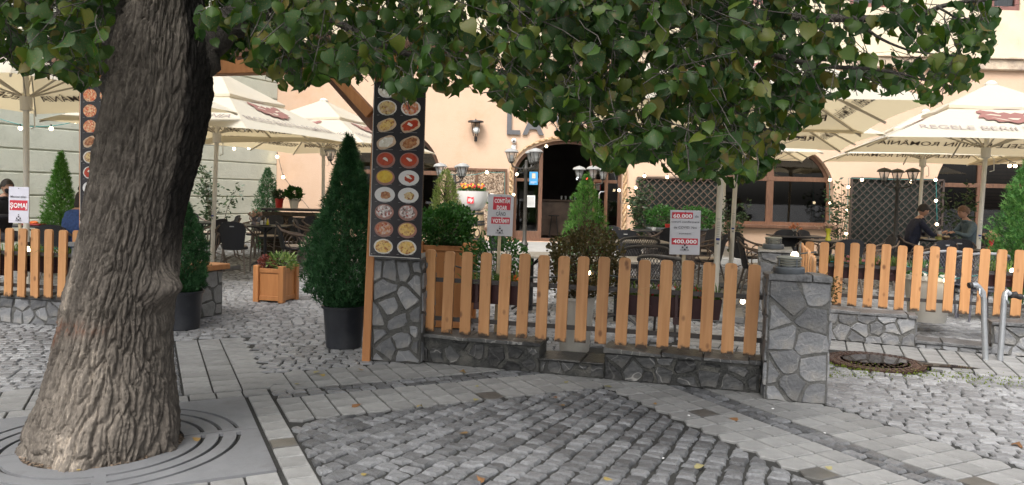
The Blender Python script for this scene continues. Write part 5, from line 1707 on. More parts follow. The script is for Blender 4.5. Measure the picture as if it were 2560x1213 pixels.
def conifer(label, loc, h, w, m, n=2600, s=.045, prof=None, name='arborvitae', cat='shrub', wisps=0, z0=0.0, seed=1, group=None, trunk=True):
    rd = random.Random(seed); root = thing(name, label, cat, loc, 0, group)
    prof = prof or [(0, .45), (.08, .85), (.25, 1), (.5, .78), (.75, .42), (.92, .16), (1, .02)]
    pz, pr = [a for a, b in prof], [b for a, b in prof]
    ph = [rd.uniform(0, 6.28) for _ in range(6)]
    mb = MB()
    for k in range(n):
        t = 1 - rd.random() ** .62 if rd.random() < .8 else rd.random()
        a = rd.uniform(0, 2 * PI)
        lump = 1 + .15 * math.sin(3 * a + ph[0] + t * 9) + .12 * math.sin(5 * a + ph[1] - t * 14) + .11 * math.sin(8 * a + ph[2] + t * 31) + .06 * math.sin(17 * a + ph[3] - t * 50)
        r = np.interp(t, pz, pr) * w / 2 * lump * (1 - .5 * rd.random() ** 2.2)
        p = Vector((r * math.cos(a), r * math.sin(a), z0 + t * h + rd.gauss(0, .012)))
        d = Vector((math.cos(a) * .55, math.sin(a) * .55, .85)) + Vector((rd.gauss(0, .35), rd.gauss(0, .35), rd.gauss(0, .3))); d.normalize()
        sd_ = d.cross(Vector((math.cos(a + rd.gauss(0, .9)), math.sin(a + rd.gauss(0, .9)), .1))).normalized()
        L = s * rd.uniform(.6, 1.5); ww = L * .22; c = rd.random()
        # a flat fan spray: centre spike with two side spikes
        mb.add([p - sd_ * ww * .3, p + sd_ * ww * .3, p + d * L], [(0, 1, 2)], 0, c)
        e1 = (d + sd_ * .8).normalized(); e2 = (d - sd_ * .8).normalized()
        q = p + d * L * .25
        mb.add([q, q + d * ww * .9, q + e1 * L * .62], [(0, 1, 2)], 0, c)
        mb.add([q, q + e2 * L * .62, q + d * ww * .9], [(0, 1, 2)], 0, c)
    for k in range(wisps):
        a = rd.uniform(0, 6.28); p = Vector((.02 * math.cos(a), .02 * math.sin(a), z0 + h * rd.uniform(.88, .99))); q = p + Vector((rd.gauss(0, .035), rd.gauss(0, .035), rd.uniform(.05, .16)))
        mb.tube([p, (p + q) / 2 + Vector((rd.gauss(0, .01), 0, 0)), q], [.003, .002, .001], 3, False)
    mb.build('foliage', m, root)
    # inner dark mass of twigs so that the cone is not hollow
    if trunk:
        mb = MB(); mb.tube([(0, 0, 0), (0, 0, z0 + h * .5), (.01, 0, z0 + h * .93)], [.03, .02, .005], 7)
        for k in range(60):
            a = rd.uniform(0, 6.28); t = rd.uniform(.03, .85); r = np.interp(t, pz, pr) * w / 2 * .75
            mb.tube([(0, 0, z0 + t * h * .9), (r * math.cos(a), r * math.sin(a), z0 + t * h + .03)], [.006, .003], 4, False)
        mb.build('trunk', m_stem, root)
    return root


def leafy(label, loc, h, w, m, n=500, s=.035, stems=5, name='shrub', cat='shrub', ball=False, narrow=.3, seed=1, group=None, z0=0):
    rd = random.Random(seed); root = thing(name, label, cat, loc, 0, group); mb = MB(); st = MB()
    def lf(p, d):
        d = d.normalized(); sd_ = d.cross(Vector((rd.gauss(0, 1), rd.gauss(0, 1), rd.gauss(0, 1)))).normalized(); L = s * rd.uniform(.7, 1.4); ww = L * narrow
        mb.add([p, p + d * L * .5 + sd_ * ww, p + d * L, p + d * L * .5 - sd_ * ww], [(0, 1, 2, 3)], 0, rd.random())
    if ball:
        for k in range(n):
            v = Vector((rd.gauss(0, 1), rd.gauss(0, 1), rd.gauss(0, 1))).normalized()
            r = (1 - .45 * rd.random() ** 2) * (1 + .12 * math.sin(4 * v.x + 5 * v.z + seed) + .08 * math.sin(9 * v.y + seed))
            p = Vector((v.x * w / 2 * r, v.y * w / 2 * r, z0 + h / 2 + v.z * h / 2 * r)); lf(p, v + Vector((rd.gauss(0, .5), rd.gauss(0, .5), .4 + rd.gauss(0, .4))))
        for k in range(14):
            a = rd.uniform(0, 6.28); st.tube([(0, 0, 0), (math.cos(a) * w * .3, math.sin(a) * w * .3, z0 + h * rd.uniform(.4, .8))], [.008, .004], 4, False)
    else:
        for k in range(stems):
            a = rd.uniform(0, 6.28); p = Vector((rd.gauss(0, .03), rd.gauss(0, .03), 0)); tip = Vector((math.cos(a) * w / 2 * rd.uniform(.3, 1), math.sin(a) * w / 2 * rd.uniform(.3, 1), h * rd.uniform(.7, 1)))
            mid = (p + tip) / 2 + Vector((0, 0, h * .1)); st.tube([p, mid, tip], [.009, .006, .002], 4, False)
            for j in range(n // stems):
                t = rd.uniform(.22, 1); q = (p.lerp(mid, t * 2) if t < .5 else mid.lerp(tip, t * 2 - 1)) + Vector((rd.gauss(0, w * .07), rd.gauss(0, w * .07), rd.gauss(0, .03)))
                lf(q, Vector((rd.gauss(0, 1), rd.gauss(0, 1), rd.gauss(.1, .5))))
    mb.build('foliage', m, root)
    st.build('stems', m_stem, root)
    return root


def pot(label, loc, prof, m, soil_z, soil_r, name='plant_pot', rot=0, rings=()):
    r = thing(name, label, 'plant pot', loc, rot)
    mb = MB(); mb.lathe(prof, n=28); mb.build('body', m, r, smooth=True)
    mb = MB(); mb.lathe([(soil_r, soil_z), (0, soil_z + .012)], n=18); mb.build('potting_soil', m_soil, r)
    return r


m_blackpot = mat('black_plastic', (.018, .020, .026), .38, .3, 3, .05, 60, dirt=(.055, .057, .062), dscale=2)
m_creampot = mat('cream_plastic', (.66, .64, .58), .4, .05, 3, .03, 60, dirt=(.52, .50, .44))
g = G(852, 874)
BP = [(.155, 0), (.165, .01), (.195, .375), (.212, .378), (.214, .402), (.200, .404), (.190, .36), (.185, .35)]
pot('big black plastic pot holding the tall cypress before the stone pillar', tuple(g + Vector((0, .12, 0))), BP, m_blackpot, .355, .187)
conifer('tall dark thuja in the black pot left of the menu board', tuple(g + Vector((.02, .14, .35))), 1.62, .70, m_thuja, 15000, .06, [(0, .25), (.05, .6), (.12, .9), (.25, 1), (.42, .86), (.6, .62), (.75, .40), (.88, .20), (.95, .08), (1, .01)], wisps=10, seed=3)
g = G(446, 826)
pot('black pot just behind the tree trunk on the right', tuple(g + Vector((0, .1, 0))), BP, m_blackpot, .355, .187)
conifer('narrow dark thuja in the pot hidden behind the trunk', tuple(g + Vector((.02, .12, .35))), .95, .42, m_thuja, 6500, .05, [(0, .3), (.1, .8), (.3, 1), (.6, .75), (.85, .4), (1, .03)], seed=4)
p = P(152, 560, 12.6); conifer('pointed bright green thuja by the banded wall at the left', (p.x, p.y, 0), 1.98, .62, m_thuja_l, 11000, .06, seed=5)
p = P(668, 545, 18.2); conifer('small dark thuja in the corner of the two houses', (p.x, p.y, 0), 1.95, .62, m_thuja, 8000, .06, [(0, .8), (.3, 1), (.6, .8), (.85, .45), (1, .05)], seed=6)
p = P(1110, 560, 8.55); conifer('yellowish green thuja in the big wooden planter before the giant cup', (p.x, p.y + .1, .93), .80, .38, m_thuja_y, 4200, .035, [(0, 1), (.3, .95), (.6, .72), (.85, .42), (.96, .22), (1, .05)], seed=7)
p = P(1117, 590, 8.3); leafy('dark green parsley-like bush filling the big wooden planter', (p.x, p.y, .90), .46, .60, m_bush, 3800, .034, ball=True, narrow=.45, seed=8, z0=-.02)
p = P(1463, 600, 10.6); conifer('bright green thuja before the cafe door', (p.x, p.y, .25), 1.52, .74, m_thuja_l, 6500, .05, [(0, .85), (.2, 1), (.45, .82), (.7, .52), (.88, .28), (1, .03)], seed=9)
p = P(2585, 640, 9.7); conifer('bright green thuja cut off by the right picture edge', (p.x, p.y, .2), 2.0, .92, m_thuja_m, 9500, .075, [(0, .8), (.2, 1), (.5, .9), (.75, .6), (.92, .25), (1, .03)], seed=10)
p = P(540, 545, 17.4); leafy('thin laurel bush before the banded wall behind a parasol pole', (p.x, p.y, 0), 2.15, 1.15, m_laurel, 620, .10, 8, narrow=.22, seed=11)
p = P(1603, 590, 17.0); leafy('laurel bush at the left end of the wooden trellis', (p.x, p.y, 0), 1.9, .75, m_laurel, 700, .09, 8, narrow=.25, seed=12)
p = P(2098, 590, 17.0); leafy('thin laurel bush between the right window and the dark trellis', (p.x, p.y, 0), 1.95, .95, m_laurel, 420, .10, 8, narrow=.22, seed=13)
p = P(2400, 590, 17.2); leafy('thin laurel bush behind the seated woman', (p.x, p.y, 0), 2.0, .9, m_laurel, 420, .10, 8, narrow=.24, seed=14)
p = P(1830, 590, 17.0); leafy('loose laurel bush before the right arched window', (p.x, p.y, 0), 1.7, .8, m_laurel, 380, .09, 7, narrow=.24, seed=15)
for px, w_, sd_, lab in ((1655, .78, 16, 'round light green shrub on the planter, left one of the pair'), (1740, 1.0, 17, 'round light green shrub on the planter, right one of the pair')):
    p = P(px, 550, 16.8); leafy(lab, (p.x, p.y, .78), .48, w_, m_bush if sd_ == 17 else m_bush, 1500, .05, ball=True, narrow=.4, seed=sd_, z0=.0, group='round shrubs')
    t = thing('wicker_planter', 'dark wicker planter box under the %s round shrub' % ('left' if sd_ == 16 else 'right'), 'planter', (p.x, p.y, 0))
    MB().box((0, 0, .4), (.62, .4, .8), b=.015).build('box', mat('brown_wicker', (.05, .035, .028), .7, .3, 30, .8, 90), t)
    MB().box((0, 0, .78), (.66, .44, .05), b=.01).build('rim', mat('grey_rim', (.10, .11, .11), .6), t)

# cream pots on the low walls with their shrubs
g = P(1436, 860, 6.78)
CP = [(.135, 0), (.142, .012), (.178, .47), (.196, .475), (.198, .50), (.185, .50), (.178, .44)]
pot('round cream pot on the blackened wall behind the near pickets', (g.x, g.y, .0), [(a * .95, b + .08) for a, b in CP], m_creampot, .53, .165)
leafy('bronze leaved bush growing from the cream pot over the pickets', (g.x + .07, g.y + .02, .52), .66, .64, m_brownl, 5200, .028, ball=True, narrow=.42, seed=21, z0=.02)
g = P(2318, 790, 8.72)
pot('square cream pot standing behind the right pickets', (g.x, g.y, .0), [(.19, .12), (.195, .13), (.26, .60), (.275, .605), (.275, .66), (.255, .66), (.25, .60)], m_creampot, .58, .25)
leafy('low grassy plant in the square cream pot', (g.x - .08, g.y, .60), .16, .34, m_bush, 260, .09, ball=True, narrow=.1, seed=22)

# pots by the corner
p = P(698, 520, 16.6)
pot('small red pot on the dark table by the house corner', (p.x, p.y, 1.05), [(.07, 0), (.09, .17), (.10, .18), (.10, .21), (.085, .21)], mat('red_pot', (.50, .03, .02), .3, .05, 3, 0), .19, .085)
leafy('small plant in the red pot', (p.x, p.y, 1.24), .16, .24, m_laurel, 220, .07, ball=True, seed=23)
p = P(735, 522, 16.4)
pot('white ribbed pot beside the red pot', (p.x, p.y, 1.05), [(.075, 0), (.105, .17), (.12, .18), (.12, .22), (.10, .22)], mat('white_pot', (.62, .58, .50), .5, .05, 3, 0), .20, .10)
leafy('leafy plant in the white pot', (p.x, p.y, 1.25), .24, .34, m_bush, 380, .07, ball=True, seed=24, narrow=.4)
t = thing('serving_counter', 'dark slatted counter under the red and white pots', 'counter', (P(720, 530, 16.5).x + .25, 16.5, 0))
for k in range(9): MB().box((0, -.25, .06 + k * .108), (1.5, .03, .095), b=.004).build('slat', m_stem, t)
MB().box((0, 0, 1.02), (1.5, .6, .05), b=.01).build('table_top', m_black, t)
for x in (-.65, .65):
    for y in (-.22, .22): MB().box((x, y, .5), (.05, .05, 1.0)).build('leg', m_black, t)


# ------------------------------------------------------------------ wooden planter boxes
def wood_planter(label, loc, rot, w, h, name='wooden_planter'):
    r = thing(name, label, 'planter', loc, rot)
    e = w / 2 - .035
    for x in (-e, e):
        for y in (-e, e): MB().box((x, y, h / 2), (.075, .075, h), b=.006).build('post', m_wood, r)
    for a in range(4):
        rt = Matrix.Rotation(a * PI / 2, 3, 'Z')
        for nm, z, hh, dy in (('rail', h - .065, .055, .0), ('rail', .055, .06, .0), ('panel', h / 2 - .01, h - .15, .012)):
            mb = MB(); mb.box(rt @ Vector((0, -e + dy, z)), (w - .14, .03, hh) , rt, b=.003); mb.build(nm, m_wood, r)
    mb = MB(); mb.add([(-e, -e, h - .05), (e, -e, h - .05), (e, e, h - .05), (-e, e, h - .05)], [(0, 1, 2, 3)]); mb.build('potting_soil', m_soil, r)
    return r


a, b = G(634, 756), G(707, 759)
ang = math.atan2(b.y - a.y, b.x - a.x); w = (b - a).length + .03
c = a + Vector((math.cos(ang), math.sin(ang), 0)) * w / 2 + Vector((-math.sin(ang), math.cos(ang), 0)) * w / 2
wp = wood_planter('orange wooden planter box with red and green plants in the entrance', (c.x, c.y, 0), ang - .10, w, .48)
m_redl = leafmat('red_leaf', [(.10, .02, .02), (.18, .04, .035), (.25, .08, .06)], .2, .5, .4)
m_grassy = leafmat('grassy_leaf', [(.06, .12, .03), (.12, .20, .05), (.20, .24, .08)], .2, .5, .4)
leafy('dark red heather in the left half of the wooden planter', (c.x - .1, c.y - .03, .43), .17, .24, m_redl, 420, .03, ball=True, seed=31)
leafy('light green grass plant in the wooden planter', (c.x + .08, c.y - .03, .42), .20, .32, m_grassy, 420, .06, ball=True, narrow=.16, seed=32)
p = P(1119, 640, 8.35); wood_planter('big orange wooden planter behind the left stone pillar', (p.x, p.y, 0), math.radians(-6), .58, .95)


# ------------------------------------------------------------------ flower troughs hung behind the fences
m_trough = mat('brown_trough', (.05, .018, .02), .45, .2, 5, .05)
m_flower_r = mat('red_petal', (.45, .02, .02), .6, .1, 5, 0); m_flower_o = mat('orange_petal', (.65, .13, .01), .6, .2, 9, 0); m_flower_w = mat('white_petal', (.7, .66, .62), .6, .05, 5, 0); m_flower_p = mat('pink_petal', (.6, .2, .22), .6, .1, 5, 0)


def flower(mb, p, r, mi=0, rd=R):
    p = Vector(p); n = Vector((rd.gauss(0, .4), -1, rd.gauss(.6, .4))).normalized(); x = n.cross(Vector((0, 0, 1))).normalized(); y = n.cross(x)
    k = 7; vs = [p + n * r * .3]
    for i in range(2 * k):
        a = PI * i / k; q = r * (1 if i % 2 else .62); vs.append(p + (x * math.cos(a) + y * math.sin(a)) * q)
    mb.add(vs, [(0, 1 + i, 1 + (i + 1) % (2 * k)) for i in range(2 * k)], mi)


def trough(label, a, b, ztop, plants, seed):
    a, b = Vector(a), Vector(b); L = (b - a).length; ang = math.atan2(b.y - a.y, b.x - a.x); rd = random.Random(seed)
    r = thing('flower_trough', label, 'flower box', (a.x, a.y, ztop - .17), ang)
    mb = MB()
    for (w0, w1, z) in ((0, 0, 0),):
        pass
    o = [(.02, .02), (L - .02, .02), (L - .02, .15), (.02, .15)]; t = [(0, 0), (L, 0), (L, .18), (0, .18)]
    vs = [(x, y, 0) for x, y in o] + [(x, y, .17) for x, y in t] + [(x + (.01 if x < L / 2 else -.01), y + (.01 if y < .1 else -.01), .165) for x, y in t] + [(x + (.01 if x < L / 2 else -.01), y + (.01 if y < .1 else -.01), .13) for x, y in t]
    fs = [(3, 2, 1, 0)] + [(i, (i + 1) % 4, (i + 1) % 4 + 4, i + 4) for i in range(4)] + [(i + 4, (i + 1) % 4 + 4, (i + 1) % 4 + 8, i + 8) for i in range(4)] + [(i + 8, (i + 1) % 4 + 8, (i + 1) % 4 + 12, i + 12) for i in range(4)]
    mb.add(vs, fs); mb.add([vs[12], vs[13], vs[14], vs[15]], [(0, 1, 2, 3)])
    mb.build('box', m_trough, r)
    for k in range(max(1, int(L / .3))):
        x = .15 + k * .3; mb = MB(); mb.box((x, -.006, .1), (.03, .012, .2), b=.003); mb.box((x, -.01, -.02), (.05, .02, .06), b=.003); mb.box((x + .05, -.004, .08), (.1, .008, .02)); mb.build('bracket', m_trough, r)
    g_ = MB()
    for k in range(int(L * 260)):
        x = rd.uniform(.03, L - .03); y = rd.uniform(.03, .15); h = rd.uniform(.05, .17); dx, dy = rd.gauss(0, .06), rd.gauss(-.02, .06)
        p = Vector((x, y, .14)); tip = p + Vector((dx * 1.6, dy * 1.6, h - abs(dx) * .5)); mid = p + Vector((dx * .6, dy * .6, h * .8)); s_ = Vector((.004, .003, 0))
        g_.add([p - s_, p + s_, mid + s_, mid - s_, tip], [(0, 1, 2, 3), (3, 2, 4)], 0, rd.random())
    g_.build('foliage', m_grassy if plants[0] == 'g' else m_bush, r)
    fm = {'r': m_flower_r, 'o': m_flower_o, 'w': m_flower_w, 'p': m_flower_p}
    for ch in plants[1:]:
        mb = MB(); c0 = rd.uniform(.1, L - .1)
        for k in range(7): flower(mb, (c0 + rd.gauss(0, .06), rd.uniform(.02, .12), .20 + rd.uniform(-.03, .06)), .022, 0, rd)
        mb.build('blossoms', fm[ch], r)
    return r


def along(F0_, F1_, t0, t1, off=.075):
    d = (F1_ - F0_); n = Vector((-d.y, d.x, 0)).normalized()
    a, b = F0_ + d * t0 + n * off, F0_ + d * t1 + n * off
    return (a.x, a.y, 0), (b.x, b.y, 0)


a, b = along(F0, F1, .10, .30); trough('brown flower trough behind the near fence, beside the left pillar', a, b, .70, 'go', 41)
a, b = along(F0, F1, .62, .92); trough('brown flower trough with red and white blossoms behind the near fence at its right half', a, b, .68, 'grwr', 42)
a, b = along(R0, R1, .07, .30); trough('brown flower trough behind the right fence, pink blossoms in grass', a, b, .78, 'gpp', 43)
a, b = along(R0, R1, .31, .50); trough('brown flower trough behind the right fence, middle one', a, b, .78, 'gp', 44)
a, b = along(R0, R1, .86, 1.12); trough('brown flower trough behind the right fence at the picture edge', a, b, .78, 'g', 45)
a, b = along(L0 - dL * 4, L0 + dL * 5, .25, .98); trough('brown flower trough behind the left fence', a, b, .72, 'gw', 46)
g = P(2068, 640, 6.9); leafy('orange brown flowering plant between the two stone pillars', (2.85, 6.9, .55), .26, .34, m_brownl, 500, .03, ball=True, seed=47)
p = P(1238, 700, 7.6); leafy('green ivy-like bush behind the CONTAM sign', (p.x, p.y, .55), .55, .62, m_bush, 1600, .03, ball=True, narrow=.45, seed=48, z0=.0)

# ------------------------------------------------------------------ chairs and tables
m_mesh = mat('black_wicker_mesh', (.016, .017, .022), .55, .4, 90, .6, 140)
m_rattan = mat('brown_rattan', (.075, .05, .037), .4, .4, 30, .2, 60, c2=(.14, .10, .075))
m_seat = mat('pale_cushion', (.48, .40, .33), .8, .05, 4)
m_tag = mat('silver_tag', (.35, .35, .35), .4, .1, 5, 0)
m_alu = mat('worn_leg', (.10, .08, .065), .35, .3, 20, .1, c2=(.17, .14, .12))
MESHBACK = {}


def bistro_chair(label, loc, rot, cushion=True):
    """rattan armchair: faces -y (its back towards +y)"""
    r = thing('rattan_chair', label, 'chair', loc, rot, 'rattan chairs on the terrace')
    # backrest: curved panel with rounded top
    mb = MB(); n = 9; vs = []; fs = []
    for j in range(6):
        v = j / 5
        for i in range(n):
            u = -1 + 2 * i / (n - 1); wd = (.17 + .06 * v) * (1 if v < .8 else 1)
            top = .90 - .05 * abs(u) ** 3
            z = .44 + (top - .44) * v; y = .20 + .10 * v - .05 * (u * u); x = u * wd
            if j == 5: x *= .90
            vs.append((x, y, z))
    m_ = len(vs); vs += [(x, y + .022, z) for x, y, z in vs]
    for j in range(5):
        for i in range(n - 1):
            a = j * n + i; fs.append((a, a + 1, a + n + 1, a + n)); a += m_; fs.append((a, a + n, a + n + 1, a + 1))
    for j in range(5):
        for i in (0, n - 1):
            a = j * n + i; fs.append((a, a + n, a + n + m_, a + m_))
    for i in range(n - 1): a = 5 * n + i; fs.append((a, a + 1, a + 1 + m_, a + m_)); a = i; fs.append((a, a + m_, a + 1 + m_, a + 1))
    mb.add(vs, fs); mb.build('backrest', m_mesh, r, smooth=True)
    mb = MB(); mb.box((0, .318, .82), (.07, .006, .018)); mb.build('name_tag', m_tag, r)
    mb = MB(); mb.lathe([(.20, 0), (.215, .01), (.215, .035), (.20, .045), (0, .048)], (0, 0, .41), 22); mb.build('seat', m_mesh, r, smooth=True)
    if cushion: mb = MB(); mb.lathe([(.19, 0), (.20, .012), (.185, .028), (0, .032)], (0, -.01, .459), 20); mb.build('cushion', m_seat, r, smooth=True)
    for s in (-1, 1):
        mb = MB(); mb.tube([(s * .17, .16, .42), (s * .19, .22, .2), (s * .21, .27, 0)], .015, 7); mb.build('leg', m_alu, r, smooth=True)
        mb = MB(); mb.tube([(s * .26, -.20, .64), (s * .235, -.19, .44), (s * .22, -.2, .2), (s * .22, -.21, 0)], .015, 7); mb.build('leg', m_alu, r, smooth=True)
        mb = MB(); mb.tube([(s * .20, .30, .84), (s * .27, .24, .76), (s * .30, .08, .70), (s * .30, -.1, .67), (s * .27, -.20, .64)], [.013, .018, .019, .018, .015], 8)
        mb.build('armrest', m_rattan, r, smooth=True)
        mb = MB(); pts = [(s * (.285), .02 + .105 * math.cos(a), .555 + .115 * math.sin(a)) for a in [2 * PI * k / 14 for k in range(15)]]; mb.tube(pts, .010, 6, False); mb.build('arm_loop', m_rattan, r, smooth=True)
    mb = MB()
    for pts in ([(-.2, .2, .2), (0, .05, .30), (.2, .2, .2)], [(-.22, -.2, .22), (0, -.1, .32), (.22, -.2, .22)]): mb.tube(pts, .009, 6)
    mb.build('stretcher', m_rattan, r, smooth=True)
    return r


def weave_chair(label, loc, rot, pale=False):
    """low curved tub chair of open wicker, seen from behind"""
    r = thing('wicker_chair', label, 'chair', loc, rot, 'open wicker chairs on the terrace')
    R0_ = .27
    m1 = mat('grey_wicker', (.09, .09, .11), .5, .3, 30, .3) if pale else mat('dark_wicker', (.05, .045, .045), .5, .3, 30, .3)
    m2 = mat('grey_wicker_rim', (.22, .22, .23), .5, .2, 20) if pale else mat('dark_wicker_rim', (.045, .04, .035), .5, .2, 20)
    def pt(a, z): return Vector((R0_ * (1 + .1 * (z - .45)) * math.sin(a) * 1.05, R0_ * (1 + .35 * (z - .45)) * math.cos(a), z))
    top = lambda a: .66 + .22 * math.cos(a / 2.1 * 1.57 * .75) ** 1.2 if abs(a) < 2.1 else .66
    mb = MB(); st = .10
    A = [-1.85 + 3.7 * k / 40 for k in range(41)]
    mb.tube([pt(a, top(a)) for a in A], .02, 8); mb.build('rim', m2, r, smooth=True)
    mb = MB(); mb.tube([pt(a, .45) for a in A], .012, 6)
    # crossing diagonal strands
    for s in (-1, 1):
        for k in range(-14, 32):
            pts = []
            for q in range(12):
                t = q / 11; a = -1.85 + 3.7 * (k / 30 + s * t * .22)
                if -1.85 <= a <= 1.85: pts.append(pt(a, .45 + (top(a) - .46) * t) * 1.0 + Vector((0, .004 * s, 0)))
            if len(pts) > 2: mb.tube(pts, .0042, 3, False)
    mb.build('woven_back', m1, r)
    mb = MB(); mb.lathe([(.24, 0), (.26, .012), (.26, .045), (.24, .055), (0, .056)], (0, 0, .39), 22); mb.build('seat', m1, r, smooth=True)
    for k in range(4):
        a = PI / 4 + k * PI / 2; mb = MB(); mb.tube([(.21 * math.cos(a), .21 * math.sin(a), .4), (.25 * math.cos(a), .25 * math.sin(a), 0)], .014, 7); mb.build('leg', m1, r, smooth=True)
    return r


def cafe_table(label, loc, w=.75, round_=True, rot=0, m=None, zt=.75, slats=False):
    r = thing('cafe_table', label, 'table', loc, rot, None)
    m = m or m_black
    if slats:
        for k in range(9):
            y = -w / 2 + (k + .5) * w / 9; MB().box((0, y, zt - .012), (w * 1.25, w / 9 - .008, .024), b=.003).build('slat', m, r)
    elif round_: mb = MB(); mb.lathe([(w / 2 - .02, zt - .03), (w / 2, zt - .025), (w / 2, zt - .004), (w / 2 - .004, zt), (0, zt)], n=30); mb.build('table_top', m, r)
    else: MB().box((0, 0, zt - .015), (w * 1.1, w, .03), b=.008).build('table_top', m, r)
    mb = MB(); mb.tube([(0, 0, .03), (0, 0, zt - .02)], .03, 10); mb.build('column', m_black, r)
    mb = MB()
    for k in range(4):
        a = PI / 4 + k * PI / 2; mb.tube([(0, 0, .10), (.15 * math.cos(a), .15 * math.sin(a), .10), (.30 * math.cos(a), .30 * math.sin(a), .015)], .016, 6)
        mb.tube([(0, 0, zt - .15), (.2 * math.cos(a), .2 * math.sin(a), zt - .03)], .012, 5)
    mb.build('foot_cross', m_black, r)
    return r


def at(px, Y, z=0):
    p = P(px, 600, Y); return (p.x, Y, z)


c0 = bistro_chair('black backed rattan chair seen squarely from behind, in front at the left terrace', at(588, 13.0), math.radians(180 + 10), True)
CH = [  # px, Y, rot, label
    (735, 13.3, 112, 'black backed rattan chair in side view, right of the left front table'),
    (520, 13.9, -105, 'grey backed rattan chair at the left of the left front table'),
    (672, 15.9, -10, 'rattan chair on the far side of the left front table'),
    (560, 15.6, -60, 'rattan chair behind the grey backed one, left terrace'),
    (724, 16.6, 175, 'dark rattan chair back with a tag, before the red and white pots'),
    (762, 15.6, 150, 'rattan chair just left of the big thuja, behind the front table'),
    (665, 17.4, 60, 'rattan chair under the small corner thuja'),
    (800, 16.0, 60, 'rattan chair left of the big thuja, back row'), (640, 16.9, -30, 'rattan chair behind the vase of the left front table'), (775, 14.6, 100, 'rattan chair partly behind the big thuja, front row'),
    (500, 16.6, 70, 'rattan chair half behind the trunk at the far left table'),
    (1580, 13.4, 150, 'rattan armchair left of the trellis planters, facing the table'),
    (1560, 15.0, 120, 'rattan armchair beside the door arch'),
    (1650, 14.8, -150, 'rattan armchair behind the 60.000 sign'),
    (1770, 12.6, -120, 'rattan armchair between the parasol poles, lower one'),
    (1755, 14.4, -70, 'rattan armchair behind the first pole beside the sign'),
    (1895, 11.6, 80, 'dark rattan armchair in side view right of the parasol poles'),
    (1868, 13.6, 110, 'rattan armchair before the right arched window, left one'),
    (1960, 14.6, -30, 'rattan armchair before the right arched window, middle one'),
    (2040, 14.6, 40, 'rattan armchair with the yellow vase table, far side'),
    (2110, 12.0, 180, 'black backed rattan chair with its back to the right fence'),
    (2190, 12.8, -95, 'rattan armchair left of the seated man'),
    (2385, 12.9, 165, 'rattan armchair in front of the couple, right one'),
    (2330, 12.3, 195, 'rattan armchair in front of the couple, left one'),
    (2520, 13.2, 100, 'rattan armchair right of the seated woman'),
    (160, 10.9, 175, 'rattan chair of the person in the denim jacket'),
    (2275, 14.2, 90, 'rattan armchair the man sits on'), (2428, 14.2, -90, 'rattan armchair the woman sits on'),
]
for px, Y, rt, lab in CH: dup(c0, at(px, Y), math.radians(rt), lab)
w0 = weave_chair('dark open wicker chair right behind the near fence, below the 60.000 sign', at(1612, 9.6), 0)
w0.rotation_euler.z = math.radians(180)
dup(w0, at(1600, 11.6), math.radians(175), 'dark open wicker chair one table behind, left of the 60.000 sign')
dup(w0, at(1668, 8.0), math.radians(150), 'dark open wicker chair with its rim between two near pickets')
for o_, a_ in ((1, 0),): pass
w1 = weave_chair('pale grey open wicker chair behind the right fence', at(2345, 9.9), math.radians(180), True)
dup(w1, at(2455, 9.6), math.radians(170), 'grey open wicker chair beside the pole at the right fence')
for o in list(COL.objects):
    if o.name.startswith('wicker_chair'): pass
# backs of the wicker chairs point to the camera
m_slatw = mat('grey_slat_wood', (.24, .21, .17), .8, .3, 20, .4, 50, c2=(.34, .31, .26))
cafe_table('slatted grey wood table right behind the near fence', at(1545, 8.75), .78, rot=.05, m=m_slatw, zt=.76, slats=True)
cafe_table('slatted grey wood table one row behind, left of the 60.000 sign', at(1600, 12.3), .7, rot=.05, m=m_slatw, zt=.76, slats=True)
cafe_table('slatted grey table behind the near fence, before the lamp post', at(1330, 9.4), .75, rot=.1, m=m_slatw, zt=.74, slats=True)
cafe_table('dark square table of the left front group with vase and tray', at(663, 14.4), .85, False, .1, zt=.77)
cafe_table('dark table at the left end of the terrace behind the trunk', at(505, 15.3), .8, False, zt=.76)
cafe_table('dark table behind the left front group', at(745, 17.6), .8, False, zt=.76)
cafe_table('dark table before the right arched window with a flower vase', at(1995, 14.9), .9, False, zt=.78)
cafe_table('dark table by the round shrubs with an ashtray', at(1640, 15.9), .8, False, zt=.78)
cafe_table('dark table with the yellow vase', at(2075, 13.6), .7, False, zt=.77)
ct = cafe_table('round dark table between the seated man and woman', at(2350, 14.2), .95, True, zt=.80)
cafe_table('dark table with the red vase at the right edge', at(2478, 12.2), .7, True, zt=.74)
lt = cafe_table('dark table of the couple at the left edge', at(95, 12.6), .8, False, zt=.78)


def vase(label, loc, m, h=.2, flowers=None, seed=1, wide=.05):
    r = thing('vase', label, 'vase', loc)
    mb = MB(); mb.lathe([(wide * .9, 0), (wide, .01), (wide * .55, h * .5), (wide * 1.1, h)], n=14); mb.build('body', m, r, smooth=True)
    rd = random.Random(seed)
    if flowers:
        mb = MB()
        for k in range(26): flower(mb, (rd.gauss(0, .07), rd.gauss(0, .05), h + .04 + rd.gauss(0, .03)), .03, 0, rd)
        mb.build('bouquet', flowers, r)
        mb = MB()
        for k in range(14): mb.tube([(0, 0, h * .6), (rd.gauss(0, .07), rd.gauss(0, .05), h + .05)], .003, 3, False)
        mb.build('stems', m_bush, r)


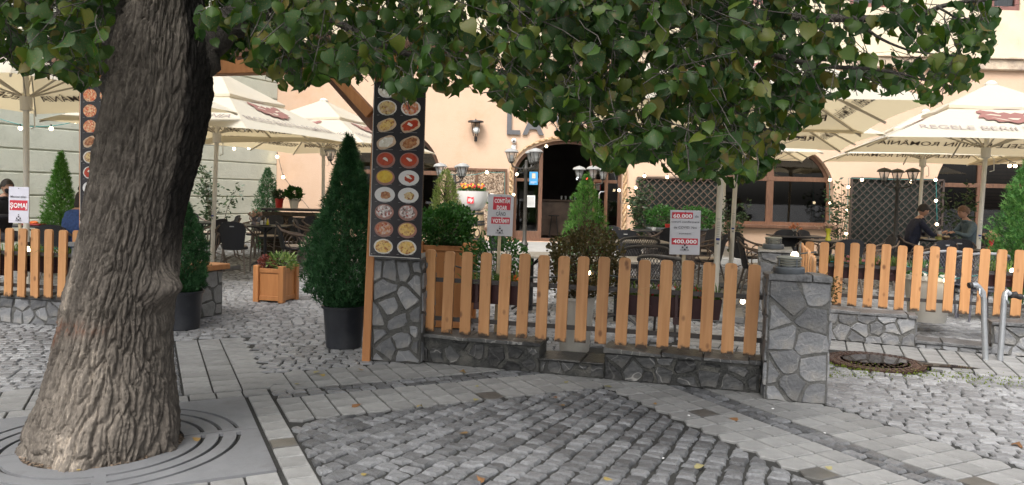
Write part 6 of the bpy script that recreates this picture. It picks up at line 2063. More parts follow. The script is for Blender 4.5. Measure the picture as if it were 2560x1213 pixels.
m_dry = mat('dried_flower', (.28, .15, .12), .8, .4, 30, 0, c2=(.42, .30, .22))
vase('glass vase of dusty pink flowers on the left front table', at(634, 14.4, .77), mat('smoky_glass', (.12, .10, .11), .1, .3, 10, 0), .17, m_dry, 1)
vase('yellow vase of pink flowers by the dark trellis', at(2070, 13.5, .77), mat('yellow_glaze', (.62, .60, .05), .25, .1, 5, 0), .22, m_dry, 2)
vase('red vase of beige flowers at the right edge table', at(2478, 12.1, .74), mat('red_glaze', (.5, .03, .04), .25, .1, 5, 0), .22, mat('beige_flower', (.35, .22, .12), .8, .3, 20, 0), 3)
vase('vase of orange flowers on the table before the arched window', at(1985, 14.8, .78), mat('white_glaze', (.55, .53, .5), .3, .1, 5, 0), .14, mat('rust_flower', (.4, .14, .06), .8, .3, 20, 0), 4)
# tray with oil and vinegar
t = thing('condiment_tray', 'black tray with a yellow oil bottle, shakers and napkins on the left front table', 'tray', at(662, 14.25, .77))
mb = MB(); mb.lathe([(.11, 0), (.13, .015), (.12, .015), (.10, .006), (0, .006)], n=20); mb.build('tray', m_black, t)
for x, y, m_, h in ((.05, 0, mat('oil_yellow', (.45, .40, .02), .1, .1, 5, 0), .12), (.0, .03, mat('clear_glass_ish', (.35, .34, .32), .1, .1, 5, 0), .15), (.04, .06, m_dry, .14)):
    mb = MB(); mb.lathe([(.022, .006), (.024, .02), (.022, h * .6), (.010, h * .8), (.011, h), (0, h)], (x, y, 0), 10); mb.build('bottle', m_, t, smooth=True)
MB().box((-.06, 0, .05), (.05, .03, .09), b=.01).build('napkins', m_paper, t)
t = thing('condiment_tray', 'oil bottle and white salt shakers beside the far stone pillar', 'tray', at(2008, 9.6, .76))
for x, h in ((-.03, .20), (.03, .14), (-.09, .09), (.09, .09)):
    mb = MB(); mb.lathe([(.024, 0), (.026, .02), (.022, h * .6), (.010, h * .8), (.012, h), (0, h)], (x, 0, 0), 10); mb.build('bottle', MATS['clear_glass_ish'], t, smooth=True)
cafe_table('small dark table behind the far stone pillar', at(2008, 9.7), .55, False, zt=.755)
MB().lathe
t = MB(); t.lathe([(.04, 0), (.05, .06), (.045, .06), (.035, .01), (0, .01)], n=12); tag(t.build('ashtray', m_paper, None, at(1634, 15.8, .78)), 'white ashtray on the table by the round shrubs', 'ashtray')
t = MB(); t.lathe([(.05, 0), (.07, .12), (.075, .125), (.075, .15), (.06, .15)], n=14); tag(t.build('flower_pot', MATS['red_pot'], None, at(1670, 15.5, .78)), 'small red flower pot half behind the 60.000 sign', 'flower pot')

# ------------------------------------------------------------------ three-armed street lamps
m_lampg = mat('dark_green_iron', (.045, .042, .036), .45, .3, 12, .2, 60)
m_lglass, nt, bs, o_ = new_mat('lantern_glass'); bs.inputs['Base Color'].default_value = (.75, .76, .75, 1); bs.inputs['Roughness'].default_value = .1; bs.inputs['Alpha'].default_value = .35
m_lroof = mat('grey_lamp_roof', (.30, .30, .29), .35, .15, 8, .1)


def street_lamp(label, loc, h, rot, roofm):
    r = thing('street_lamp', label, 'street lamp', loc, rot)
    mb = MB(); mb.lathe([(.10, 0), (.10, .03), (.07, .08), (.062, .55), (.075, .57), (.05, .62), (.036, .66), (.03, h - .42), (.045, h - .40), (.045, h - .34), (.03, h - .32), (.028, h - .22), (0, h - .2)], n=14); mb.build('post', m_lampg, r, smooth=True)
    for k in range(3):
        a = k * 2 * PI / 3; d = Vector((math.cos(a), math.sin(a), 0)); c = d * .27 + Vector((0, 0, h - .27))
        mb = MB(); mb.tube([d * .02 + Vector((0, 0, h - .36)), d * .13 + Vector((0, 0, h - .36)), d * .24 + Vector((0, 0, h - .33)), c], .014, 7); arm = mb.build('arm', m_lampg, r, smooth=True)
        root = MB(); root.lathe([(.03, 0), (.05, .02), (.05, .035)], c, 8); 
        for q in range(6):
            b = q * PI / 3; e = Vector((math.cos(b), math.sin(b), 0)); root.tube([c + e * .05 + Vector((0, 0, .03)), c + e * .105 + Vector((0, 0, .2))], .006, 4)
        for zz_, rr2 in ((.06, .060), (.085, .068)):
            pts = [c + Vector((math.cos(x) * rr2, math.sin(x) * rr2, zz_)) for x in [2 * PI * i / 12 for i in range(13)]]; root.tube(pts, .003, 3, False)
        lan = root.build('lantern_cage', m_lampg, r)
        g_ = MB(); g_.lathe([(.046, .03), (.1, .2)], c, 6); g_.build('lantern_glass', m_lglass, lan)
        q_ = MB(); q_.lathe([(.012, .03), (.02, .06), (.028, .1), (.02, .15), (0, .155)], c, 8); q_.build('bulb', m_globe, lan, smooth='all')
        q_ = MB(); q_.lathe([(.128, .195), (.132, .205), (.105, .24), (.05, .262), (.012, .27), (0, .28)], c, 14); q_.build('lantern_roof', roofm, lan, smooth=True)
    return r


l0 = street_lamp('three armed lamp post left of the cafe door', at(1311, 13.6), 2.30, PI + .12, m_lroof)
lamps = [(858, 14.6, 2.30, PI, 'three armed lamp half behind the tall dark thuja'), (1133, 14.2, 2.03, PI + .15, 'three armed lamp above the yellowish thuja'), (1475, 14.6, 2.05, .5, 'three armed lamp above the bright thuja at the door')]
for px, Y, h, rt, lab in lamps:
    d = dup(l0, at(px, Y), rt, lab); d.location.z = h - 2.30
street_lamp('three armed brown lamp post before the dark trellis', at(2238, 14.0), 2.12, PI + .1, m_lampg)

# ------------------------------------------------------------------ giant cup on a barrel
p = P(1178, 622, 16.6)
br = thing('wooden_barrel', 'old wooden barrel with dark hoops under the giant cup', 'barrel', (p.x, p.y, .15))
m_stave = mat('barrel_oak', (.42, .30, .17), .7, .3, 12, .4, 50, stretch=(6, 6, 1), c2=(.55, .42, .26))
prof = lambda z: .245 + .045 * math.sin(PI * z / .92)
for k in range(18):
    a0, a1 = 2 * PI * k / 18 + .012, 2 * PI * (k + 1) / 18 - .012; mb = MB(); vs = []
    for z in [0, .2, .46, .7, .92]:
        for a in (a0, a1): vs.append((prof(z) * math.cos(a), prof(z) * math.sin(a), z))
    mb.add(vs, [(2 * i, 2 * i + 1, 2 * i + 3, 2 * i + 2) for i in range(4)]); mb.build('stave', m_stave, br)
mb = MB(); mb.lathe([(.235, .02), (.235, .90), (0, .90)], n=18); mb.build('core', m_dark, br)
for z in (.02, .24, .30, .62, .68, .86):
    mb = MB(); mb.lathe([(prof(z) + .004, z), (prof(z) + .010, z), (prof(z + .045) + .010, z + .045), (prof(z + .045) + .004, z + .045)], n=28); mb.build('hoop', mat('barrel_hoop', (.07, .07, .07), .5, .3, 20, .2, metal=.4), br)
mb = MB(); T = frame((.13, -.262, .46), (1, .4, 0), (0, 0, 1), (.4, -1, 0)); mb.add([T @ Vector((x, y, .004)) for x, y in ell(0, 0, .07, .10, 18)], [tuple(range(18))]); mb.add([T @ Vector((x, y, .006)) for x, y in ell(0, 0, .045, .075, 18)], [tuple(range(18))], 1); mb.build('emblem', [mat('barrel_ink', (.05, .035, .025), .7), m_stave], br)
cup = thing('giant_cup', 'giant white coffee cup planter with a red square logo on the barrel', 'planter cup', (p.x, p.y, 1.075))
m_cup = mat('white_fibreglass', (.72, .70, .67), .3, .03, 3, .02)
mb = MB(); mb.lathe([(.17, 0), (.19, .01), (.27, .10), (.33, .24), (.355, .40), (.362, .44), (.35, .44), (.34, .36), (.3, .3)], n=40); mb.build('bowl', m_cup, cup, smooth=True)
mb = MB(); pts = [(.43 + .085 * math.cos(a), 0, .265 + .10 * math.sin(a)) for a in [2 * PI * k / 20 for k in range(21)]]; mb.tube(pts, .036, 10, False); mb.build('handle', m_cup, cup, smooth='all')
T = frame((-.02, -.345, .245), (1, 0, 0), (0, .16, 1), (0, -1, .16))
mb = MB(); mb.box((0, 0, 0), (.14, .15, .008)); mb.v = [T @ Vector(v) for v in mb.v]; mb.build('logo_square', mat('logo_red', (.60, .02, .03), .4, 0, 1, 0), cup)
T2 = T @ Matrix(((1, .18, 0, .0), (0, 1, 0, -.03), (0, 0, 1, .007), (0, 0, 0, 1)))
mb = MB(); put_text(mb, 'illy', T2, .07, .105, bold=.03); mb.build('logo_letters', m_paper, cup)
mb = MB(); mb.lathe([(.33, .39), (0, .40)], n=20); mb.build('potting_soil', m_soil, cup)
t = leafy('orange marigolds with green leaves growing in the giant cup', (p.x, p.y, 1.46), .14, .60, m_bush, 700, .045, ball=True, seed=51)
rd = random.Random(9)
for m_ in (m_flower_o, m_flower_r, mat('yellow_petal', (.65, .36, .02), .6, 0, 1, 0)):
    mb = MB()
    for k in range(12): flower(mb, (rd.uniform(-.24, .26), rd.uniform(-.3, -.1), .15 + rd.uniform(-.03, .06)), .032, 0, rd)
    mb.build('blossoms', m_, t)
p = P(1243, 618, 16.4)
pot('dark square-sided pot beside the barrel', (p.x, p.y, .145), [(.14, 0), (.19, .38), (.2, .4), (.18, .4)], m_blackpot, .36, .17)
t = leafy('leafy plant with a white blossom above the CONTAM sign', (p.x, p.y, .5), 1.0, .55, m_bush, 420, .08, 7, narrow=.25, seed=52)
mb = MB()
for k in range(5): flower(mb, (-.12 + rd.uniform(-.05, .05), -.15, .85 + rd.uniform(-.04, .04)), .05, 0, rd)
mb.build('blossoms', m_flower_w, t)

# ------------------------------------------------------------------ placards on sticks
m_placard = mat('grey_placard', (.52, .52, .55), .5, .04, 3, 0)
m_wht = mat('placard_white', (.78, .78, .78), .5, 0, 1, 0)
m_redbox = mat('placard_red', (.50, .025, .045), .5, .03, 3, 0)
m_dk = mat('placard_grey_text', (.07, .07, .08), .5, 0, 1, 0)
m_stick = mat('pale_stick', (.50, .40, .26), .7, .1, 12, .1)


def placard(label, px0, py0, px1, py1, Y, lines, foot, tilt=0.0, logo=None, base=m_placard, w_=None):
    a, b = P(px0, py1, Y), P(px1, py0, Y); w = b.x - a.x; h = b.z - a.z
    cx_ = (a.x + b.x) / 2; r = thing('placard', label, 'sign', (cx_, Y, foot), group=None)
    zc = (a.z + b.z) / 2 - foot
    MB().box((0, .02, (zc) / 2), (.03, .018, zc), b=.002).build('stick', m_stick, r)
    MB().box((0, 0, zc), (w, .008, h), b=.001).build('board', base, r)
    T = frame((-w / 2, -.0045, zc - h / 2), (1, 0, 0), (0, 0, 1), (0, -1, 0))
    for txt, cx1, cy, hh, ww, col, box in lines:
        if box:
            x0, y0, x1, y1 = box; mb = MB(); mb.add([T @ Vector((x * w, y * h, .001)) for x, y in ((x0, y0), (x1, y0), (x1, y1), (x0, y1))], [(0, 1, 2, 3)]); mb.build('red_block', m_redbox, r)
        if txt:
            mb = MB(); put_text(mb, txt, T @ Matrix.Translation((cx1 * w, cy * h - hh * h / 2, .0022)), hh * h, ww * w, bold=.03 if col is m_wht else .012, space=1.05); mb.build('lettering', col, r)
    # small four-petal logo at the foot
    lx, ly = logo or (.5, .13)
    mb = MB()
    for k in range(4):
        c = Matrix.Rotation(PI / 4 + k * PI / 2, 3, 'Z'); q = [Vector((.010, -.006, 0)), Vector((.026, -.010, 0)), Vector((.026, .010, 0)), Vector((.010, .006, 0))]
        rr3 = Matrix.Rotation(k * PI / 2, 3, 'Z')
        mb.add([T @ (Vector((lx * w, ly * h, .0022)) + rr3 @ v) for v in q], [(0, 1, 2, 3)])
    mb.build('logo', m_dk, r)
    mb = MB(); put_text(mb, 'HORA', T @ Matrix.Translation((lx * w, (ly - .085) * h, .0022)), .022 * 1.0, .30 * w if not w_ else w_ * w); mb.build('lettering', m_dk, r)
    for yy in (.96, .235):
        mb = MB(); mb.ball(T @ Vector((.5 * w, yy * h, .002)), .005, 6, 4); mb.build('screw', m_dk, r)
    r.rotation_euler.y = tilt
    return r


placard('grey CONTĂM DOAR CÂND VOTĂM?? sign on a stick', 1212, 487, 1278, 589, 6.75,
        [('CONTĂM', .55, .845, .095, .60, m_wht, (.20, .63, .88, .94)), ('DOAR', .55, .685, .095, .40, m_wht, None), ('CÂND', .52, .535, .09, .38, m_dk, None), ('VOTĂM??', .52, .365, .095, .64, m_wht, (.15, .29, .88, .45))], .22, .02)
placard('grey 60.000 cazuri, 400.000 sign on a stick', 1673, 527, 1752, 636, 6.55,
        [('60.000', .40, .875, .085, .62, m_wht, (.05, .815, .74, .955)), ('de', .87, .87, .055, .12, m_dk, None), ('cazuri confirmate', .5, .745, .045, .92, m_dk, None), ('de COVID. Noi', .5, .615, .052, .76, m_dk, None),
         ('suntem', .5, .48, .04, .40, m_dk, None), ('400.000', .5, .30, .085, .78, m_wht, (.06, .225, .93, .37))], .2, .0, logo=(.5, .165))
placard('pale ȘOMAJ sign on a stick at the left fence', 20, 468, 70, 557, 8.05,
        [('Meniul zilei:', .5, .73, .06, .80, m_dk, None), ('ȘOMAJ', .5, .49, .13, .84, m_wht, (.06, .35, .94, .63))], .25, 0.01, base=mat('pale_placard', (.58, .58, .66), .5, .03, 3, 0))

# ------------------------------------------------------------------ lights on pillars, string lights
m_lou = mat('pale_louvre', (.26, .26, .22), .5, .05, 4); m_lbase = mat('grey_lamp_base', (.09, .10, .11), .45, .2, 5)


def pillar_light(label, loc):
    r = thing('pillar_light', label, 'lamp', loc, 0, 'round louvred lamps on the pillars')
    MB().lathe([(.15, 0), (.155, .01), (.155, .055), (.14, .07), (0, .07)], n=28).build('base', m_lbase, r, smooth=True)
    for z in (.085, .11, .135):
        MB().lathe([(.10, z), (.118, z), (.122, z + .012), (.10, z + .014)], n=26).build('louvre', m_lou, r, smooth=True)
    MB().lathe([(.0, .152), (.122, .152), (.126, .16), (.11, .172), (0, .18)], n=26).build('lid', m_lou, r, smooth=True)
    MB().lathe([(.07, .07), (.07, .15)], n=14).build('tube_glass', m_globe, r)
    for k in range(4):
        a = k * PI / 2 + .3; MB().box((.118 * math.cos(a), .118 * math.sin(a), .115), (.014, .014, .08)).build('post', m_lbase, r)
    return r


c = (PR[0] + PR[1]) / 2; pillar_light('round louvred lamp on the front stone pillar', (c.x - .01, c.y + .20, .938))
c = (PM[0] + PM[1]) / 2; dup(bpy.data.objects['pillar_light'], (c.x + .03, c.y + .18, .932), .4, 'round louvred lamp on the farther stone pillar', .76); bpy.data.objects['pillar_light'].scale = (.74, .74, .74)
m_bulb = mat('lit_bulb', (1, .9, .7), .4, 0, 1, 0, emit=((1, .78, .48), 6))
m_cab = mat('teal_cable', (.03, .22, .21), .5, 0, 1, 0); m_cab2 = mat('grey_cable', (.06, .07, .07), .5, 0, 1, 0)


def string_lights(label, pts, bulbs, cable=m_cab, sag=.0, br=.030):
    """pts: path points; bulbs: list of positions (hang just under)"""
    r = thing('string_lights', label, 'string lights', tuple(pts[0])); o = Vector(pts[0]); path = []
    for i in range(len(pts) - 1):
        a, b = Vector(pts[i]), Vector(pts[i + 1])
        for k in range(8):
            t = k / 8; p = a.lerp(b, t); p.z -= sag * 4 * t * (1 - t); path.append(p - o)
    path.append(Vector(pts[-1]) - o)
    MB().tube(path, .007, 5).build('cable', cable, r)
    for q in bulbs:
        q = Vector(q) - o
        MB().lathe([(.014, 0), (.014, .05), (0, .052)], q + Vector((0, 0, br * .75)), 8).build('socket', m_black, r)
        MB().ball(q, br, 10, 8).build('bulb', m_bulb, r, smooth='all')
    return r


def wall_at(px, py):
    """point on the banded left wall"""
    rr4 = ray(px, py); n = Vector((WD.y, -WD.x, 0)); t = (WC - Vector((0, 0, CZ))).dot(n) / rr4.dot(n)
    return Vector((0, 0, CZ)) + rr4 * t - n * (.12 if n.dot(Vector((1, 0, 0))) < 0 else -.12)


string_lights('teal string of lit bulbs hanging before the banded wall at the left', [P(-60, 270, 13.6), P(75, 316, 13.6), P(215, 296, 13.6)], [P(51, 321, 13.6), P(128, 322, 13.6), P(189, 304, 13.6)], sag=.05, br=.035)
string_lights('bulbs on a cable under the parasol at the house corner', [P(500, 362, 18.6), P(640, 364, 18.6), P(690, 368, 19.8)], [P(585, 372, 18.6), P(622, 370, 18.6)], m_cab2, .02, .038)
string_lights('thin cable with two bulbs sloping down the peach wall at the corner', [P(690, 368, 20.7), P(708, 442, 20.7), P(780, 530, 20.7), P(800, 545, 20.7)], [P(693, 392, 20.7), P(708, 443, 20.7)], m_cab2, 0, .045)
string_lights('cable over the reed panel with one lit bulb', [P(1105, 430, 20.7), P(1160, 438, 20.7), P(1217, 429, 20.7), P(1262, 430, 20.7), P(1262, 500, 20.7)], [P(1217, 431, 20.7)], m_cab, .03, .045)
string_lights('string of bulbs round the left side of the door arch', [P(1283, 520, 20.75), P(1284, 490, 20.75), P(1290, 440, 20.75), P(1330, 385, 20.75), P(1365, 364, 20.75)], [P(1366, 366, 20.75), P(1292, 436, 20.75), P(1284, 487, 20.75)], m_cab2, 0, .04)
string_lights('string of bulbs round the right side of the door arch to the trellis', [P(1532, 424, 20.75), P(1548, 476, 20.75), P(1552, 508, 20.75), P(1590, 512, 20.75), P(1590, 450, 20.75), P(1611, 440, 20.75), P(1668, 442, 20.75), P(1790, 438, 20.75)],
              [P(1533, 426, 20.75), P(1548, 476, 20.75), P(1572, 517, 20.75), P(1589, 469, 20.75), P(1611, 440, 20.75), P(1668, 443, 20.75)], m_cab2, 0, .042)
string_lights('string of bulbs down the right side of the arched window', [P(2074, 440, 20.7), P(2074, 570, 20.7)], [P(2075, 450, 20.7), P(2076, 508, 20.7)], m_cab, 0, .042)
string_lights('teal string of bulbs framing the dark trellis', [P(2116, 600, 20.6), P(2118, 540, 20.6), P(2121, 445, 20.6), P(2238, 449, 20.6), P(2340, 448, 20.6), P(2343, 560, 20.6)],
              [P(2116, 584, 20.6), P(2118, 525, 20.6), P(2121, 468, 20.6), P(2155, 450, 20.6), P(2278, 454, 20.6), P(2339, 450, 20.6), P(2340, 502, 20.6), P(2342, 561, 20.6)], m_cab, 0, .042)
string_lights('bulbs under the parasol at the far right window', [P(2500, 410, 17), P(2560, 412, 17)], [P(2524, 415, 17), P(2538, 415, 17)], m_cab2, 0, .04)
string_lights('string of lit bulbs along the near fence', [P(1110, 655, 6.75), P(1285, 690, 6.75), P(1475, 678, 6.55), P(1700, 700, 6.4), P(1858, 745, 6.25)], [P(1285, 696, 6.75), P(1471, 682, 6.48), P(1857, 754, 6.2)], m_cab2, .03, .022)
string_lights('teal string of bulbs along the right fence', [P(2075, 654, 8.6), P(2260, 664, 8.5), P(2370, 700, 8.3), P(2534, 675, 8.1), P(2700, 672, 7.9)], [P(2368, 702, 8.3), P(2534, 679, 8.0)], m_cab, .0, .038)
string_lights('bulb over the orange plant between the pillars', [P(1990, 660, 7.1), P(1986, 636, 7.1), P(2040, 630, 7.1)], [P(1987, 638, 7.1)], m_cab2, 0, .036)
string_lights('teal cable with a bulb behind the left fence', [P(-40, 634, 8.0), P(72, 620, 8.0), P(170, 614, 7.9)], [P(72, 622, 8.0)], m_cab, .03, .03)

# ------------------------------------------------------------------ bicycle rack hoops
m_galv = mat('galvanised_steel', (.42, .44, .46), .38, .12, 12, .15, 60, metal=.75, c2=(.52, .54, .56))
m_rub = mat('black_rubber', (.02, .018, .018), .7, .1, 4)


def hoop(label, px, py, topx, topy, endx, endy, Yoff):
    g = G(px, py); t = P(topx, topy, g.y); e = P(endx, endy, g.y - .02)
    r = thing('bike_stand', label, 'bicycle stand', tuple(g), 0, 'bent steel bicycle stands')
    b = Vector((0, 0, 0)); h = t.z; c = Vector((t.x - g.x, 0, 0))
    pts = [b, Vector((c.x * .25, 0, h * .5)), Vector((c.x * .35, 0, h * .80)), Vector((c.x * .45, 0, h * .9)), Vector((c.x * .8, 0, h * .97)), c + Vector((0, 0, h)), Vector((e.x - g.x, 0, e.z))]
    MB().tube(pts, .026, 14).build('pipe', m_galv, r, smooth=True)
    d = (pts[-1] - pts[-2]).normalized()
    MB().tube([pts[-1] - d * .012, pts[-1] + d * .02], .029, 12).build('end_cap', m_rub, r)
    MB().tube([pts[4] + Vector((0, -.02, -.01)), pts[4] + Vector((-.005, -.03, -.06)), pts[4] + Vector((.02, -.02, -.09))], .009, 6).build('lock_eye', m_galv, r, smooth=True)
    return r


h1 = hoop('bent galvanised pipe stand, left one, its end facing left', 2464, 900, 2440, 712, 2430, 714, 0)
h2_ = hoop('bent galvanised pipe stand, right one', 2500, 902, 2515, 728, 2530, 738, 0)
g = G(2500, 902); t = P(2530, 738, g.y); r = thing('bike_clamp', 'black plastic wheel clamp on the right pipe stand', 'clamp', tuple(t))
MB().tube([(0, 0, 0), (.03, 0, .005), (.05, 0, -.01), (.08, 0, -.015), (.1, 0, -.01)], [.030, .033, .022, .03, .02], 12).build('sleeve', m_rub, r, smooth=True)
MB().tube([(.1, 0, -.01), (.2, 0, -.02), (.3, 0, -.02)], .014, 8).build('bar', m_galv, r, smooth=True)

# ------------------------------------------------------------------ people
m_skin = mat('skin', (.46, .26, .18), .55, .08, 12, .05)
m_navy = mat('navy_jacket', (.010, .013, .032), .8, .3, 20, .4, 40)
m_grey = mat('grey_blue_jacket', (.10, .14, .16), .85, .2, 25, .4, 40)
m_denim = mat('denim', (.035, .075, .22), .85, .25, 30, .4, 60)
m_blackc = mat('black_jacket', (.012, .012, .016), .8, .3, 20, .4)
m_trous = mat('dark_trousers', (.02, .02, .028), .8, .3, 20, .3)
m_hair_b = mat('black_brown_hair', (.018, .012, .009), .6, .4, 60, .3)
m_hair_l = mat('light_brown_hair', (.14, .07, .035), .6, .3, 60, .3)
m_shoe = mat('dark_shoe', (.02, .02, .02), .5)


def skin_mesh(verts, edges, radii, levels=2, root=0):
    me = bpy.data.meshes.new('sk'); me.from_pydata([tuple(v) for v in verts], edges, [])
    ob = bpy.data.objects.new('sk', me); COL.objects.link(ob)
    md = ob.modifiers.new('s', 'SKIN'); md.use_smooth_shade = True
    sv = me.skin_vertices[0].data
    for i, r in enumerate(radii): sv[i].radius = r if isinstance(r, tuple) else (r, r)
    sv[root].use_root = True
    s2 = ob.modifiers.new('u', 'SUBSURF'); s2.levels = levels; s2.render_levels = levels
    dg = bpy.context.evaluated_depsgraph_get(); dg.update()
    out = bpy.data.meshes.new_from_object(ob.evaluated_get(dg)); bpy.data.objects.remove(ob); bpy.data.meshes.remove(me)
    return out


def hand(wrist, d, up, side):
    """five short finger chains: returns verts, edges, radii"""
    d = Vector(d).normalized(); up = Vector(up); s = d.cross(up).normalized() * side; up = s.cross(d).normalized() * side
    V = [Vector(wrist), Vector(wrist) + d * .05]; E = [(0, 1)]; Rr = [.024, (.036, .018)]
    for k, (o, L) in enumerate(((-.027, .060), (-.009, .07), (.009, .066), (.026, .052))):
        b = len(V); q = Vector(wrist) + d * .082 + s * o; V += [q, q + d * L * .5 - up * .012, q + d * L * .85 - up * .034]; E += [(1, b), (b, b + 1), (b + 1, b + 2)]; Rr += [.0095, .0088, .0078]
    b = len(V); q = Vector(wrist) + d * .03 - s * .033; V += [q, q + d * .03 - s * .02 - up * .01, q + d * .055 - s * .02 - up * .022]; E += [(0, b), (b, b + 1), (b + 1, b + 2)]; Rr += [.013, .011, .009]
    return V, E, Rr


def seated(label, loc, rot, jacket, hairm, female=False, headturn=0, headtilt=.25, lean=.12, armz=.80, handX=.05, bun=False, long_hair=False, mask=False):
    """seated person facing +x in local space; seat height .47"""
    r = thing('person', label, 'person', loc, rot)
    sh = .40 if not female else .36
    pel = Vector((0, 0, .56)); wa = Vector((.02 + lean * .2, 0, .74)); ch = Vector((.02 + lean * .8, 0, .97)); nk = Vector((.03 + lean * 1.15, 0, 1.13)); hd = nk + Vector((.035, 0, .07))
    V = [pel, wa, ch, nk, hd]; E = [(0, 1), (1, 2), (2, 3), (3, 4)]
    Rr = [(.15, .155), (.125, .14), (.125, .17), (.060, .07), (.055, .055)]
    for s in (-1, 1):
        b = len(V); shp = ch + Vector((.0, s * sh * .46, .08)); el = Vector((.16 + lean * .9, s * (sh * .5 + .06), .84)); wr = Vector((.40 + handX, s * .10, armz + .055))
        V += [shp, el, wr]; E += [(2, b), (b, b + 1), (b + 1, b + 2)]; Rr += [.072, .052, .032]
        b = len(V); hp = pel + Vector((.05, s * .10, -.02)); kn = Vector((.48, s * .13, .52)); an = Vector((.44, s * .14, .10)); to = Vector((.56, s * .15, .045))
        V += [hp, kn, an, to]; E += [(0, b), (b, b + 1), (b + 1, b + 2), (b + 2, b + 3)]; Rr += [.095, .065, .045, .038]
    me = skin_mesh(V, E, Rr, 2)
    for m_ in (jacket, m_skin, m_trous, m_shoe): me.materials.append(m_)
    for p in me.polygons:
        c = p.center; i = 0
        if c.z > nk.z + .005 and abs(c.y) < .09: i = 1
        elif c.z < .60 and c.x > .10 or c.z < .5: i = 2
        if c.z < .085 and c.x > .3: i = 3
        if c.x > .40 + handX and c.z > .6: i = 1
        p.material_index = i
    link('body', me, r)
    for s in (-1, 1):
        V, E, Rr = hand(Vector((.40 + handX, s * .10, armz + .052)), (1, -s * .35, -.1), (0, 0, 1), s)
        hm = skin_mesh(V, E, Rr, 1); hm.materials.append(m_skin); link('hand', hm, r)
    # head
    H = thing_part('head', r, hd + Vector((.02, 0, .09)), (0, headtilt, headturn))
    mb = MB(); prof = []
    nz, na = 14, 18; vs = []; fs = []
    for i in range(nz + 1):
        t = PI * i / nz; z = -math.cos(t) * .118
        for j in range(na):
            a = 2 * PI * j / na; rx = math.sin(t) * .095; ry = math.sin(t) * .075
            x, y = rx * math.cos(a), ry * math.sin(a)
            if z < -.02: k = 1 - (-.02 - z) * 2.4; y *= k; x = x * (1 - (-.02 - z) * (.5 if x > 0 else 3.2)) + .008
            if x > 0 and z > -.08 and z < .03 and abs(a if a < PI else a - 2 * PI) < .5: x += .004
            vs.append((x, y, z))
    for i in range(nz):
        for j in range(na): fs.append((i * na + j, i * na + (j + 1) % na, (i + 1) * na + (j + 1) % na, (i + 1) * na + j))
    mb.add(vs, fs)
    mb.add([(.086, 0, .022), (.098, -.004, -.0), (.116, 0, -.022), (.094, -.016, -.030), (.094, .016, -.030), (.088, 0, -.036), (.098, .004, 0)], [(0, 1, 2, 6), (1, 3, 2), (6, 2, 4), (2, 3, 5), (2, 5, 4), (0, 3, 1), (0, 6, 4)])
    for s in (-1, 1): mb.ball((-.004, s * .076, -.008), .026, 8, 6, (.6, .28, 1.15))
    mb.ball((.083, 0, -.060), .017, 8, 5, (.5, 1.2, .35), 1)
    for s in (-1, 1): mb.ball((.083, s * .028, .012), .011, 8, 5, (.5, 1.1, .6), 2); mb.box((.088, s * .03, .032), (.008, .03, .006), mi=2)
    head = mb.mesh('head', [m_skin, mat('lips', (.33, .12, .10), .5, 0, 1, 0), m_hair_b], 'all'); H.data = head
    mb = MB(); vs = []; fs = []
    for i in range(9):
        t = PI * (1 - i / 8 * .62)
        for j in range(na):
            a = 2 * PI * j / na; t2 = PI - (PI - t)
            z = -math.cos(t) * .13; x = math.sin(t) * .108 * math.cos(a) - .006; y = math.sin(t) * .088 * math.sin(a)
            front = math.cos(a)
            lim = .055 if front > .55 else (.01 if front > -.1 else (-.07 if not long_hair else -.10))
            z = max(z, lim)
            vs.append((x + R.uniform(-.002, .002), y, z))
    for i in range(8):
        for j in range(na): fs.append((i * na + j, (i + 1) * na + j, (i + 1) * na + (j + 1) % na, i * na + (j + 1) % na))
    mb.add(vs, fs)
    if bun: mb.ball((-.06, 0, .135), .045, 10, 7)
    if female and not bun: mb.ball((-.10, 0, -.0), .045, 10, 7, (.8, .8, 1.3)); 
    if long_hair: mb.ball((-.05, 0, -.08), .085, 10, 7, (.6, 1.0, 1.2))
    hm = mb.mesh('hair', hairm, 'all'); o = link('hair', hm, r); o.location = H.location; o.rotation_euler = H.rotation_euler
    # collar / hood
    V = [nk + Vector((-.02 + .075 * math.cos(a) * 1.0, .085 * math.sin(a), -.025 + .02 * math.cos(a))) for a in [2 * PI * k / 12 for k in range(13)]]
    MB().tube(V, .026, 8, False).build('collar', jacket, r, smooth='all')
    if mask: MB().ball((0, 0, 0), .07, 10, 7, (.6, 1, .8)).build('face_mask', m_blackc, r, loc=H.location + Vector((.055, 0, -.05)))
    return r


def thing_part(name, parent, loc, rot):
    o = bpy.data.objects.new(name, bpy.data.meshes.new(name)); COL.objects.link(o); o.parent = parent; o.location = loc; o.rotation_euler = rot
    return o


p = at(2272, 14.2, .06); seated('man in a navy jacket with short dark hair reaching over the round table', p, math.radians(-2), m_navy, m_hair_b, headtilt=.38, lean=.14, armz=.78)
p = at(2434, 14.2, .04); seated('woman in a grey-blue jacket with tied brown hair at the round table', p, math.radians(182), m_grey, m_hair_l, True, headtilt=.35, lean=.12, armz=.86)
p = at(-2, 11.6, .12); seated('man in a black jacket and mask at the left picture edge', p, math.radians(-25), m_blackc, m_hair_b, headtilt=.15, lean=.1, mask=True)
p = at(176, 10.8, -.02); seated('woman in a blue denim jacket with hair in a bun, seen from behind', p, math.radians(75), m_denim, m_hair_b, True, headtilt=.2, lean=.12, bun=True, long_hair=True)

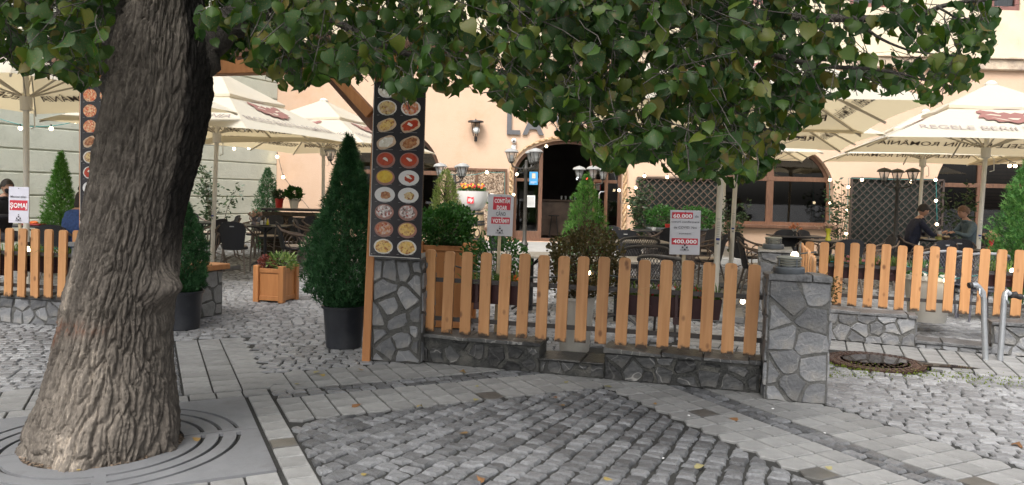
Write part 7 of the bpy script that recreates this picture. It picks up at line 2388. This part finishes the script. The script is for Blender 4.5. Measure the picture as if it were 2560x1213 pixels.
# things on the round table
def on(px, py_z, Y=14.15): return at(px, Y, py_z)
t = thing('pitcher', 'glass carafe of water on the round table', 'carafe', on(2318, .80)); MB().lathe([(.04, 0), (.045, .02), (.045, .14), (.025, .18), (.03, .21)], n=12).build('body', MATS['clear_glass_ish'], t, smooth=True)
t = thing('drink_jar', 'jar of yellow lemonade on the round table', 'jar', on(2346, .80)); MB().lathe([(.05, 0), (.055, .01), (.055, .10), (.05, .11), (0, .11)], n=14).build('drink', mat('lemonade', (.50, .50, .14), .15, .1, 5, 0), t, smooth=True); MB().lathe([(.056, .10), (.05, .15), (.04, .17)], n=14).build('glass', MATS['clear_glass_ish'], t)
for px, lab in ((2305, 'brown board with a flatbread on the round table'),):
    t = thing('serving_board', lab, 'board', on(px, .80)); MB().lathe([(.13, 0), (.14, .015), (0, .02)], n=18).build('board', m_rattan, t); MB().lathe([(.10, .02), (.09, .04), (0, .045)], n=14).build('flatbread', mat('flatbread', (.55, .42, .26), .7), t)
t = thing('plate', 'white plate at the near rim of the round table', 'plate', on(2325, .802, 13.85)); MB().lathe([(.07, 0), (.12, .018), (.07, .008), (0, .008)], n=18).build('plate', m_paper, t)
t = thing('bread_basket', 'small basket of bread rolls beside the lemonade', 'basket', on(2366, .80, 14.1)); MB().lathe([(.05, 0), (.08, .05), (.07, .05), (0, .02)], n=12).build('basket', m_rattan, t)
for x, y in ((-.03, 0), (.03, .01), (0, .03)): MB().ball((x, y, .06), .035, 8, 6, (1, 1, .7)).build('bread_roll', MATS['flatbread'], t, smooth='all')
t = thing('red_bag', 'red and black bag hanging before the seated woman', 'bag', at(2382, 13.6, .60))
MB().box((0, 0, .12), (.26, .12, .22), b=.03).build('body', m_blackc, t)
for x in (-.10, .10): MB().box((x, -.065, .12), (.05, .01, .23), b=.004).build('strap', mat('coral_red', (.55, .05, .06), .6, .1, 5), t)
t = thing('red_tray', 'red dish on the table at the left picture edge', 'dish', at(85, 12.3, .78)); MB().box((0, 0, .02), (.3, .2, .03), b=.01).build('dish', mat('dark_red', (.25, .02, .02), .5, .1, 5), t); MB().ball((0, 0, .05), .06, 8, 6, (1.3, .8, .5)).build('food', MATS['orange_petal'], t)

# ------------------------------------------------------------------ fallen leaves and litter
m_fall = leafmat('fallen_leaf', [(.30, .23, .08), (.24, .12, .045), (.18, .085, .035), (.33, .30, .15), (.24, .21, .09)], .1, .6, .3)
SP = [(502, 1100, .07, 'yellow fallen leaf on the tree grate'), (785, 932, .07, 'brown fallen leaf before the black pot, left one'), (812, 938, .06, 'orange brown fallen leaf beside the first one'), (908, 928, .06, 'yellow fallen leaf near the left pillar'), (748, 962, .05, 'small yellow leaf on the slabs right of the trunk'),
      (880, 1015, .08, 'long orange leaf on the slab band'), (1047, 1017, .06, 'yellow orange leaf at the edge of the cobbles'), (1156, 933, .07, 'pale yellow leaf under the low wall'), (1195, 966, .035, 'tiny yellow leaf on the slabs'), (1183, 1000, .055, 'yellow leaf on the wet slab'),
      (1166, 1083, .075, 'curled beige leaf in the middle of the cobbles'), (918, 1190, .06, 'orange brown leaf in the front cobbles'), (1214, 1203, .07, 'pale yellow leaf at the bottom edge'), (1522, 967, .09, 'green yellow leaf at the foot of the wall'), (1410, 958, .05, 'small brown leaf near the wall foot'),
      (1408, 1015, .06, 'beige leaf on the cobbles below the wall'), (1390, 994, .05, 'brown leaf on the cobbles left of the beige one'), (1845, 1048, .08, 'orange brown leaf on the slabs before the front pillar'), (1741, 1165, .08, 'brown leaf on the cobbles at the bottom right'), (2082, 1172, .055, 'reddish leaf on the slabs at the bottom right'),
      (2540, 1115, .09, 'yellow green leaf on the right cobbles'), (1510, 1196, .07, 'faded pink brown leaf at the bottom edge'), (925, 880, .05, 'small leaf beside the black pot'), (1640, 1010, .04, 'small crumb-like yellow leaf on the slab joint'), (190, 1178, .05, 'yellow leaf on the soil of the tree grate')]
for px, py, s, lab in SP:
    g = G(px, py, .008); vs, fs = leaf_geo(s * .68, (R.uniform(.2, .6), R.uniform(-.2, .5))); mb = MB(); mb.add([(x, y, z + .012) for x, y, z in vs], fs)
    o = mb.build('fallen_leaf', m_fall, None, tuple(g), (R.uniform(-.2, .2), R.uniform(-.2, .2), R.uniform(0, 6.3)), smooth='all'); tag(o, lab, 'leaf', 'fallen leaves')
for px, py, lab in ((1722, 1040, 'white crumpled paper bit on the slabs before the pillar'), (1932, 1023, 'white flat scrap near the front pillar foot'), (1658, 1147, 'tiny white litter on the cobbles'), (2062, 1084, 'white scrap on the slabs right of the front pillar')):
    mb = MB(); mb.ball((0, 0, .004), .008, 6, 4, (1.4, .8, .5)); tag(mb.build('litter', m_wht, None, tuple(G(px, py, .004)), R.uniform(0, 3)), lab, 'litter')
